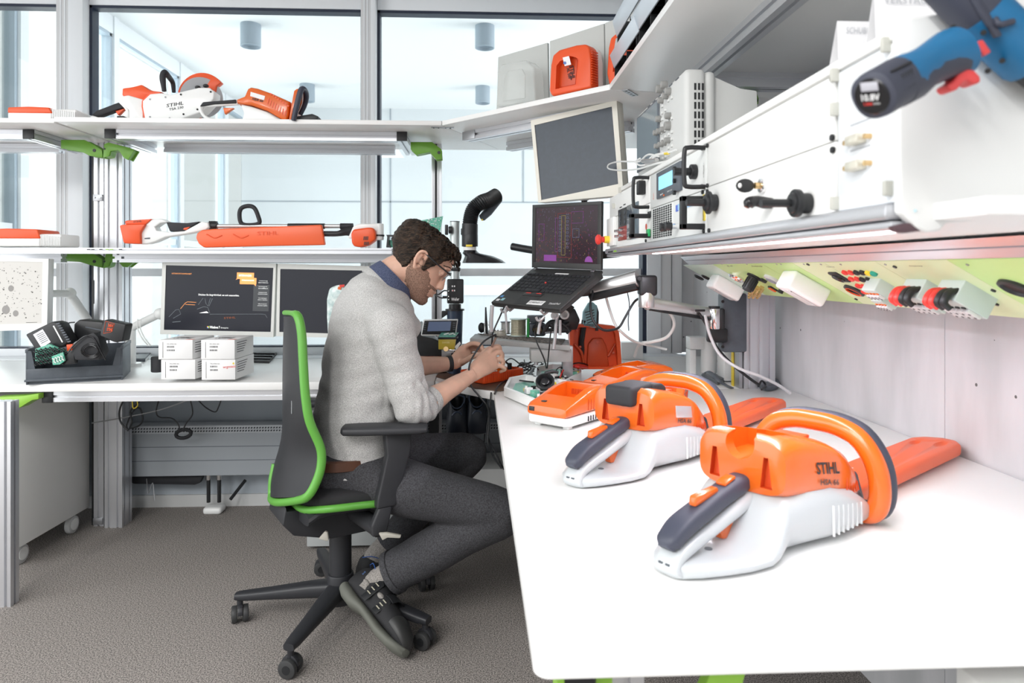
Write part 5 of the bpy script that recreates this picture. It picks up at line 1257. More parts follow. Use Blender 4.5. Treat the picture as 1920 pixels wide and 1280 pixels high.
# --- laptop
L0 = PY(998, 503, 2.63); r_ = V((.643, -.766, -.03)).normalized(); f_ = V((-.766*.86, -.643*.86, -.5)).normalized(); n_ = r_.cross(f_)
n_ = n_ if n_.z > 0 else -n_
t = thing('laptop', 'black open laptop showing a dark circuit layout, on a raised stand', 'laptop', L0)
LBK = mat('laptop_black', (.035, .036, .036), .5, bump=.05, bump_s=900)
LW, LD = .345, .245
def LPt(x, y, h=0): return L0+r_*x*LW+f_*y*LD+n_*h
b = MB(LBK).slab([LPt(0, 0, -.028), LPt(1, 0, -.028), LPt(1, 1, -.02), LPt(0, 1, -.02)], n_*.02, bev=.003)
b.slab([LPt(0, -.03, -.012), LPt(1, -.03, -.012), LPt(1, 1, -.012), LPt(0, 1, -.012)], n_*.012, bev=.004, seg=2)
b.m(CHROME); [b.slab([LPt(x, .0, .001), LPt(x+.05, .0, .001), LPt(x+.05, .05, .001), LPt(x, .05, .001)], n_*.004, bev=.001) for x in (.04, .88)]
b.m(W_PL).slab([LPt(.43, .11, .0), LPt(.62, .11, .0), LPt(.62, .14, .0), LPt(.43, .14, .0)], n_*.001)
b.slab([LPt(.52, .87, .0), LPt(.73, .86, .0), LPt(.73, .96, .0), LPt(.52, .97, .0)], n_*.0012)
b.m(TXT_K).text('SCHREINER ST', LPt(.535, .94, .0013), LPt(.72, .93, .0013), LPt(.535, .90, .0013)); b.m(mat('silver_print', (.55, .55, .55), .3)).text('ThinkPad', LPt(.80, .93, .0003), LPt(.94, .91, .0003), LPt(.80, .885, .0003), bold=.02)
b.m(mat('sticker_blue', (.1, .3, .6), .4)).slab([LPt(.04, .80, 0), LPt(.08, .80, 0), LPt(.08, .85, 0), LPt(.04, .85, 0)], n_*.0005); b.m(PAPER).slab([LPt(.04, .9, 0), LPt(.085, .9, 0), LPt(.085, .95, 0), LPt(.04, .95, 0)], n_*.0005); b.m(BLUE_L).slab([LPt(.10, .87, 0), LPt(.145, .87, 0), LPt(.145, .93, 0), LPt(.10, .93, 0)], n_*.0005)
b.build('base', t)
b = MB(mat('touchpad_black', (.02, .02, .021), .35)).slab([LPt(.33, .78, 0), LPt(.60, .78, 0), LPt(.60, .98, 0), LPt(.33, .98, 0)], n_*.0006); b.slab([LPt(.33, .68, 0), LPt(.60, .68, 0), LPt(.60, .76, 0), LPt(.33, .76, 0)], n_*.002, bev=.0005)
b.m(RED).slab([LPt(.35, .685, .001), LPt(.42, .685, .001), LPt(.42, .70, .001), LPt(.35, .70, .001)], n_*.0015).slab([LPt(.5, .685, .001), LPt(.57, .685, .001), LPt(.57, .70, .001), LPt(.5, .70, .001)], n_*.0015); b.build('touchpad', t)
b = MB(BLK_S)
for ry in range(6):
    y0_ = .16+ry*.085; x = .05
    for cx in range(15):
        w_ = .058
        if ry == 5 and 4 <= cx <= 7:
            if cx > 4: x += .06; continue
            w_ = .235
        if ry == 5 and cx == 4: pass
        b.slab([LPt(x, y0_, .0), LPt(x+w_*.9, y0_, .0), LPt(x+w_*.9, y0_+(.07 if ry else .045), .0), LPt(x, y0_+(.07 if ry else .045), .0)], n_*.0045, bev=.001); x += .06
b.m(RED).sph(LPt(.47, .42, .005), .004, 8); b.build('keyboard', t)
lo = PP(1060, 440, L0, V((-.766, -.643, .02))); ln = V((-.766, -.643, .02)).normalized()
def lidp(x, z): return L0+r_*x*LW+V((.012, .01, 1)).normalized()*z*.245
b = MB(LBK).slab([lidp(-.0, .015), lidp(1, .015), lidp(1, 1), lidp(0, 1)], -ln*.010, bev=.003)
for (x0_, z0_, x1_, z1_) in ((0, .015, 1, .1), (0, .95, 1, 1), (0, .1, .05, .95), (.95, .1, 1, .95)): b.slab([lidp(x0_, z0_), lidp(x1_, z0_), lidp(x1_, z1_), lidp(x0_, z1_)], ln*.003, bev=.0006)
b.build('lid', t)
b = MB(mat('laptop_screen', (.02, .012, .015), .22, emit=.4, ecol=(.035, .018, .028))).slab([lidp(.05, .1), lidp(.95, .1), lidp(.95, .95), lidp(.05, .95)], ln*.0012)
def lw(x, y): return lidp(.05+.9*x, .95-.85*y)+ln*.0018
rr = random.Random(9)
cR = mat('trace_red', (.2, .02, .02), .5, emit=.35, ecol=(.42, .06, .05)); cY = mat('trace_yellow', (.3, .25, .05), .5, emit=.35, ecol=(.42, .36, .12)); cP = mat('trace_purple', (.15, .03, .2), .5, emit=.35, ecol=(.28, .08, .34)); cB = mat('trace_blue', (.1, .12, .2), .5, emit=.35, ecol=(.2, .22, .36))
for k in range(420):
    x, y = rr.random()*.96+.02, rr.random()*.93+.03
    if y < .45 and rr.random() < .55: continue
    w_, h_ = rr.choice(((.02, .003), (.003, .03), (.006, .008), (.012, .003)))
    b.m(rr.choice((cR, cR, cR, cR, cP, cY)) if y > .4 else rr.choice((cR, cB, cB, cP))).quad(lw(x, y+h_), lw(x+w_, y+h_), lw(x+w_, y), lw(x, y))
def box_(x0_, y0_, x1_, y1_, m_):
    for a, c_ in (((x0_, y0_), (x1_, y0_)), ((x1_, y0_), (x1_, y1_)), ((x1_, y1_), (x0_, y1_)), ((x0_, y1_), (x0_, y0_))): b.m(m_).tube([lw(*a), lw(*c_)], .0005, n=4)
box_(.44, .16, .50, .86, cY); box_(.38, .12, .6, .9, cR); box_(.62, .4, .72, .55, cB); box_(.34, .2, .38, .8, cP); box_(.6, .1, .78, .3, cP); box_(.06, .3, .15, .6, cP)
for k in range(10): box_(.40, .18+k*.065, .43, .21+k*.065, cB); box_(.52, .12+k*.065, .55, .15+k*.065, cB)
b.m(cP).quad(lw(.15, .97), lw(.36, .97), lw(.36, .86), lw(.15, .86)); b.poly([lw(.87+.06*math.cos(a), .97-.1*math.sin(a)) for a in [PI-k*PI/10 for k in range(11)]][::-1])
b.build('screen', t)
# laptop stand with arm reaching back to the column
t = thing('swivel_mount', 'silver and black jointed arm carrying the laptop from the broad column', 'mount', (xc, Yc, 1.05))
A_ = PY(1108, 545, 2.42); B__ = PY(1196, 522, 2.30); C_ = PY(1212, 560, 2.30); D_ = PY(1345, 588, 2.42)
b = MB(ALU_B).tube([A_, B__], [.026, .030], n=14, flat=(1, .6), up=(0, 0, 1)).m(BLK).tube([A_+V((0, 0, -.02)), B__+V((0, 0, -.022))], .018, n=8).cyl(B__+V((0, -.025, .0)), B__+V((0, -.019, .0)), .007, n=16)
b.build('upper_arm', t)
b = MB(BLK); j = PY(1216, 535, 2.30); b.b2(j+V((-.035, -.025, -.035)), j+V((.026, .025, .035)), .010, 3); b.build('elbow', t)
b = MB(ALU_B).cyl(C_+V((.0, 0, -.03)), C_+V((.0, 0, .022)), .027, n=24, bev=.004).tube([C_+V((.0, 0, -.012)), C_+V((.05, .02, -.022)), D_+V((-.03, 0, .002)), D_], [.025, .022, .021, .022], n=14, flat=(1, .6), up=(0, 0, 1), sm=3)
b.m(BLK).tube([C_+V((.01, 0, -.034)), D_+V((0, 0, -.024))], .006, n=6).b2(PY(1313, 582, 2.36)+V((-.018, 0, -.004)), PY(1313, 582, 2.36)+V((.018, .004, .004)), .002); b.build('lower_arm', t)
p = PY(1339, 588, 2.42); b = MB(CHROME).cyl(p+V((0, 0, -.055)), p+V((0, 0, .02)), .024, n=24, bev=.004).m(BLK).cyl(p+V((0, 0, .02)), p+V((0, 0, .027)), .020, n=24).b2(p+V((.016, -.02, -.055)), p+V((.034, .02, .02)), .006); b.build('pivot', t)
p = PY(1352, 628, 2.42); b = MB(BLK).b2(p+V((-.05, -.02, -.026)), p+V((.02, .02, .026)), .008)
pl = PY(1362, 600, 2.44); b.m(DGREY).b2((pl.x-.016, pl.y-.01, PY(1362, 660, 2.44).z), (xc-.03, pl.y+.05, PY(1362, 550, 2.44).z), .008)
b.m(BLK)
for v in (565, 585, 640, 650): q_ = PY(1355, v, 2.43); b.cyl(q_+V((0, -.002, 0)), q_+V((0, -.0005, 0)), .006, n=10)
b.build('column_mount', t)
# wire feet of the laptop stand
t = thing('laptop_stand', 'pale metal wire stand with hooks under the laptop', 'stand', PY(1000, 620, 2.4))
b = MB(mat('stand_grey_metal', (.42, .42, .43), .35, metal=.4))
for (u, v, yy, u2, v2) in ((939, 578, 2.49, 948, 575), (1005, 594, 2.33, 1015, 590)):
    b.tube([PY(u, v, yy), PY(u+3, v+6, yy), PY(u+9, v+6, yy), PY(u+16, v-1, yy)], .0045, n=8, sm=5)
for pts, r in (([(923, 572), (921, 598), (921, 622)], .007), ([(947, 578), (949, 600), (950, 624)], .004), ([(1014, 596), (1011, 612), (1009, 626)], .006), ([(1043, 597), (1041, 630), (1038, 654)], .006), ([(1050, 600), (1050, 628)], .0055)):
    b.tube([PY(u, v, 2.42) for u, v in pts], r, n=8)
b.tube([LPt(.25, .2, -.034), LPt(.25, 1.0, -.03), LPt(.25, 1.03, -.008)], .005, n=8); b.tube([LPt(.75, .2, -.034), LPt(.75, 1.0, -.03), LPt(.75, 1.03, -.008)], .005, n=8); b.build('frame', t)
MB(BLK).slab([LPt(.2, .1, -.036), LPt(.8, .1, -.036), LPt(.8, .8, -.036), LPt(.2, .8, -.036)], n_*.007, bev=.002).tube([LPt(.6, .4, -.04), A_], .018, n=10).build('carrier', t)
# ============================================================ tools and parts on the worktops
def yz(x, w, z0, z1, n=32, p=3.2, y=0):                     # cross-section ring at x
    return ring((x, y, (z0+z1)/2), (0, 1, 0), (0, 0, 1), w, (z1-z0)/2, n, p)

# --- large hedge trimmer (local: x towards the blade, z up)
def hedge_trimmer(label, M, full, name='hedge_trimmer'):
    t = thing(name, label, 'power tool', M=M, group='battery hedge trimmers')
    W = dict(world=False)
    TW = mat('trimmer_white_shell', (.50, .53, .545), .28, coat=.3)
    b = MB(TW)
    b.loft([yz(x, w, z0, z1, p=p) for x, w, z0, z1, p in ((-.040, .014, .004, .020, 2.5), (-.034, .030, .0, .023, 2.6), (-.015, .046, 0, .024, 2.7), (.02, .064, 0, .022, 2.8), (.06, .079, 0, .021, 3), (.095, .087, 0, .023, 3), (.115, .088, 0, .040, 3), (.135, .085, 0, .068, 3), (.155, .081, 0, .096, 3), (.20, .092, 0, .108, 3.2), (.26, .103, 0, .100, 3.6), (.33, .106, .0, .080, 3.6), (.37, .104, .004, .058, 3.2), (.395, .092, .012, .045, 2.6))])
    b.m(mat('shell_grille_grey', (.66, .68, .68), .45))
    for k in range(7): b.slab([V((.245+k*.015, -.1045-.0004*k, .018)), V((.247+k*.015, -.1045-.0004*k, .018)), V((.247+k*.015, -.1035-.0004*k, .066-.002*k)), V((.245+k*.015, -.1035-.0004*k, .066-.002*k))], (0, .0035, 0))
    b.m(DGREY).cyl((.045, -.01, .0205), (.045, -.01, .0222), .006, n=14)
    b.build('lower_shell', t, **W)
    # rear loop frame
    b = MB(W_PL).tube([(.165, 0, .078), (.12, 0, .064), (.06, 0, .050), (.0, 0, .038), (-.030, 0, .030), (-.042, 0, .018), (-.036, 0, .008), (-.018, 0, .010)], [.019, .016, .0145, .0145, .0155, .0165, .016, .013], n=16, sm=5, flat=(.72, 1.38), up=(0, 0, 1)) if False else MB(TW)
    pth = [(.175, .082), (.13, .070), (.07, .054), (.01, .040), (-.026, .029), (-.0405, .016), (-.036, .008), (-.022, .008)]
    hw = [.024, .023, .022, .0215, .0215, .022, .024, .028]; hh = [.016, .013, .011, .011, .011, .0075, .007, .006]
    P_, R1 = catmull([V((x, 0, z)) for x, z in pth], hw, 5); _, R2 = catmull([V((x, 0, z)) for x, z in pth], hh, 5)
    rg = []
    for i, p in enumerate(P_):
        tg = (P_[min(i+1, len(P_)-1)]-P_[max(i-1, 0)]).normalized(); nn = V((0, 1, 0)).cross(tg).normalized(); rg.append(ring(p, (0, 1, 0), nn, R1[i], R2[i], 20, 2.8))
    b.loft(rg); b.m(DGREY)
    for y in (-.009, .003): b.slab([V((-.0485, y, .022)), V((-.0485, y+.007, .022)), V((-.0405, y+.007, .0035)), V((-.0405, y, .0035))], (.004, 0, 0))
    b.build('rear_frame', t, **W)
    gp = [(-.044, .042), (-.036, .052), (-.01, .066), (.03, .077), (.08, .089), (.125, .099), (.150, .103)]
    gw = [.012, .0185, .0205, .020, .019, .0195, .018]; gh = [.009, .0135, .0145, .0145, .0145, .015, .013]
    P_, R1 = catmull([V((x, 0, z)) for x, z in gp], gw, 5); _, R2 = catmull([V((x, 0, z)) for x, z in gp], gh, 5); rg = []
    for i, p in enumerate(P_):
        tg = (P_[min(i+1, len(P_)-1)]-P_[max(i-1, 0)]).normalized(); nn = tg.cross(V((0, 1, 0))).normalized(); rg.append(ring(p-nn*R2[i]*.1, (0, 1, 0), nn, R1[i], R2[i], 24, 2.9))
    MB(NAVY).loft(rg).build('grip', t, **W)
    MB(ORA).slab([V((.018, -.007, .088)), V((.020, -.007, .103)), V((.075, -.007, .107)), V((.078, -.007, .098))], (0, .014, 0), bev=.003).build('safety_lever', t, **W)
    MB(ORA).box((.105, 0, .1105), (.030, .018, .006), .0025, rot=Matrix.Rotation(-.23, 3, 'Y')).build('lock_button', t, **W)
    MB(ORA).slab([V((.072, -.008, .050)), V((.086, -.008, .024)), V((.098, -.008, .022)), V((.128, -.008, .060))], (0, .016, 0), bev=.003).build('trigger', t, **W)
    # orange motor housing
    b = MB(ORA).loft([yz(x, w, z0, z1, p=p, n=40) for x, w, z0, z1, p in ((.143, .068, .100, .158, 3.6), (.146, .077, .088, .172, 4), (.162, .081, .084, .179, 4.5), (.19, .085, .080, .176, 4.5), (.24, .089, .07, .166, 4.2), (.29, .092, .055, .156, 3.6), (.33, .090, .045, .142, 3.0), (.365, .084, .03, .118, 2.7), (.395, .074, .02, .085, 2.5), (.41, .060, .02, .06, 2.3))])
    ob = b.build('motor_housing', t, **W)
    cut(ob, MB(ORA).cyl((.10, 0, .164), (.265, 0, .158), .026, n=28), world=False)
    cu = MB(ORA).slab([V((.166, -.042, .138)), V((.235, -.042, .138)), V((.235, -.042, .2)), V((.166, -.042, .2))], (0, .084, 0))
    cut(ob, cu, world=False)
    for s in (-1, 1):
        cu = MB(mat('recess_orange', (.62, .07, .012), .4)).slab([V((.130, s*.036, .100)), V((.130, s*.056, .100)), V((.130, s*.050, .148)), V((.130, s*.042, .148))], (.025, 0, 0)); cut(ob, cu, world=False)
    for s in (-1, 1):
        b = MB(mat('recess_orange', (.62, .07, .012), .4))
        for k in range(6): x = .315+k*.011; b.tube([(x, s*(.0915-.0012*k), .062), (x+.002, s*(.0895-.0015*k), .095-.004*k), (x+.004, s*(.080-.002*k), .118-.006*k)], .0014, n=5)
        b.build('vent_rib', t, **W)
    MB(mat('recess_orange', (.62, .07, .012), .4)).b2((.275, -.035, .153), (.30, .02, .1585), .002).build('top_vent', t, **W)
    b = MB(TXT_K)
    if not full: b.text('STIHL', (.218, -.0885, .118), (.285, -.0925, .108), (.217, -.0865, .137), lift=.0012, bold=.025)
    b.text('HSA 66', (.225 if full else .228, -.0893, .100), (.283, -.0928, .090), (.225, -.0888, .110), lift=.0012, bold=.02, shear=.25)
    if full: b.m(ALU).slab([V((.222, -.0905, .112)), V((.285, -.0945, .103)), V((.284, -.0925, .128)), V((.221, -.0875, .138))], (0, .003, 0), bev=.0005)
    b.build('lettering', t, **W)
    # front handle loop
    lp = [(-.035, .022), (-.080, .020), (-.104, .026), (-.114, .050), (-.112, .090), (-.098, .124), (-.074, .150), (-.038, .162), (.0, .164), (.038, .162), (.074, .150), (.098, .124), (.112, .090), (.114, .050), (.104, .026), (.080, .020), (.035, .022)]
    def xo(z): return .385-.10*(z-.02)*0
    MB(ORA).tube([(xo(z)+.0, y, z) for y, z in lp], .0175, n=18, sm=5, flat=(1, 1.0)).build('front_handle', t, **W)
    MB(NAVY).tube([(xo(z)+.021, y*1.015, .020+(z-.02)*1.02) for y, z in lp], .0165, n=14, sm=5, flat=(1, 1)).build('handle_rubber', t, **W)
    b = MB(NAVY).slab([V((.405, -.062, .02)), V((.405, .062, .02)), V((.395, .052, .078)), V((.395, -.052, .078))], (.05, 0, -.004), bev=.008, seg=3)
    b.m(PAPER).slab([V((.402, -.048, .0795)), V((.402, .048, .0795)), V((.444, .044, .0765)), V((.444, -.044, .0765))], (0, 0, .001), bev=.0005)
    b.m(YEL).slab([V((.410, .008, .081)), V((.428, -.003, .0795)), V((.410, -.014, .081))], (0, 0, .0005)); b.m(mat('label_cyan', (.1, .5, .65), .5)).cyl((.420, .03, .0795), (.420, .03, .0812), .009, n=16).cyl((.420, -.032, .0795), (.420, -.032, .0812), .009, n=16); b.m(TXT_K).cyl((.420, -.032, .0795), (.420, -.032, .0816), .005, n=12)
    b.build('blade_guard', t, **W)
    MB(BLK).b2((.30, -.075, .001), (.42, .075, .05), .012, 3).build('gear_housing', t, **W)
    # scabbard
    b = MB(ORA_T).slab([V((.415, -.052, .008)), V((.97, -.052, .008)), V((1.0, -.035, .008)), V((1.008, 0, .008)), V((.985, .035, .008)), V((.95, .052, .008)), V((.415, .052, .008))], (0, 0, .030), bev=.010, seg=4)
    ob = b.build('scabbard', t, **W)
    cu = MB(ORA_T).sph((.93, -.022, .050), (.045, .014, .020), 16); cut(ob, cu, world=False); cu = MB(ORA_T).sph((.90, .022, .050), (.035, .012, .020), 16); cut(ob, cu, world=False)
    b = MB(mat('scabbard_relief', (.88, .18, .07), .4)).text('STIHL', (.62, -.042, .0382), (.62, .022, .0382), (.655, -.042, .0382), bold=.03); b.build('embossed_lettering', t, **W) if False else None
    b = MB(mat('scabbard_relief', (.92, .28, .14), .35)).text('STIHL', (.66, .040, .0383), (.66, -.028, .0383), (.70, .040, .0383), bold=.02, lift=-.0004); b.build('lettering', t, **W)
    MB(STEEL).b2((.405, -.02, .014), (.43, .02, .022)).build('blade', t, **W)
    if full:
        b = MB(BLK_S).b2((.122, -.036, .140), (.225, .036, .184), .010, 4); b.slab([V((.205, -.042, .150)), V((.262, -.042, .145)), V((.262, -.042, .170)), V((.245, -.042, .180)), V((.205, -.042, .183))], (0, .084, 0), bev=.006, seg=3); b.build('battery', t, **W)
    return t
hedge_trimmer('nearest large orange hedge trimmer without battery, lying at the front of the desk', TR((.300, .990, ZD), math.radians(36.5)), False)
hedge_trimmer('second large orange hedge trimmer with black battery inserted, lying behind the nearest one', TR((.215, 1.40, ZD), math.radians(45)), True)

# --- flat orange chargers
def charger(label, loc, rz, seed=0):
    t = thing('battery_charger', label, 'charger', loc, rz, group='orange and white battery chargers'); W = dict(world=False)
    hw = .068
    b = MB(W_PL).loft([yz(x, w, z0, .036, p=6, n=36) for x, w, z0 in ((-.004, hw-.02, .016), (.002, hw-.004, .010), (.02, hw, .006), (.23, hw+.004, .006), (.246, hw, .010), (.25, hw-.01, .016))])
    b.m(BLK)
    for k in range(6): b.b2((.10+k*.013, -hw-.0045, .012), (.1015+k*.013, -hw+.002, .026))
    b.m(W_PL)
    for x in (.03, .2):
        for s in (-1, 1): b.b2((x-.01, s*hw*.7-.01, 0), (x+.01, s*hw*.7+.01, .008), .002)
    b.build('base', t, **W)
    b = MB(ORA).loft([yz(x, w, .034, z1, p=p, n=40) for x, w, z1, p in ((-.006, hw-.014, .050, 5), (-.004, hw-.003, .060, 6), (.01, hw+.001, .068, 6), (.05, hw+.002, .078, 6.5), (.12, hw+.004, .098, 7), (.17, hw+.005, .104, 7), (.22, hw+.004, .100, 7), (.248, hw+.001, .090, 6), (.252, hw-.006, .080, 5))])
    ob = b.build('cover', t, **W)
    cu = MB(ORA).slab([V((.055, -.046, .086)), V((.115, -.046, .056)), V((.165, -.046, .050)), V((.165, -.046, .13)), V((.055, -.046, .13))], (0, .092, 0)); cut(ob, cu, world=False)
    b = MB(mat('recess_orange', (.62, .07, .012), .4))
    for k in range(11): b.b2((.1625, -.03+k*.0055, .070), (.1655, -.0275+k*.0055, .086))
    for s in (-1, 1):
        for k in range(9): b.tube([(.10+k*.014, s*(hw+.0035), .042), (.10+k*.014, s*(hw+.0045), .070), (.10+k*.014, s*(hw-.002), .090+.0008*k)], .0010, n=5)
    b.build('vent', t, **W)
    b = MB(BLK).b2((-.0075, .040, .044), (-.002, .058, .056), .001).b2((.012, .015, .0685), (.03, .03, .0715), .001); b.build('socket', t, **W)
    if seed: b = MB(YEL).b2((-.0085, .035-seed*.02, .038), (-.004, .062-seed*.02, .048)); b.build('label', t, **W)
    return t
a_ = math.radians(49)
charger('orange and white charger nearest the left edge of the right worktop', (.186, 1.885, ZD), a_)
charger('orange charger with a small yellow label behind the nearest charger', (.375, 2.235, ZD), math.radians(30), 1)
charger('orange charger farthest back, beside the upright orange shell', (.43, 2.42, ZD), math.radians(12), 0)
charger('orange charger seen through the handle of the second hedge trimmer', (.508, 1.93, ZD), math.radians(70))
t = charger('orange charger left of the yellow transformer, beyond the forearm of the man', (-.335, 2.93, ZD), math.radians(8))

# --- upright orange shell (inside facing the man)
Ys = 2.78
t = thing('housing_shell', 'empty orange-red housing shell standing upright, open side towards the camera', 'housing', PZ(1115, 690, ZD))
o_ = [(1070, 692), (1068, 625), (1071, 613), (1080, 608), (1118, 607), (1152, 611), (1160, 618), (1163, 640), (1166, 692)]
b = MB(ORA_D).slab(pys(o_, Ys), (0, .05, 0)); ob = b.build('shell', t)
i_ = [(1076, 688), (1075, 630), (1078, 618), (1086, 614), (1118, 613), (1148, 617), (1154, 624), (1157, 645), (1160, 688)]
cu = MB(ORA_D).slab(pys(i_, Ys-.01), (0, .045, 0)); cut(ob, cu)
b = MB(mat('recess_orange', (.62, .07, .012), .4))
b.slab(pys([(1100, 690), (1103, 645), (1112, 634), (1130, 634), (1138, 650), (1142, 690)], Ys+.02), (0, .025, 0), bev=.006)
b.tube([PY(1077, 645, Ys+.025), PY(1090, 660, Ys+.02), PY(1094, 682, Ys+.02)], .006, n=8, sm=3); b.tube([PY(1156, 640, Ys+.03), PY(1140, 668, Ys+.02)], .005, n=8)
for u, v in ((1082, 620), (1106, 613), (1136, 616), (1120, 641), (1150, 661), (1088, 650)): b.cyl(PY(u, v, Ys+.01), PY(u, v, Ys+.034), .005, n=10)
b.build('boss', t)
# --- orange housing being assembled
F1 = V((.012, 2.585, ZD+.005)); fx = V((.175, .150, 0)).normalized(); fy = V((-fx.y, fx.x, 0)); HL, HW = .215, .14
t = thing('housing_shell', 'orange ribbed housing tray with circuit board under the hands of the man', 'housing', F1, math.atan2(fx.y, fx.x))
W = dict(world=False)
b = MB(ORA_D).slab([V((0, 0, .0)), V((HL, 0, 0)), V((HL, HW, 0)), V((0, HW, 0))], (0, 0, .042), bev=.006, seg=3); ob = b.build('tray', t, **W)
cut(ob, MB(ORA_D).b2((.005, .005, .010), (HL-.005, HW-.005, .06)), world=False)
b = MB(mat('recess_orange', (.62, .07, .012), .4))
for k in range(20): b.b2((.012+k*.0102, -.0016, .006), (.0132+k*.0102, .001, .036))
b.build('rib', t, **W)
MB(ORA).loft([yz(x, .03, .01, z1, y=.07, n=20) for x, z1 in ((.12, .03), (.14, .05), (.18, .048), (.20, .03))]).build('inner_dome', t, **W)
b = MB(PCB).b2((.01, .03, .028), (.11, .12, .031)); b.m(PAPER)
rr = random.Random(4)
for k in range(26): x, y = .014+rr.random()*.09, .034+rr.random()*.08; b.m(rr.choice((PAPER, BLK, W_PL))).b2((x, y, .031), (x+.006, y+.005, .034+rr.random()*.006))
b.build('circuit_board', t, **W)
b = MB(BLK).tube([(.13, .03, .045), (.135, .045, .062), (.16, .05, .066), (.175, .04, .05)], .004, n=8, sm=4).b2((.165, .03, .035), (.178, .045, .062), .002); b.build('cable', t, **W)
b = MB(mat('brown_mat', (.10, .055, .035), .5)).slab([PZ(u, v, ZD) for u, v in ((825, 697), (817, 707), (890, 729), (938, 734), (992, 722), (1003, 704), (930, 690))], (0, 0, .004), bev=.001)
solo('work_mat', b, 'thin dark brown mat on the corner worktop beneath the orange tray', 'mat')
# test probe in the right hand, its lead
hp = PY(932, 628, 2.50)
b = MB(mat('copper_pin', (.45, .30, .25), .35, metal=.6)).cyl(PY(922, 650, 2.52), PY(930, 632, 2.50), .0042, n=12, bev=.001).m(BLK).cyl(PY(930, 632, 2.50), PY(929, 626, 2.50), .0035, n=8)
b.tube([PY(929, 627, 2.50), PY(925, 629, 2.49), PY(905, 642, 2.46), PY(885, 672, 2.43), PY(879, 695, 2.42), PY(883, 722, 2.42), PY(898, 742, 2.42), PY(915, 765, 2.42), PY(917, 795, 2.42), PY(915, 830, 2.4), PY(925, 855, 2.4), PY(941, 878, 2.38)], .0033, n=8, sm=6)
solo('test_probe', b, 'pen-like probe held in the right hand with a long black lead over the forearm', 'probe')
cable('hanging_lead', [PY(960, 560, 2.6), PY(946, 575, 2.55), PY(938, 592, 2.52), PY(925, 622, 2.51), PY(922, 645, 2.52)], .003, BLK, 'thin black lead running up from the hand to the laptop stand')
cable('hanging_lead', [PY(921, 735, 2.44), PY(918, 770, 2.43), PY(914, 815, 2.42), PY(935, 860, 2.4), PY(945, 880, 2.4)], .003, BLK, 'second black lead hanging beside the edge of the right worktop')

# --- opened white shells with electronics
def open_shell(name, pts, h, lab, seed, fan=None):
    q = [PZ(u, v, ZD+.004) for u, v in pts]; c = sum(q, V())/len(q)
    t = thing(name, lab, 'housing', V((c.x, c.y, ZD)))
    ob = MB(W_PL).slab(q, (0, 0, h)).build('shell', t)
    cut(ob, MB(W_PL).slab([c+(p-c)*.90+V((0, 0, .008)) for p in q], (0, 0, h)))
    b = MB(W_PL)
    for x, y in ((.25, .3), (.6, .7), (.8, .25), (.3, .75)): p = q[0].lerp(q[1], x).lerp(q[3].lerp(q[2], x), y); b.cyl(p+V((0, 0, .006)), p+V((0, 0, h+.006)), .005, n=10)
    b.build('post', t)
    rr = random.Random(seed); b = MB(PCB).slab([c+(p-c)*.72+V((0, 0, .012)) for p in q], (0, 0, .002))
    for k in range(22):
        x, y = .15+rr.random()*.7, .15+rr.random()*.7; p = q[0].lerp(q[1], x).lerp(q[3].lerp(q[2], x), y)+V((0, 0, .02)); s_ = .006+rr.random()*.012
        b.m(rr.choice((BLK, YEL, W_PL, PCB, ALU, BLK))).box(p+V((0, 0, s_/2)), (s_*1.4, s_*1.2, s_*1.3), .001, rot=Matrix.Rotation(.6, 3, 'Z'))
    b.build('electronics', t)
    b = MB(BLK)
    for p in (q[0].lerp(q[2], .12), q[3].lerp(q[1], .12)): b.box(V((p.x, p.y, ZD+.0025)), (.012, .012, .005), .001)
    b.build('foot', t)
    return t
open_shell('open_shell', [(945, 742), (1010, 770), (1050, 752), (1045, 725), (985, 716), (955, 722)], .030, 'opened white charger base with circuit board beside the near orange charger', 2)
open_shell('open_shell', [(1000, 722), (1062, 728), (1090, 712), (1090, 697), (1035, 694), (1003, 700)], .030, 'opened white charger base with vents behind the black fan', 6)
t = thing('cooling_fan', 'small round black cooling fan between the opened white bases', 'fan', PZ(1022, 735, ZD+.03))
p = PY(1022, 716, 2.30); ax_ = V((-.15, -.75, .65)).normalized()
b = MB(BLK).lathe([(.030, 0), (.032, .006), (.032, .018), (.027, .022), (.024, .018), (.018, .006), (.001, .006)], p-ax_*.012, ax_, n=32); b.tube([p+V((.0, .0, .03)), p+V((.025, .005, .036)), p+V((.045, .01, .03))], .005, n=8, sm=3); b.build('frame', t)
b = MB(BLK_G).lathe([(.014, .006), (.014, .019), (.010, .021), (.001, .021)], p-ax_*.012, ax_, n=24); b.build('rotor', t)
b = MB(GREY_PL).cyl(p-ax_*.012, V((p.x, p.y+.01, ZD+.002)), .012, n=10); b.build('mount', t)
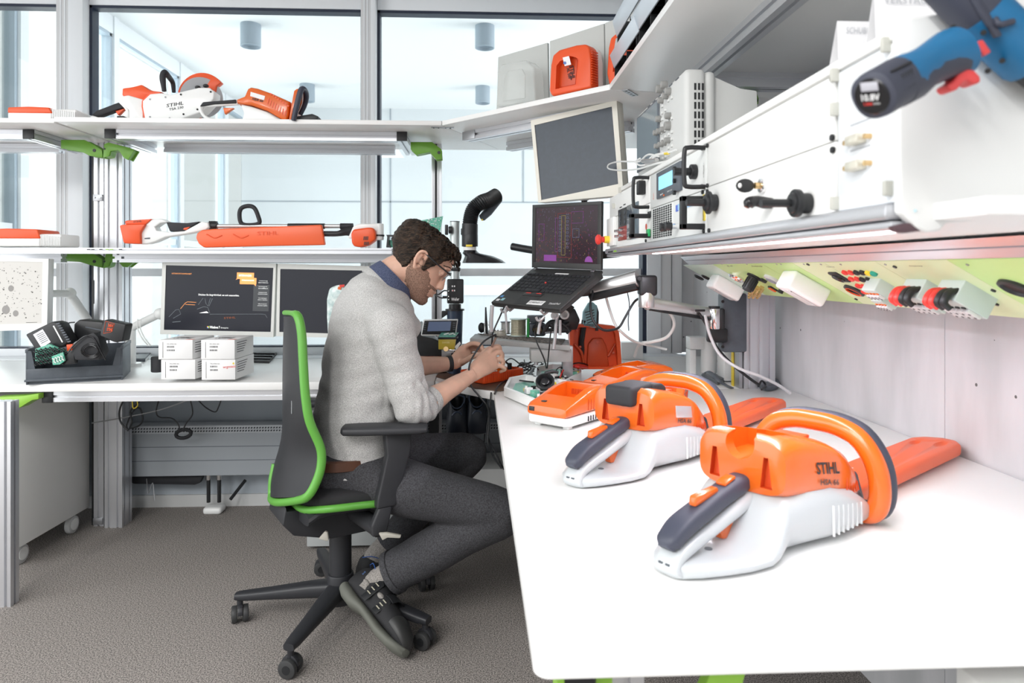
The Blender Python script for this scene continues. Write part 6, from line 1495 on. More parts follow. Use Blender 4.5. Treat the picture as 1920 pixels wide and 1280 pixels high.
# cables between them
rr = random.Random(12); b = MB(BLK)
for k in range(7):
    c = PZ(992+rr.randint(-12, 10), 690+rr.randint(-10, 8), ZD+.012+.01*rr.random()); r1 = .03+.03*rr.random()
    b.tube([c+V((r1*math.cos(a+k), r1*.8*math.sin(a+k), .012+.012*math.sin(a*2+k))) for a in [j*PI/5 for j in range(9)]], .0024, n=6, sm=4)
b.tube([PZ(945, 680, ZD+.02), PZ(960, 672, ZD+.04), PZ(985, 690, ZD+.01), PZ(1010, 697, ZD+.01), PZ(1040, 690, ZD+.01)], .003, n=6, sm=5)
b.tube([PZ(997, 715, ZD+.004), PZ(995, 700, ZD+.02), PZ(1002, 688, ZD+.03)], .006, n=8, sm=3)
solo('cable_tangle', b, 'tangle of thin black cables on the worktop right of the orange tray', 'cable')
b = MB(RED)
for k in range(3): b.tube([PZ(1050, 706+k, ZD+.03), PZ(1060, 690, ZD+.06-k*.01), PZ(1085, 684+2*k, ZD+.06), PZ(1112, 690, ZD+.02)], .0028, n=6, sm=5)
b.m(BLK).tube([PZ(1040, 705, ZD+.03), PZ(1046, 690, ZD+.055), PZ(1062, 688, ZD+.06), PZ(1066, 702, ZD+.035), PZ(1050, 708, ZD+.03), PZ(1075, 712, ZD+.03)], .0018, n=6, sm=5); b.tube([PZ(1052, 690, ZD+.06), PZ(1085, 680, ZD+.065), PZ(1112, 688, ZD+.03)], .003, n=6, sm=4)
solo('red_wires', b, 'loops of red and black wire over the farther opened white base', 'wire')
cable('black_lead', [PZ(927, 738, ZD+.003), PZ(935, 722, ZD+.008), PZ(955, 712, ZD+.01), PZ(1000, 716, ZD+.03)], .003, BLK, 'black lead on the worktop in front of the orange tray')
for (pts, lab) in (([PY(1010, 600, 2.4), PY(1003, 620, 2.45), PY(1006, 640, 2.45), PY(1020, 672, 2.45), PY(1024, 690, 2.5)], 'thin black cable hanging from the laptop stand, left of the pair'),
                   ([PY(1040, 600, 2.4), PY(1033, 622, 2.45), PY(1030, 650, 2.45), PY(1026, 690, 2.5)], 'thin black cable hanging from the laptop stand, right of the pair')):
    cable('hanging_cable', pts, .0026, BLK, lab)

# --- raised tool platform
zp = .925
pq = [PZ(881, 634, zp), PZ(1069, 647, zp), PZ(1069, 647, zp)+V((.02, .20, 0)), PZ(881, 634, zp)+V((.02, .20, 0))]
t = thing('tool_platform', 'grey raised board carrying solder reels and tools behind the hands', 'platform', V((.2, 2.8, ZD)))
MB(mat('platform_grey', (.34, .335, .33), .5)).slab([p-V((0, 0, .02)) for p in pq], (0, 0, .019), bev=.001).build('board', t)
MB(mat('cork_surface', (.22, .19, .17), .8, noise_s=90, noise_a=.5)).slab([c_ for c_ in [pq[0].lerp(pq[2], .03)+V((.12, -.0, 0)), pq[1].lerp(pq[3], .03)+V((-.02, -.0, 0)), pq[2].lerp(pq[0], .03), pq[3].lerp(pq[1], .03)]], (0, 0, .0025)).build('surface', t)
a = pq[1]; b = MB(mat('platform_grey', (.34, .335, .33), .5)).b2((a.x-.14, a.y+.03, zp-.065), (a.x+.01, a.y+.12, zp-.021), .002); b.m(STEEL).cyl((a.x-.12, a.y+.05, zp-.065), (a.x-.12, a.y+.05, zp-.078), .008, n=12); b.build('clamp_block', t)
MB(STEEL).b2((a.x-.01, a.y+.14, ZD), (a.x+.03, a.y+.18, zp-.02), .002).build('leg', t)
def on(u, z=zp+.002, Y=2.93): p = PY(u, 600, Y); return V((p.x, Y, z))
def spool(u, Y, r, h, lab, rim, wire):
    p = on(u, zp+.003, Y); t = thing('solder_reel', lab, 'reel', p, group='solder reels on the raised board')
    MB(rim).cyl(p, p+V((0, 0, .003)), r, n=28).cyl(p+V((0, 0, h-.003)), p+V((0, 0, h)), r, n=28).build('flange', t)
    b = MB(wire).lathe([(r*.86+.0006*math.cos(k*PI), .003+(h-.006)*k/24) for k in range(25)], p, n=28); b.build('wire', t)
spool(972, 2.80, .036, .070, 'larger clear-rimmed reel of pale solder wire on the raised board', mat('pale_mint', (.6, .75, .7), .3), mat('solder_gold', (.60, .56, .42), .3, metal=.7))
spool(948, 2.88, .022, .052, 'small dark-rimmed reel of silver wire on the raised board', DGREY, mat('solder_silver', (.62, .62, .60), .3, metal=.7))
b = MB(BLK).cyl(on(912, zp, 2.9), on(912, zp+.115, 2.9)+V((-.003, 0, 0)), .008, .003, n=12); solo('tweezers', b, 'tall black pointed tweezers standing at the left of the raised board', 'tweezers')
b = MB(BLK).sph(on(903, zp+.028, 2.9), (.015, .012, .022), 14).m(CHROME).cyl(on(908, zp, 2.88), on(908, zp+.05, 2.88), .003, n=8).cyl(on(919, zp, 2.88), on(915, zp+.055, 2.9), .0025, n=8).cyl(on(922, zp, 2.9), on(922, zp+.03, 2.9), .004, n=10).cyl(on(918, zp, 2.87), on(918, zp+.02, 2.87), .006, n=10)
solo('small_tools', b, 'small black brush and steel tips at the left end of the raised board', 'tool')
b = MB(mat('glass_jar', (.45, .43, .38), .2, metal=.2)).cyl(on(938, zp, 2.82), on(938, zp+.022, 2.82), .026, n=24, bev=.002).m(CHROME).cyl(on(938, zp+.022, 2.82), on(938, zp+.028, 2.82), .027, n=24, bev=.001)
solo('flux_tin', b, 'low round tin with metal lid on the raised board', 'tin')
b = MB(mat('pen_green', (.02, .30, .06), .35)).cyl(on(990, zp, 2.72), on(990.5, zp+.08, 2.72), .0055, n=12).m(BLK).cyl(on(990, zp, 2.72), on(990, zp+.02, 2.72), .006, .004, n=12); solo('green_stick', b, 'slim green stick standing beside the larger solder reel', 'pen')
t = thing('tip_cleaner', 'black soldering tip cleaner with brass wool in its round opening', 'cleaner', on(1008, zp, 2.74))
p = on(1008, zp+.003, 2.76); b = MB(DGREY).b2(p+V((-.035, 0, 0)), p+V((.035, .06, .055)), .012, 3).b2(p+V((-.04, .0, .058)), p+V((.03, .05, .085)), .004); ob = b.build('body', t); cut(ob, MB(BLK).cyl(p+V((0, -.01, .030)), p+V((0, .03, .030)), .022, n=24))
b = MB(mat('brass_wool', (.75, .62, .38), .3, metal=.7)); rr = random.Random(2)
for k in range(26): c = p+V((rr.uniform(-.014, .014), .012+rr.random()*.012, .018+rr.random()*.012)); b.tube([c+V((.006*math.cos(a*1.3+k), .004*math.sin(a+k), .006*math.sin(a*1.3+k))) for a in range(5)], .0012, n=5)
b.build('brass_wool', t)
t = thing('soldering_iron_holder', 'black iron holder and pliers heaped at the right of the raised board', 'holder', on(1045, zp, 2.66))
b = MB(BLK); 
for pts, r in (([(1020, 622), (1030, 606), (1045, 603), (1060, 612), (1068, 622)], .010), ([(1018, 620), (1040, 618), (1064, 616)], .008), ([(1030, 608), (1048, 615), (1068, 606)], .009), ([(1052, 598), (1062, 585), (1072, 572)], .014), ([(1045, 600), (1055, 612), (1066, 624)], .008)): b.tube([PY(u, v, 2.68) for u, v in pts], r, n=10, sm=4)
b.slab(pys([(1044, 600), (1060, 580), (1078, 578), (1088, 600), (1082, 618), (1050, 620)], 2.70), (0, .04, 0), bev=.006); b.build('body', t)
b = MB(W_PL).lathe([(.017, 0), (.019, .006), (.012, .010), (.011, 0)], PY(1058, 590, 2.66), (0, -1, .2), n=24).lathe([(.014, 0), (.016, .006), (.010, .010), (.009, 0)], PY(1040, 592, 2.62), (0, -1, .2), n=24); b.build('ring', t)
b = MB(STEEL).tube([PY(1022, 624, 2.60), PY(1045, 622, 2.60)], .0035, n=8).m(BLK).tube([PY(1045, 622, 2.60), PY(1064, 620, 2.60)], .006, n=8); b.build('pliers', t)
t = thing('blue_holder', 'light teal slotted plastic holder behind the right front corner of the laptop', 'holder', on(1108, zp, 2.75))
b = MB(BLUE_L).slab(pys([(1092, 612), (1094, 585), (1104, 568), (1112, 566), (1120, 574), (1118, 615)], 2.78), (0, .03, 0), bev=.004); b.m(BLK)
for k in range(5): b.slab(pys([(1097+k, 585+k*5), (1114+k*.4, 580+k*5), (1114+k*.4, 581.5+k*5), (1097+k, 586.5+k*5)], 2.778), (0, .003, 0))
b.slab(pys([(1119, 572), (1123, 585), (1122, 620), (1117, 620)], 2.80), (0, .05, 0)); b.tube([PY(1096, 600, 2.79), PY(1090, 640, 2.8), PY(1092, 690, 2.85)], .012, n=8); b.build('body', t)

# --- fume extractor
Yx = 2.92
t = thing('fume_extractor', 'black ribbed suction hose with flat hood on a silver tube', 'extractor', PZ(855, 668, ZD))
pth = [PY(881, 462, Yx), PY(881, 435, Yx), PY(882, 412, Yx), PY(888, 392, Yx), PY(902, 380, Yx), PY(918, 374, Yx+.03), PY(932, 366, Yx+.06)]
P_, _ = catmull(pth, [0]*7, 14); N = len(P_); rs = [.0335+(.0022 if (i % 3) else -.0012) if 26 < i < 70 else .034 for i in range(N)]
rs = [(.034 if i < 24 else (.0335 if i % 2 else .0295)) for i in range(N)]
MB(BLK).tube(P_, rs, n=24).build('hose', t)
b = MB(DGREY).tube([PY(904, 408, Yx+.03), PY(915, 397, Yx+.05), PY(934, 372, Yx+.08)], [.016, .02, .022], n=16).m(YEL).cyl(PY(905, 411, Yx), PY(903, 413, Yx), .004, n=8); b.build('nozzle', t)
c = PY(898, 493, Yx)
rg = []
for (dx, z, rx, ry) in ((-.040, .075, .026, .026), (-.038, .055, .026, .026), (-.034, .042, .036, .036), (.0, .030, .060, .052), (.016, .014, .082, .066), (.022, .0, .094, .072)):
    rg.append(ring(c+V((dx, 0, z)), (1, 0, 0), (0, 1, 0), rx, ry, 32))
for (dx, z, rx, ry) in ((.022, .001, .086, .064), (.016, .012, .07, .056)): rg.append(ring(c+V((dx, 0, z)), (1, 0, 0), (0, 1, 0), rx, ry, 32))
b = MB(BLK_G).loft(rg); b.build('hood', t); b = MB(BLK).cyl(PY(881, 462, Yx), PY(881, 440, Yx), .0345, n=28, bev=.002).m(YEL).b2(PY(874, 462, Yx)+V((0, -.036, -.002)), PY(886, 459, Yx)+V((0, -.030, .0)), .001).m(W_PL).cyl(PY(881, 463, Yx), PY(881, 469, Yx), .028, n=24); b.build('collar', t)
px_ = PY(853, 500, 2.98)
MB(mat('silver_tube', (.62, .68, .68), .3, metal=.4)).cyl((px_.x, 2.98, ZD), (px_.x, 2.98, PY(853, 416, 2.98).z), .0215, n=28).m(BLK).cyl((px_.x, 2.98, PY(853, 416, 2.98).z), (px_.x, 2.98, PY(853, 416, 2.98).z+.003), .0215, n=28).build('tube', t)
b = MB(BLK).cyl(PY(841, 431, 2.95), PY(848, 431, 2.95), .016, n=18, bev=.002).b2(PY(834, 440, 2.94), PY(840, 421, 2.94)+V((0, .02, 0)), .003).b2(PY(864, 440, 2.94), PY(872, 428, 2.94)+V((0, .03, 0)), .003); b.build('clamp', t)
b = MB(BLK).b2(PY(845, 508, 2.95), PY(863, 501, 2.95)+V((0, .05, 0)), .004)
b.build('bracket', t)
t = thing('control_unit', 'tall black control box with white lettering on a dark column', 'control unit', PZ(853, 660, ZD))
Yw = 2.86
b = MB(BLK).slab(pys([(838, 569), (838, 523), (869, 523), (869, 569)], Yw), (0, .05, 0), bev=.006, seg=3); b.m(TXT_W); T(b, 'Weller', (846, 564), (861, 563.5), (846.2, 558), Yw-.0005, bold=.02); b.m(mat('lit_button', (.8, .8, .8), .4)); 
for u, v in ((847, 535), (851, 535), (847, 543), (851, 543)): S(b, [(u, v), (u+2.4, v), (u+2.4, v+3), (u, v+3)], Yw-.001, .003)
b.m(RED); S(b, [(848.5, 544), (850, 544), (850, 545.5), (848.5, 545.5)], Yw-.003, .003)
b.m(CHROME)
for v in (540, 550, 556): b.tube([PY(840, v, Yw-.004), PY(842, v+2, Yw-.004), PY(842, v+5, Yw-.004), PY(840, v+6, Yw-.004)], .0008, n=5)
b.build('housing', t)
NB = mat('column_dark_blue', (.03, .05, .09), .45)
b = MB(BLK).cyl(PY(853, 570, 2.88), PY(853, 580, 2.88), .026, n=24).cyl(PY(853, 582, 2.88), PY(853, 579, 2.88), .040, n=28).m(BLK); S(b, [(828, 597), (828, 583), (862, 582), (862, 586), (838, 590)], 2.88, .03, .002)
b.m(NB).cyl((PY(853, 600, 2.88).x, 2.88, ZD), (PY(853, 585, 2.88).x, 2.88, PY(853, 582, 2.88).z), .026, .034, n=24).b2(PY(840, 622, 2.87), PY(864, 616, 2.87)+V((0, .03, 0)), .002); b.build('column', t)
b = MB(BLK).tube([PY(838, 545, Yw+.02), PY(832, 545, Yw+.02), PY(822, 552, Yw+.02), PY(815, 548, Yw+.03)], .003, n=6, sm=4).tube([PY(838, 558, Yw+.02), PY(826, 558, Yw+.02), PY(815, 552, Yw+.03)], .003, n=6, sm=4).cyl(PY(838, 557, Yw+.01), PY(830, 557, Yw+.01), .005, n=8); b.build('cable', t)
# soldering station
t = thing('soldering_station', 'grey-white soldering station with a dark display behind the chin of the man', 'soldering station', PZ(825, 665, ZD))
Yt = 2.84
q = pys([(789, 629), (794, 599), (859, 598), (855, 629)], Yt)
b = MB(W_PL).slab(q, (0, .02, 0), bev=.003); b.m(BLK).slab(pys([(791, 627), (796, 601), (857, 600.5), (853, 627)], Yt-.002), (0, .004, 0), bev=.001)
b.m(mat('station_display', (.06, .08, .14), .3, emit=.3, ecol=(.12, .16, .26))).slab(pys([(801, 621), (804, 603), (846, 602.5), (844, 620)], Yt-.003), (0, .002, 0)); b.m(DGREY)
for k in range(4): S(b, [(795+k*-.3, 605+k*4), (799+k*-.3, 605+k*4), (799+k*-.3, 606.5+k*4), (795+k*-.3, 606.5+k*4)], Yt-.004, .003); S(b, [(849, 605+k*4), (854, 605+k*4), (854, 606.5+k*4), (849, 606.5+k*4)], Yt-.004, .003)
b.build('display', t)
MB(BLK).slab(pys([(778, 648), (784, 606), (788, 606), (790, 630), (812, 634), (826, 640), (850, 645), (850, 668), (780, 668)], Yt+.025), (0, .12, 0), bev=.004).build('stand', t)
# transformer block
t = thing('transformer', 'yellow taped transformer block with a green circuit board on top', 'transformer', PZ(843, 672, ZD))
Yy = 2.80
b = MB(YGOLD); S(b, [(822, 655), (822, 635), (855, 635), (852, 655)], Yy, .07, .002); b.m(mat('tape_print', (.8, .7, .3), .5)); T(b, 'DANGER', (829, 643.5), (843, 643.5), (829, 640.5), Yy-.0355, bold=.02); b.m(BLK); S(b, [(821, 636), (858, 636), (858, 632), (821, 632)], Yy, .075, .001); b.build('coil', t)
b = MB(PCB).slab([PY(822, 632, Yy-.04), PY(853, 632, Yy-.04), PY(860, 624, Yy+.04), PY(828, 624, Yy+.04)], (0, 0, .002)); b.m(W_PL)
for k in range(7): b.box(PY(834+k*3, 628-(k % 3), Yy)+V((0, 0, .003)), (.008, .008, .005), .001)
b.build('circuit_board', t)
b = MB(STEEL); S(b, [(828, 671), (828, 655), (850, 655), (850, 671)], Yy, .05, .002); b.m(BRASS).cyl(PY(836, 654, Yy-.04), PY(836, 654, Yy-.03), .010, n=18).m(CHROME).b2(PY(838, 658, Yy-.035), PY(862, 655, Yy-.03)+V((0, .01, 0)), .001)
b.m(W_PL).slab(pys([(852, 650), (862, 640), (864, 644), (856, 656)], Yy-.03), (0, .004, 0)).slab(pys([(858, 655), (866, 645), (867, 650), (861, 660)], Yy-.03), (0, .004, 0)); b.m(BLK); S(b, [(846, 671), (846, 662), (853, 660), (853, 671)], Yy-.02, .02); b.build('frame', t)

# --- right rear corner of the worktop
b = MB(W_PL)
Yv = 2.75
t = thing('cable_outlet', 'white angular wall outlet unit standing on the worktop beside the broad column', 'outlet', PY(1330, 700, Yv))
q1 = PY(1294, 632, Yv); q2 = PY(1320, 700, Yv)
b.b2((q1.x, Yv, ZD), (q1.x+.025, Yv+.06, q1.z-.051), .003).b2((q1.x, Yv, q1.z-.05), (PY(1325, 632, Yv).x, Yv+.06, q1.z), .003); b.cyl((PY(1332, 650, Yv).x, Yv+.02, PY(1332, 700, Yv).z), (PY(1332, 650, Yv).x, Yv+.02, q1.z-.004), .032, n=24, bev=.004); b.build('body', t)
b = MB(W_PL).b2((PY(1345, 640, 2.7).x, 2.62, PY(1350, 708, 2.7).z), (PY(1360, 640, 2.7).x+.02, 2.70, PY(1350, 650, 2.7).z), .003); b.m(BLK).cyl(PY(1353, 656, 2.6), PY(1350, 659, 2.6), .002, n=6).b2((PY(1352, 710, 2.65).x, 2.64, ZD), (PY(1357, 700, 2.65).x, 2.66, PY(1352, 707, 2.65).z)); b.build('socket_box', t)
b = MB(DGREY).tube([PZ(1316, 703, ZD+.03), PZ(1328, 697, ZD+.045), PZ(1345, 710, ZD+.03), PZ(1358, 720, ZD+.01), PZ(1372, 727, ZD+.005)], .006, n=8, sm=4, flat=(.5, 1.6)).slab([PZ(1316, 706, ZD+.001), PZ(1345, 722, ZD+.001), PZ(1358, 715, ZD+.001), PZ(1330, 700, ZD+.001)], (0, 0, .015), bev=.003)
solo('folded_strap', b, 'dark grey folded strap lying on the worktop in front of the white outlet', 'strap')
b = MB(DGREY).slab([PZ(u, v, ZD+.0005) for u, v in ((1418, 722), (1430, 732), (1450, 733), (1462, 726), (1452, 715), (1430, 712))], (0, 0, .022), bev=.006, sm=3); b.m(BLK).tube([PZ(1422, 724, ZD+.02), PZ(1428, 714, ZD+.035), PZ(1436, 722, ZD+.02), PZ(1428, 730, ZD+.02)], .004, n=6, sm=4)
solo('grey_pouch', b, 'small crumpled grey cloth pouch at the foot of the broad column', 'pouch')
cable('cable_run', [PY(1128, 525, 2.5), PY(1140, 570, 2.5), PY(1152, 605, 2.5), PY(1165, 622, 2.5), PY(1190, 640, 2.55), PY(1230, 650, 2.6), PY(1250, 655, 2.6)], .005, W_PL, 'white cable running down from the laptop past the orange shell')
cable('cable_run', [PY(1240, 572, 2.5), PY(1258, 590, 2.5), PY(1264, 610, 2.5), PY(1250, 632, 2.52), PY(1222, 641, 2.55), PY(1200, 645, 2.6), PY(1190, 668, 2.7)], .006, W_PL, 'white cable loop bulging right under the silver arm')
cable('cable_run', [PY(1112, 545, 2.4), PY(1107, 570, 2.38), PY(1112, 600, 2.36), PY(1130, 618, 2.36), PY(1150, 618, 2.38), PY(1162, 612, 2.4), PY(1172, 595, 2.4), PY(1190, 565, 2.4), PY(1205, 558, 2.35)], .0045, BLK, 'black cable sagging between laptop and silver arm')
cable('cable_run', [PY(1175, 541, 2.4), PY(1180, 570, 2.4), PY(1178, 600, 2.4), PY(1179, 620, 2.4)], .002, DGREY, 'thin dark cable hanging straight down from the silver arm')
cable('cable_run', [PY(1310, 586, 2.38), PY(1325, 610, 2.38), PY(1342, 648, 2.38), PY(1370, 680, 2.36), PY(1400, 705, 2.34), PY(1424, 722, 2.34)], .005, BLK, 'black cable running from the arm pivot down to the grey pouch')
cable('cable_run', [PY(1322, 590, 2.36), PY(1330, 625, 2.36), PY(1350, 665, 2.34), PY(1385, 690, 2.30), PY(1425, 705, 2.28), PY(1460, 722, 2.28), PY(1482, 737, 2.28)], .0055, mat('cable_grey_white', (.6, .6, .62), .4), 'grey-white cable sweeping from the arm pivot to the wall over the worktop')
b = MB(W_PL).b2((PY(1165, 640, 3.3).x, 3.3, ZD), (PY(1206, 640, 3.3).x, 3.36, PY(1165, 642, 3.3).z), .004)
solo('cable_duct', b, 'low white duct on the worktop behind the upright orange shell', 'duct')
# --- black safety shoes hanging under the corner desk
def shoe(u, v0, v1, Ysh, lab):
    a = PY(u, v0, Ysh); c = PY(u, v1, Ysh); L = a.z-c.z
    t = thing('work_clog', lab, 'shoe', c, group='pair of black clogs hanging under the desk')
    SB = mat('clog_dark_blue', (.012, .016, .026), .45); rg = []
    for f, w_, d_, o in ((0, .030, .018, 0), (.03, .040, .028, 0), (.25, .047, .04, .0), (.5, .042, .042, .004), (.75, .038, .040, .01), (.92, .037, .034, .014), (1.0, .034, .026, .016)):
        rg.append(ring(c+V((0, o, L*f)), (1, 0, 0), (0, 1, 0), w_, d_, 24, 2.4))
    ob = MB(SB).loft(rg).build('upper', t); cut(ob, MB(BLK).sph(a+V((0, -.02, -.01)), (.028, .05, .045), 18))
    b = MB(mat('clog_rim_blue', (.05, .07, .11), .35)).tube([a+V((.031*math.cos(x), -.014-.02*math.cos(x)**2*0, -.006-.042*max(0, math.sin(x))+.012*max(0, -math.sin(x)))) for x in [k*PI/8 for k in range(16)]], .0035, n=8, closed=True)
    b.tube([a+V((-.018, -.03, -.072)), a+V((-.004, -.034, -.058)), a+V((.014, -.032, -.062)), a+V((.02, -.026, -.078))], .004, n=8, sm=4); b.build('rim', t)
    MB(BLK).tube([c+V((.03, .02, 0)), c+V((.034, .028, L*.4)), c+V((.03, .04, L*.9))], .011, n=8, sm=3).build('sole', t)
    MB(BLK).tube([a+V((0, .01, 0)), V((a.x, a.y+.02, ZD-.03))], .004, n=6).build('hook', t)
shoe(857, 742, 818, 2.76, 'left dark clog hanging under the corner worktop, partly behind the forearm')
shoe(894, 740, 812, 2.76, 'right dark clog hanging under the corner worktop beside the desk edge')
for u, v in ((870, 820), (884, 813), (909, 813)): cable('hanging_lead', [PY(u, v, 2.8), PY(u-1, v+14, 2.8), PY(u-3 if u > 900 else u-1, v+(38 if u > 900 else 16), 2.8)], .0025, BLK, 'thin black cord end hanging below the dark clogs, %s' % {870: 'leftmost of three', 884: 'middle of three', 909: 'rightmost of three'}[u])
# ============================================================ office chair
CC = V((-.475, 2.35, 0)); CA = math.radians(30); cf = V((math.cos(CA), math.sin(CA), 0)); cl_ = V((-cf.y, cf.x, 0))
def CL(x, y, z): return CC+cf*x+cl_*y+V((0, 0, z))
t = thing('office_chair', 'black office chair with bright green edge trim that the man sits on', 'chair', CC)
CHG = mat('chair_green_trim', (.11, .36, .05), .4); CHF = mat('chair_mesh_fabric', (.022, .022, .024), .85, bump=.5, bump_s=600); CHB = mat('chair_black_plastic', (.022, .023, .027), .45)
# backrest between a near and a far edge line
near = [(556, 593, 2.09), (563, 625, 2.075), (566, 680, 2.065), (570, 740, 2.06), (578, 790, 2.06), (598, 838, 2.07), (600, 870, 2.07), (592, 900, 2.065), (575, 930, 2.06)]
far = [(549, 592, 2.36), (544, 612, 2.37), (540, 660, 2.38), (537, 720, 2.39), (534, 780, 2.40), (524, 835, 2.40), (514, 870, 2.40), (508, 900, 2.39), (507, 928, 2.38)]
NE, _ = catmull([PY(*p) for p in near], [0]*9, 4); FE, _ = catmull([PY(*p) for p in far], [0]*9, 4)
K = len(NE); rows_b = []; rows_f = []
for i in range(K):
    a, c = NE[i], FE[i]; rb, rf = [], []
    for j in range(13):
        s = j/12; bulge = math.sin(PI*s)
        p = a.lerp(c, s)-cf*.035*bulge
        edge = 1-abs(2*s-1)**6
        rb.append(p); rf.append(p+cf*(.008+.030*edge))
    rows_b.append(rb); rows_f.append(rf)
b = MB(CHB).loft([r1+r2[::-1] for r1, r2 in zip(rows_b, [[p+cf*.006 for p in r] for r in rows_b])]); b.build('back_shell', t)
b = MB(CHF).loft([[p+cf*.007 for p in r1]+r2[::-1] for r1, r2 in zip(rows_b, rows_f)]); b.build('backrest', t)
pthg = [rows_b[0][6]+V((0, 0, .012)), rows_b[0][2]+V((0, 0, .010))]+[NE[i] for i in range(0, K, 4)]+[rows_b[-1][2]-V((0, 0, .012)), rows_b[-1][6]-V((0, 0, .016)), rows_b[-1][10]-V((0, 0, .012)), FE[-1], FE[-5], FE[-9]]
MB(CHG).tube([p+cf*.004 for p in pthg], [.008]*2+[.0135]*(len(pthg)-8)+[.0125]*6, n=12, sm=4, flat=(1, 1)).build('back_trim', t)
b = MB(mat('chair_label_print', (.35, .37, .38), .5))
for k, v in enumerate((690, 707, 725, 735, 752, 770, 785)): p = PY(556+k*.5, v, 2.12); b.cyl(p-cf*.03, p-cf*.0305, .003, n=6)
b.bm.clear(); b.box(rows_b[14][3]-cf*.001, (.002, .002, .04)); b.build('label', t)
# seat
sx = [(-.165, .462), (-.135, .478), (-.08, .482), (.0, .476), (.10, .466), (.20, .455), (.27, .440)]
b = MB(CHF)
rg = []
for x, z in sx:
    w_ = {-.165: .12, -.135: .205}.get(x, .235 if x < .25 else .20)
    rg.append(ring(CL(x, 0, z+.012), cl_, (0, 0, 1), w_, .026, 32, 4))
b.loft(rg); b.build('seat', t)
rg = [ring(CL(x, 0, z-.03), cl_, (0, 0, 1), .20, .025, 28, 3) for x, z in sx]; MB(CHB).loft(rg).build('seat_pan', t)
pt = [CL(x, -({-.165: .13, -.135: .21}.get(x, .24 if x < .25 else .215)), z-.008) for x, z in sx]; pt2 = [CL(x, ({-.165: .13, -.135: .21}.get(x, .24 if x < .25 else .215)), z-.008) for x, z in sx]
MB(CHG).tube(pt+[CL(.29, -.12, .428), CL(.295, .0, .426), CL(.29, .12, .428)]+pt2[::-1]+[CL(-.17, .0, .450)], .0115, n=12, sm=4, closed=True).build('seat_trim', t)
b = MB(CHB)
b.slab([CL(-.27, y, .44) if k == 0 else p for k, (y, p) in enumerate([(0, None)]*0)] or [CL(-.205, -.09, .455), CL(-.215, -.09, .40), CL(-.18, -.09, .36), CL(-.06, -.09, .325), CL(.06, -.09, .325), CL(.12, -.09, .36), CL(.16, -.09, .42), CL(-.2, -.09, .44)], cl_*.18, bev=.012, seg=3)
b.build('mechanism', t)
b = MB(mat('lever_beige', (.42, .40, .35), .5)).slab(pys([(710, 1000), (725, 999), (752, 1004), (750, 1009), (726, 1008), (717, 1013)], 2.1), (0, .012, 0), bev=.002); b.build('lever', t)
b = MB(mat('lever_beige', (.42, .40, .35), .5)).slab(pys([(597, 1010), (609, 996), (614, 998), (616, 1013), (612, 1015)], 2.16), (0, .012, 0), bev=.003); b.build('lever', t)
b = MB(CHB).cyl(CC+V((0, 0, .09)), CC+V((0, 0, .345)), .037, n=28).cyl(CC+V((0, 0, .07)), CC+V((0, 0, .17)), .044, n=28, bev=.004); b.build('gas_column', t)
# star base and casters
CP = [(450, 1165), (545, 1265), (797, 1213), (800, 1106), (603, 1076)]
tips = [PZ(u, v, 0) for u, v in CP]
for k, q in enumerate(tips):
    d = (q-CC); L = d.length; d.normalize(); sv = V((-d.y, d.x, 0))
    rg = [ring(CC+d*s*L+V((0, 0, z)), sv, (0, 0, 1), w_, h, 20, 3.4) for s, z, w_, h in ((.02, .118, .034, .028), (.3, .112, .030, .024), (.7, .098, .024, .017), (.95, .090, .021, .014), (1.04, .088, .017, .011))]
    MB(CHB).loft(rg).build('base_arm', t)
    c = q+V((0, 0, 0)); sd = [math.radians(a) for a in (20, 75, 60, 20, 100)][k]; wv = V((math.cos(sd), math.sin(sd), 0)); fv = V((-wv.y, wv.x, 0))
    b = MB(CHB).cyl(c+V((0, 0, .055)), c+V((0, 0, .085)), .010, n=14)
    b.slab([c+fv*(.028*math.cos(a))+V((0, 0, .031+.032*math.sin(a)))-wv*.008 for a in [PI*j/8 for j in range(9)]], wv*.016, bev=.001)
    cs = b.build('caster', t)
    for s in (-1, 1):
        b = MB(mat('caster_wheel_grey', (.035, .036, .037), .55)).cyl(c+wv*s*.009+V((0, 0, .028)), c+wv*s*.027+V((0, 0, .028)), .028, n=28, bev=.004)
        b.m(BLK).cyl(c+wv*s*.0268+V((0, 0, .028)), c+wv*s*.028+V((0, 0, .028)), .013, n=18); b.build('wheel', cs)
# armrests
AR = mat('armrest_rubber', (.028, .029, .033), .55)
for s in (-1, 1):
    zA = .702 if s < 0 else .70
    ad = V((math.cos(.06), math.sin(.06), 0)); an = V((-ad.y, ad.x, 0)); ac = CL(.055, s*.262, zA)
    rg = [ring(ac+ad*(x-.063), an, (0, 0, 1), w_, h, 24, 3.2) for x, w_, h in ((-.070, .030, .008), (-.062, .040, .014), (-.02, .045, .0155), (.08, .045, .015), (.17, .042, .0145), (.192, .034, .011), (.196, .02, .006))]
    MB(AR).loft(rg).build('armrest', t)
    o = cl_*s*.262
    b = MB(AR)
    P0_ = CC+o+cf*.085; 
    b.slab([P0_+cf*x+V((0, 0, z))-cl_*.016 for x, z in ((-.035, .688), (.055, .688), (.050, .62), (.005, .48), (.0, .46), (-.062, .46), (-.060, .49), (-.028, .62))], cl_*.032, bev=.006, seg=3)
    b.slab([P0_+cf*x+V((0, 0, z))-cl_*.012 for x, z in ((-.054, .462), (-.010, .462), (-.02, .41), (-.03, .375), (-.075, .375), (-.078, .41))], cl_*.024, bev=.006, seg=3)
    b.tube([P0_+cf*-.05+V((0, 0, .395)), CC+cf*.02+o*.3+V((0, 0, .395))], .028, n=14)
    b.build('armrest_post', t)
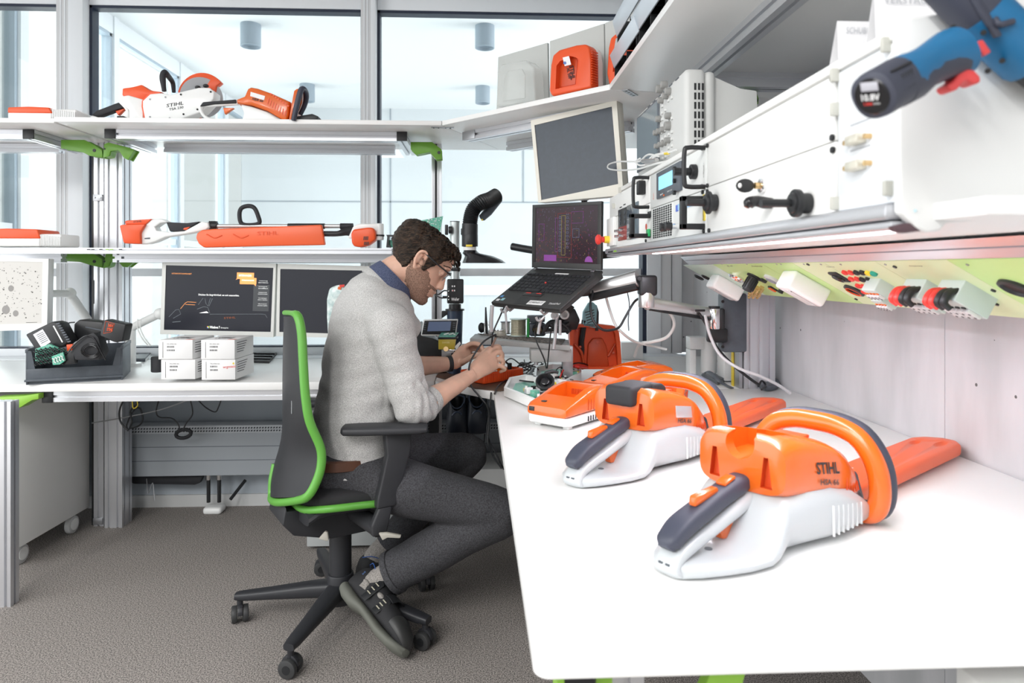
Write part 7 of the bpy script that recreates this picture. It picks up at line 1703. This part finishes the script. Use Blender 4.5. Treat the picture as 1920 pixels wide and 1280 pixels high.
# ============================================================ the man
SKIN = mat('skin', (.70, .43, .32), .5, noise_s=18, noise_a=.06, sss=.12, bump=.12, bump_s=500)
SWEAT = mat('grey_melange_knit', (.53, .525, .515), .95, noise_s=420, noise_a=.18, bump=.5, bump_s=500)
JEANS = mat('charcoal_jeans', (.050, .050, .056), .85, noise_s=260, noise_a=.25, bump=.35, bump_s=600)
SHIRT = mat('dark_blue_patterned_shirt', (.012, .018, .045), .8, noise_s=420, noise_a=.9, col2=(.10, .12, .20))
HAIRM = mat('dark_brown_hair', (.030, .018, .011), .6, spec=.3)
BEARD = mat('stubble_beard', (.075, .043, .03), .8, noise_s=420, noise_a=.5, col2=(.37, .22, .16))
def hair_nodes():
    nt = HAIRM.node_tree; b = nt.nodes['Principled BSDF']; t = nt.nodes.new('ShaderNodeTexCoord'); mp = nt.nodes.new('ShaderNodeMapping'); mp.inputs['Scale'].default_value = (40, 60, 160); mp.inputs['Rotation'].default_value = (0, .5, 0)
    n = nt.nodes.new('ShaderNodeTexNoise'); n.inputs['Scale'].default_value = 1.4; n.inputs['Detail'].default_value = 4; n.inputs['Distortion'].default_value = 1.4
    r = nt.nodes.new('ShaderNodeValToRGB'); e = r.color_ramp.elements; e[0].position = .4; e[0].color = (.004, .003, .002, 1); e[1].position = .75; e[1].color = (.085, .05, .03, 1)
    nt.links.new(t.outputs['Object'], mp.inputs[0]); nt.links.new(mp.outputs[0], n.inputs['Vector']); nt.links.new(n.outputs['Fac'], r.inputs[0]); nt.links.new(r.outputs[0], b.inputs['Base Color'])
    bp = nt.nodes.new('ShaderNodeBump'); bp.inputs['Strength'].default_value = .9; bp.inputs['Distance'].default_value = .004; nt.links.new(n.outputs['Fac'], bp.inputs['Height']); nt.links.new(bp.outputs[0], b.inputs['Normal'])
hair_nodes()
def remesh(ob, vox, smooth=4, fac=.5, disp=None):
    par = ob.parent; ob.parent = None
    m_ = ob.modifiers.new('r', 'REMESH'); m_.mode = 'VOXEL'; m_.voxel_size = vox; m_.use_smooth_shade = True
    if smooth: s_ = ob.modifiers.new('s', 'SMOOTH'); s_.factor = fac; s_.iterations = smooth
    dg = bpy.context.evaluated_depsgraph_get(); dg.update()
    old = ob.data; me = bpy.data.meshes.new_from_object(ob.evaluated_get(dg)); ob.modifiers.clear(); ob.data = me; me.name = ob.name
    me.materials.clear(); me.materials.append(old.materials[0])
    if disp:
        bm = bmesh.new(); bm.from_mesh(me); bm.normal_update()
        for v in bm.verts: v.co += v.normal*disp(v.co)
        bm.to_mesh(me); bm.free()
    for p in me.polygons: p.use_smooth = True
    ob.parent = par; return ob
def limb(b, pts, rs, n=20, sm=5, flat=None): return b.tube(pts, rs, n=n, sm=sm, flat=flat)

# ---- head frame
TH = math.radians(38)
HC = PY(790, 490, 2.43); yawh = math.radians(6)
hx = V((math.cos(yawh), math.sin(yawh), 0))
eF = (hx*math.cos(TH)+V((0, 0, -math.sin(TH)))).normalized(); eU = (hx*math.sin(TH)+V((0, 0, math.cos(TH)))).normalized(); eS = V((-math.sin(yawh), math.cos(yawh), 0))   # eS: his left (away)
def H(f, s, u): return HC+eF*f+eS*s+eU*u
SL = [(-.126, .088, .030, .016), (-.120, .098, .010, .030), (-.110, .103, -.008, .040), (-.100, .104, -.020, .047), (-.088, .097, -.034, .054), (-.078, .103, -.045, .058), (-.072, .1055, -.052, .0605), (-.066, .100, -.060, .062), (-.060, .1055, -.066, .064), (-.050, .1035, -.076, .066), (-.038, .098, -.086, .069), (-.022, .094, -.094, .072), (-.005, .091, -.102, .074), (.012, .089, -.108, .0755), (.024, .091, -.111, .0765), (.036, .100, -.113, .077), (.050, .100, -.114, .077), (.068, .094, -.109, .075), (.085, .084, -.100, .070), (.100, .070, -.088, .061), (.112, .050, -.062, .048), (.119, .028, -.034, .030), (.121, .008, -.012, .010)]
SL = [((u if u < .06 else .06+(u-.06)*.84), a, c_0, w_0) for u, a, c_0, w_0 in SL]
def slice_at(u):
    if u <= SL[0][0]: return SL[0][1:]
    for a, c in zip(SL, SL[1:]):
        if a[0] <= u <= c[0]:
            k = (u-a[0])/(c[0]-a[0]); return tuple(a[i]+(c[i]-a[i])*k for i in (1, 2, 3))
    return SL[-1][1:]
def head_pt(u, th, d=0):
    ff, fb, w_ = slice_at(u); c, r = (ff+fb)/2, (ff-fb)/2; ct, st = math.cos(th), math.sin(th)
    x = math.copysign(abs(ct)**.92, ct); y = math.copysign(abs(st)**.88, st)
    nar = 1-(.20 if u > -.03 else .12)*max(0, ct)**1.5
    f = c+(r+d)*x; s = (w_+d)*y*nar
    return f, s
hb = MB(SKIN)
us_ = [s[0] for s in SL]
hb.loft([[H(*head_pt(u, 2*PI*k/48), u) for k in range(48)] for u in us_])
# nose, lips, brow, ears
hb.loft([[H(f, s, u) for f, s in ((f0, 0), (f0-.004, w_*.7), (f0-.016, w_*1.25), (f0-.03, w_*1.1), (f0-.03, -w_*1.1), (f0-.016, -w_*1.25), (f0-.004, -w_*.7))] for u, f0, w_ in ((.030, .099, .006), (.018, .101, .0065), (.002, .108, .008), (-.014, .116, .010), (-.026, .1225, .0125), (-.033, .1235, .0145), (-.039, .118, .0155), (-.044, .104, .012))])
hb.tube([H(.088, -.022, -.061), H(.100, -.010, -.060), H(.1065, 0, -.0575), H(.100, .010, -.060), H(.088, .022, -.061)], [.003, .005, .0052, .005, .003], n=8, sm=3)
hb.tube([H(.088, -.020, -.071), H(.099, -.010, -.0725), H(.1045, 0, -.0735), H(.099, .010, -.0725), H(.088, .020, -.071)], [.003, .0055, .006, .0055, .003], n=8, sm=3)
for s in (-1, 1):
    hb.sph(H(.080, s*.031, .013), .0125, 12)
    hb.tube([H(.095, s*.012, .034), H(.095, s*.03, .037), H(.080, s*.052, .030)], [.005, .006, .004], n=8, sm=3)
    # ear: rim, lobe, bowl
    o = s*.074
    hb.tube([H(.006, o, .012), H(.004, o+s*.008, .026), H(-.008, o+s*.014, .033), H(-.022, o+s*.016, .026), H(-.026, o+s*.015, .008), H(-.020, o+s*.011, -.012), H(-.010, o+s*.006, -.026), H(-.002, o+s*.002, -.030), H(.002, o+s*.001, -.018)], [.004, .0046, .005, .0052, .005, .0052, .0062, .005, .003], n=10, sm=4)
    hb.tube([H(-.012, o+s*.006, .022), H(-.015, o+s*.007, .006), H(-.010, o+s*.003, -.012)], [.006, .009, .006], n=10, sm=3)
    hb.sph(H(.001, o+s*.002, -.004), (.004, .004, .007), 8)
# neck and under-jaw
nb = PY(736, 548, 2.42)
limb(hb, [nb-V((.02, 0, .06)), nb, H(-.052, 0, -.105), H(-.030, 0, -.055)], [.058, .060, .060, .060], n=24)
limb(hb, [nb+V((.03, 0, .02)), H(.0, 0, -.105), H(.035, 0, -.095)], [.05, .045, .038], n=16)
# ---- torso, arms, legs (skin under the clothes)
fw = V((math.cos(math.radians(26)), math.sin(math.radians(26)), 0)); lf = V((-fw.y, fw.x, 0))
TC = [(653, 878, 2.32, .124, .166), (655, 855, 2.33, .122, .165), (664, 800, 2.34, .126, .168), (676, 740, 2.36, .128, .175), (686, 680, 2.38, .130, .190), (694, 630, 2.39, .128, .203), (700, 590, 2.40, .124, .200), (706, 562, 2.41, .112, .165), (712, 542, 2.42, .096, .128), (719, 528, 2.43, .076, .088)]
TP = [(PY(u, v, y), d, w_) for u, v, y, d, w_ in TC]
def torso(b, k=1.0, ex=0):
    rg = []
    for i, (p, d, w_) in enumerate(TP):
        tg = (TP[min(i+1, len(TP)-1)][0]-TP[max(i-1, 0)][0]).normalized(); u = (fw-tg*fw.dot(tg)).normalized()
        rg.append(ring(p, u, lf, d*k+ex, w_*k+ex, 40, 2.35))
    return b.loft(rg)
torso(hb, .82)
SHR, ELR, WRR = PY(733, 612, 2.215), PY(776, 770, 2.20), PY(884, 703, 2.44)
SHL, ELL, WRL = PY(735, 600, 2.56), PY(752, 690, 2.60), PY(849, 681, 2.69)
hb.tube([SHR+V((-.03, .06, .01)), SHR, SHR.lerp(ELR, .5), ELR, ELR.lerp(WRR, .25), ELR.lerp(WRR, .6), WRR], [.05, .052, .045, .043, .044, .034, .0255], n=20, sm=4)
hb.tube([SHL+V((0, -.06, .01)), SHL, SHL.lerp(ELL, .5), ELL, ELL.lerp(WRL, .25), ELL.lerp(WRL, .6), WRL], [.05, .052, .045, .042, .043, .034, .026], n=20, sm=4)
HPR, KNR, ANR = V((-.43, 2.25, .535)), PY(938, 958, 2.22), PY(706, 1090, 2.28)
HPL, KNL, ANL = V((-.50, 2.42, .535)), PY(884, 848, 2.56), V((-.40, 2.60, .11))
hb.tube([HPR, HPR.lerp(KNR, .5), KNR, KNR.lerp(ANR, .3), KNR.lerp(ANR, .8), ANR], [.08, .068, .052, .05, .034, .033], n=18, sm=4)
hb.tube([HPL, HPL.lerp(KNL, .5), KNL, KNL.lerp(ANL, .3), KNL.lerp(ANL, .8), ANL], [.08, .068, .052, .05, .034, .033], n=18, sm=4)
TOR, HER = PY(752, 1216, 2.10), PY(664, 1110, 2.29)
hb.tube([HER+(ANR-HER)*.2, HER.lerp(TOR, .4)+V((.02, 0, .02)), TOR.lerp(HER, .15)], [.022, .022, .016], n=12, sm=3); hb.tube([ANR, HER.lerp(TOR, .25)+V((.03, 0, .03))], [.030, .026], n=12)
TOL = ANL+V((.17, .09, -.07)); hb.tube([ANL, ANL+V((.05, .03, -.05)), TOL], [.032, .032, .022], n=12, sm=3)
# ---- hands: palm as a loft, fingers as separate tapered chains
def finger(b, pts, r): b.tube([V(p) for p in pts], [r*1.08, r*1.02, r*1.03, r*.92, r*.72][:len(pts)], n=12, sm=4); b.sph(V(pts[-1]), r*.74, 10)
def P3(u, v, y): return PY(u, v, y)
# right hand (near): back of the hand faces the camera
hb.loft([ring(c, ax_u, ax_v, a_1, a_2, 22, 2.6) for c, ax_u, ax_v, a_1, a_2 in [
    (WRR, V((-.5, .0, .86)).normalized(), V((.1, -.95, .1)).normalized(), .0275, .021),
    (P3(896, 692, 2.47), V((-.55, .0, .84)).normalized(), V((.3, -.9, .1)).normalized(), .034, .020),
    (P3(908, 683, 2.50), V((-.42, .0, .9)).normalized(), V((.3, -.9, .1)).normalized(), .041, .020),
    (P3(920, 675, 2.53), V((-.28, .0, .95)).normalized(), V((.3, -.9, .1)).normalized(), .044, .018),
    (P3(929, 671, 2.545), V((-.18, .0, .98)).normalized(), V((.3, -.9, .1)).normalized(), .042, .014)]])
finger(hb, [P3(915, 660, 2.52), P3(926, 651, 2.535), P3(935, 650, 2.545), P3(937, 657, 2.565), P3(928, 661, 2.58)], .0098)
finger(hb, [P3(920, 667, 2.53), P3(934, 660, 2.55), P3(941, 664, 2.56), P3(940, 673, 2.58), P3(930, 676, 2.59)], .0100)
finger(hb, [P3(920, 678, 2.53), P3(935, 673, 2.55), P3(943, 677, 2.56), P3(941, 685, 2.58), P3(930, 688, 2.59)], .0095)
finger(hb, [P3(918, 690, 2.52), P3(930, 685, 2.54), P3(940, 687, 2.55), P3(947, 692, 2.56), P3(938, 697, 2.57)], .0086)
finger(hb, [P3(897, 682, 2.50), P3(902, 668, 2.54), P3(910, 658, 2.57), P3(921, 652, 2.585)], .0105)
# left hand (far), seen from the thumb side
hb.loft([ring(c, ax_u, ax_v, a_1, a_2, 22, 2.6) for c, ax_u, ax_v, a_1, a_2 in [
    (WRL, V((-.35, 0, .93)).normalized(), V((.2, -.9, .1)).normalized(), .027, .021),
    (P3(860, 672, 2.71), V((-.4, .1, .9)).normalized(), V((.3, -.9, .1)).normalized(), .033, .020),
    (P3(870, 664, 2.735), V((-.45, .2, .86)).normalized(), V((.5, -.8, .1)).normalized(), .036, .018),
    (P3(878, 657, 2.76), V((-.4, .3, .85)).normalized(), V((.5, -.8, .1)).normalized(), .032, .016)]])
finger(hb, [P3(872, 650, 2.74), P3(884, 644, 2.73), P3(897, 645, 2.71), P3(904, 652, 2.69), P3(907, 661, 2.68)], .0098)
finger(hb, [P3(874, 653, 2.76), P3(886, 646, 2.76), P3(899, 649, 2.745), P3(905, 657, 2.72), P3(908, 665, 2.70)], .0098)
finger(hb, [P3(876, 660, 2.77), P3(888, 654, 2.78), P3(899, 658, 2.77), P3(903, 668, 2.75)], .0094)
finger(hb, [P3(876, 668, 2.77), P3(886, 664, 2.79), P3(895, 668, 2.78), P3(898, 676, 2.765)], .0085)
finger(hb, [P3(860, 680, 2.70), P3(872, 676, 2.675), P3(885, 669, 2.66), P3(897, 665, 2.655), P3(906, 663, 2.655)], .0112)
body = hb.build('person', None)
c_ = V((-.45, 2.35, 0)); body.data.transform(Matrix.Translation(-c_)); body.location = c_; FR['person'] = Matrix.Translation(c_)
remesh(body, .0032, 5, .5)
FR[body.name] = Matrix.Translation(c_)
tag(body, 'seated man in a grey sweater and charcoal jeans bending over the orange housing', 'person')
B_ = body
# ---- eyes, brows
def surf(u, s):
    lo, hi = 0.0, PI/2
    for _ in range(30):
        m_ = (lo+hi)/2
        if head_pt(u, m_)[1] < abs(s): lo = m_
        else: hi = m_
    return head_pt(u, lo)[0]
for s in (-1, 1):
    e = surf(.012, .031)
    b = MB(mat('eye_white', (.45, .42, .40), .3)).sph(H(e-.0085, s*.031, .010), .0112, 14).m(mat('iris_brown', (.03, .018, .01), .2)).sph(H(e+.0005, s*.031, .004), (.0042, .0045, .0042), 10); b.build('eye', B_)
    b = MB(SKIN).sph(H(e-.0075, s*.031, .0145), (.0125, .0140, .0105), 16, rot=Matrix((eF, eS, eU)).transposed()).m(BLK).tube([H(e+.0035, s*.022, .006), H(e+.0055, s*.031, .0045), H(e+.0015, s*.041, .007)], .0008, n=5, sm=3); b.build('eyelid', B_)
b = MB(HAIRM)
for s in (-1, 1): b.tube([H(surf(.038, .012)+.0015, s*.012, .036), H(surf(.044, .030)+.0015, s*.030, .042), H(surf(.036, .052)+.001, s*.052, .035)], [.002, .0034, .0016], n=8, sm=4)
b.build('eyebrow', B_)
# ---- hair and beard: skin-tight shells that rise where the hair grows
def in_hair(f, u, s):
    """signed: positive inside the hair region"""
    n_ = .004*noise.noise(V((f*90, u*90, s*40)))
    if f > .034: K_ = ((.034, -.002), (.050, .030), (.076, .074), (.2, .079))
    elif f > .012: return u+.022-max(0, f-.026)*2.4+n_
    elif f > -.028: return u-.030+n_
    else: return u+.090-max(0, -(f+.070))*1.5+max(0, .0)+n_-(max(0, f+.045)*3)
    for (a0, b0), (a1, b1) in zip(K_, K_[1:]):
        if f <= a1: return u-(b0+(b1-b0)*(f-a0)/(a1-a0))+n_
    return u-.079
def shell(dfun, us, n=72, m=HAIRM, nm='hair'):
    rg = []
    for u in us:
        r_ = []
        for k in range(n):
            th = 2*PI*k/n; f0, s0 = head_pt(u, th); d = dfun(f0, u, s0, th)
            f1, s1 = head_pt(u, th, d); up = max(0, (u-.085))*d*9
            r_.append(H(f1, s1, u+max(0, d)*max(0, min(1, (u-.06)/.05))*.6))
        rg.append(r_)
    return MB(m).loft(rg).build(nm, B_, sharp=60)
def hd(f, u, s, th):
    k = in_hair(f, u, s); e = max(0, min(1, .5+k/.010))
    q = V((f*30, s*30, u*30)); nz = noise.noise(q)*.4+noise.noise(q*2.3+V((3, 1, 7)))*.35
    base = .008+.005*max(0, min(1, (u+.02)/.09))+.014*max(0, min(1, (-f-.03)/.06))*max(0, min(1, (u+.05)/.05))+.012*max(0, min(1, (f-.02)/.05))*max(0, min(1, (u-.06)/.03))
    curl = .0050*nz*(1 if u > 0 else .5)+.0028*math.sin(f*230+nz*6+s*60)*(1 if u > .02 else .3)
    return -.006+e*(base+.006+curl)
nu = 60
shell(hd, [-.100+.2108*i/nu for i in range(nu+1)], 110)
b = MB(HAIRM); rr = random.Random(21)
for k in range(250):                                   # curls along the crown and the fringe
    f = rr.uniform(-.10, .10); u0 = .078+rr.random()*.055 if f < .07 else .078+rr.random()*.035; s = rr.uniform(-.060, .060)
    if f < -.05: u0 = rr.uniform(.05, .115)
    ff, fb, w_ = slice_at(min(u0, .108))
    th = rr.uniform(0, 2*PI); fs = head_pt(min(u0, .102), th, .014+.010*max(0, math.cos(th)))
    p = H(fs[0], fs[1], min(u0, .102)+.007); r1 = rr.uniform(.005, .010); a0 = rr.random()*6; d1 = (eF*math.cos(th)*.6+eS*math.sin(th)*.6+eU*.5).normalized(); d2 = d1.cross(eS if abs(math.cos(th)) > .5 else eF).normalized()
    b.tube([p+(d2*math.cos(a0+j*.9)+(d2.cross(d1))*math.sin(a0+j*.9))*r1*(1+j*.12)+d1*(.002*math.sin(j)) for j in range(6)], [.0026, .0032, .0032, .0030, .0024, .0008], n=6, sm=3)
b.build('hair_curls', B_, sharp=60)
def bd(f, u, s, th):
    k = min(-.010-u, u+.128, f-(-.030), (.060-f)+.9*(-.028-u) if f > .0 else .05)
    k2 = max(min(.045-abs(f-.0), .034-abs(u+.01), abs(s)-.05) if -.01 < f < .022 else -1, k)
    if f > .095 and u > -.052: k2 = -1
    if -.082 < u < -.054 and f > .086: k2 = -1
    if -.056 < u < -.044 and f > .07: k2 = .006
    k2 += .006*noise.noise(V((f*120, s*120, u*120))); e = max(0, min(1, .5+k2/.016)); return -.0035+e*.0048+e*.0009*noise.noise(V((f*400, s*400, u*400)))
shell(bd, [-.126+.138*i/46 for i in range(47)], 96, BEARD, 'beard')
# ---- glasses
b = MB(BLK)
for s in (-1, 1):
    b.tube([H(.104, s*.014, .026), H(.106, s*.052, .028), H(.102, s*.064, .024)], .0030, n=8).tube([H(.102, s*.064, .024), H(.05, s*.086, .024), H(.02, s*.091, .026), H(-.004, s*.084, .028)], .0028, n=8)
    b.m(STEEL).tube([H(.104, s*.014, .026), H(.103, s*.012, .006), H(.100, s*.022, -.008), H(.097, s*.042, -.008), H(.097, s*.056, .004), H(.100, s*.058, .022)], .0008, n=6, sm=4).m(BLK)
b.tube([H(.105, -.014, .026), H(.112, 0, .024), H(.105, .014, .026)], .0022, n=8, sm=3); gl = b.build('glasses', B_)
for s in (-1, 1): MB(LENS).slab([H(.1035, s*.015, .024), H(.1035, s*.054, .024), H(.098, s*.055, .004), H(.098, s*.042, -.007), H(.100, s*.023, -.007), H(.103, s*.013, .005)], eF*.001).build('lens', gl)
# ---- sweater
def wr(co):
    q = co*9; a = noise.noise(q)*.0040; w2 = noise.noise(V((co.x*6+co.z*5, co.y*5, co.z*24-co.x*8)))*.0062
    o_ = B_.location*0; r = co-cuffR; al = r.dot((WRR-ELR).normalized()); rad = (r-(WRR-ELR).normalized()*al).length
    k = math.exp(-((al+.055)/.055)**2) if rad < .11 else 0
    return a+w2+k*.0042*math.sin(al*170+noise.noise(co*22)*3.2)
b = MB(SWEAT); torso(b, 1.02, .004)
cuffR = ELR.lerp(WRR, .24)
b.tube([SHR+V((-.06, .10, -.01)), SHR+V((-.005, .01, .0)), SHR.lerp(ELR, .3)+V((-.004, 0, 0)), SHR.lerp(ELR, .65), ELR+V((-.004, -.006, .016)), ELR.lerp(WRR, .12)+V((0, 0, .002)), cuffR], [.085, .078, .071, .064, .060, .057, .048], n=24, sm=5)
b.tube([SHL+V((0, -.10, 0)), SHL, SHL.lerp(ELL, .5), ELL, ELL.lerp(WRL, .15), ELL.lerp(WRL, .24)], [.085, .074, .066, .058, .052, .045], n=24, sm=5)
b.sph(SHR.lerp(SHL, .5)+V((-.03, 0, -.01)), (.13, .20, .08), 24)
ob = b.build('sweater', B_); remesh(ob, .006, 8, .5, lambda c: wr(c+c_))
d = (WRR-ELR).normalized(); rg = []
for k in range(9):
    r = .0475+(.0016 if k % 2 else 0)-.0004*k; s = k*.0035; u1 = d.orthogonal().normalized(); rg.append(ring(cuffR+d*(s-.006), u1, d.cross(u1), r, r, 28))
MB(SWEAT).loft(rg).build('cuff', B_)
# hem band and collar rib of the sweater
# ---- shirt collar
nc = PY(733, 534, 2.42); cax = (H(-.035, 0, -.08)-PY(724, 553, 2.42)).normalized(); cu_ = (fw-cax*fw.dot(cax)).normalized(); cv = cax.cross(cu_)
b = MB(SHIRT); R1 = []
for h, r1, r2 in ((-.035, .092, .096), (-.02, .086, .090), (.0, .079, .080), (.020, .074, .075), (.032, .072, .073), (.033, .076, .077), (.020, .083, .085), (.0, .092, .096), (-.018, .100, .106), (-.034, .106, .113)):
    R1.append([nc+cax*(h-.30*r1*math.cos(2*PI*k/36))+cu_*r1*math.cos(2*PI*k/36)+cv*r2*math.sin(2*PI*k/36) for k in range(36)])
b.loft(R1); b.build('shirt_collar', B_)
R1 = []
for h, r1, r2, t_ in ((-.045, .110, .124, 0), (-.024, .103, .114, 0), (-.018, .098, .107, 0), (-.024, .093, .101, 0)):
    R1.append([nc+cax*(h-.36*r1*math.cos(2*PI*k/36))+cu_*r1*math.cos(2*PI*k/36)+cv*r2*math.sin(2*PI*k/36) for k in range(36)])
MB(SWEAT).loft(R1).build('sweater_neckband', B_)
# ---- trousers
b = MB(JEANS)
b.loft([ring(p, fw, lf, d_, w_, 32, 2.5) for p, d_, w_ in ((V((-.49, 2.325, .485)), .10, .15), (V((-.485, 2.325, .52)), .125, .175), (V((-.48, 2.325, .565)), .128, .178), (V((-.475, 2.325, .60)), .122, .168))])
b.tube([HPR+V((-.06, 0, 0)), HPR+V((.02, .0, -.002)), HPR.lerp(KNR, .35), HPR.lerp(KNR, .75), KNR+V((.01, 0, -.004)), KNR.lerp(ANR, .18), KNR.lerp(ANR, .5), KNR.lerp(ANR, .86)], [.10, .098, .090, .080, .070, .076, .073, .068], n=24, sm=5)
b.tube([HPL+V((-.06, 0, 0)), HPL+V((.02, .0, -.002)), HPL.lerp(KNL, .35), HPL.lerp(KNL, .75), KNL, KNL.lerp(ANL, .18), KNL.lerp(ANL, .5), KNL.lerp(ANL, .86)], [.10, .096, .088, .076, .064, .066, .060, .056], n=24, sm=5)
def wj(co): q = V((co.x*14, co.y*9, co.z*20)); return noise.noise(q)*.0028
ob = b.build('jeans', B_); remesh(ob, .006, 8, .5, wj)
dd = (ANR-KNR).normalized(); p = KNR.lerp(ANR, .86); u1 = dd.orthogonal().normalized(); v1 = dd.cross(u1)
MB(JEANS).loft([ring(p+dd*s, u1, v1, r, r, 28) for s, r in ((-.012, .068), (-.010, .0715), (.010, .071), (.012, .066), (.0, .060))]).build('jeans_hem', B_)
b = MB(mat('brown_leather', (.09, .035, .018), .45))
hipc = TP[0][0]+V((.0, 0, .004))
b.loft([ring(V((-.478, 2.325, .583))+V((0, 0, z))+fw*0, fw, lf, .131+e, .181+e, 40, 2.5) for z, e in ((-.016, 0), (-.014, .003), (.014, .003), (.016, 0))]); b.build('belt', B_)
# ---- socks, shoes
SOCK = mat('grey_sock', (.30, .28, .26), .95, noise_s=300, noise_a=.2, bump=.4, bump_s=600)
MB(SOCK).tube([KNR.lerp(ANR, .80), ANR, HER.lerp(TOR, .16)+V((.015, 0, .025))], [.040, .040, .036], n=20, sm=4).build('sock', B_)
MB(SOCK).tube([KNL.lerp(ANL, .80), ANL, ANL+V((.02, .01, -.03))], [.040, .040, .036], n=20, sm=4).build('sock', B_)
SHB = mat('shoe_black_textile', (.014, .014, .016), .75, bump=.3, bump_s=500); SOLE = mat('olive_grey_sole', (.13, .135, .115), .7); CAPM = mat('shoe_toe_cap', (.035, .036, .036), .5)
def mkshoe(he, to, dors, nm, sg=1):
    a = (to-he); L = a.length*1.17; a.normalize(); dn = (dors-a*dors.dot(a)).normalized(); sd = a.cross(dn); o = he-a*.03
    def Q(x, y, z): return o+a*x*L+sd*y*1.18*-sg+dn*z*1.08
    r_ = B_
    secs = [(0, .024, .05), (.04, .034, .075), (.15, .039, .098), (.3, .040, .098), (.42, .042, .082), (.6, .047, .066), (.78, .049, .056), (.9, .042, .046), (.97, .028, .034), (1.0, .012, .022)]
    up_ = MB(SHB).loft([[Q(x, w_*math.copysign(abs(math.cos(t))**.6, math.cos(t))*(1-.25*max(0, math.sin(t))), h*(.5+.5*math.copysign(abs(math.sin(t))**.6, math.sin(t)))) for t in [2*PI*k/28 for k in range(28)]] for x, w_, h in secs]).build(nm, r_)
    MB(SOLE).loft([[Q(x, w_*math.copysign(abs(math.cos(t))**.6, math.cos(t)), -.014+zz+h*math.sin(t)) for t in [2*PI*k/28 for k in range(28)]] for x, w_, h, zz in ((-.02, .020, .008, .012), (.0, .036, .018, .004), (.08, .043, .021, 0), (.22, .043, .020, -.002), (.36, .040, .014, .004), (.5, .046, .014, .003), (.7, .053, .015, 0), (.86, .049, .015, .003), (.97, .034, .013, .010), (1.02, .016, .010, .016))]).build('sole', up_)
    MB(CAPM).loft([[Q(x, w_*math.cos(t), h*(.5+.5*math.sin(t))) for t in [2*PI*k/24 for k in range(24)]] for x, w_, h in ((.76, .0505, .060), (.80, .0505, .060), (.9, .044, .049), (.97, .030, .036), (1.005, .013, .023))]).build('toe_cap', up_)
    b = MB(BLK)
    for x, h in ((.36, .095), (.56, .073)):
        b.slab([Q(x-.045, -.048, .01), Q(x+.045, -.051, .01), Q(x+.05, -.036, h*.80), Q(x-.035, -.034, h*.92)], sd*.003*sg, bev=.001); b.tube([Q(x, -.036, h*.85), Q(x, -.015, h+.004), Q(x, .02, h+.002), Q(x, .042, h*.6)], [.012]*4, n=8, sm=4, flat=(.35, 1.7), up=dn)
    b.m(mat('strap_stitch', (.55, .53, .42), .6))
    for x, h in ((.36, .095), (.56, .073)):
        for i in range(5):
            for j in range(3): q = Q(x-.022+.011*i, -.0475+.0022*j, h*(.35+.16*j)); b.box(q+sd*.004*sg, (.004, .0015, .002))
    b.build('strap', up_)
    b = MB(SOCK)
    for x, h in ((.225, .045), (.465, .05)): b.sph(Q(x, -.037, h), (.016, .012, .009), 12, rot=Matrix((a, sd, dn)).transposed())
    b.build('side_opening', up_)
    b = MB(mat('blue_piping', (.03, .10, .35), .5)).tube([Q(.03, -.012, .085), Q(.12, -.036, .094), Q(.28, -.040, .080), Q(.36, -.030, .095)], .0016, n=6, sm=4); b.m(mat('blue_print', (.08, .14, .3), .5)).text('sitios', Q(.10, -.0405, .052), Q(.24, -.042, .046), Q(.10, -.038, .068), lift=-.004); b.build('piping', up_)
    return up_
mkshoe(HER, TOR, V((.72, .35, .60)), 'shoe')
mkshoe(ANL+V((-.03, -.015, -.075)), TOL+V((.02, .01, -.02)), V((0, 0, 1)), 'shoe')
# ---- wristband and ring
dl = (WRL-ELL).normalized(); u1 = V((-.35, 0, .93)); u1 = (u1-dl*u1.dot(dl)).normalized(); v1 = dl.cross(u1); p = ELL.lerp(WRL, .93)
MB(BLK_S).loft([ring(p+dl*s, u1, v1, r, r*.92, 28) for s, r in ((-.009, .029), (-.008, .0315), (.008, .0315), (.009, .029))]).build('wristband', B_)
pr = P3(938, 675, 2.556); MB(CHROME).tube([pr+V((.3*math.cos(a)*.011, math.sin(a)*.0105, math.cos(a)*.0105)) for a in [k*PI/8 for k in range(16)]], .0012, n=6, closed=True).build('finger_ring', B_)
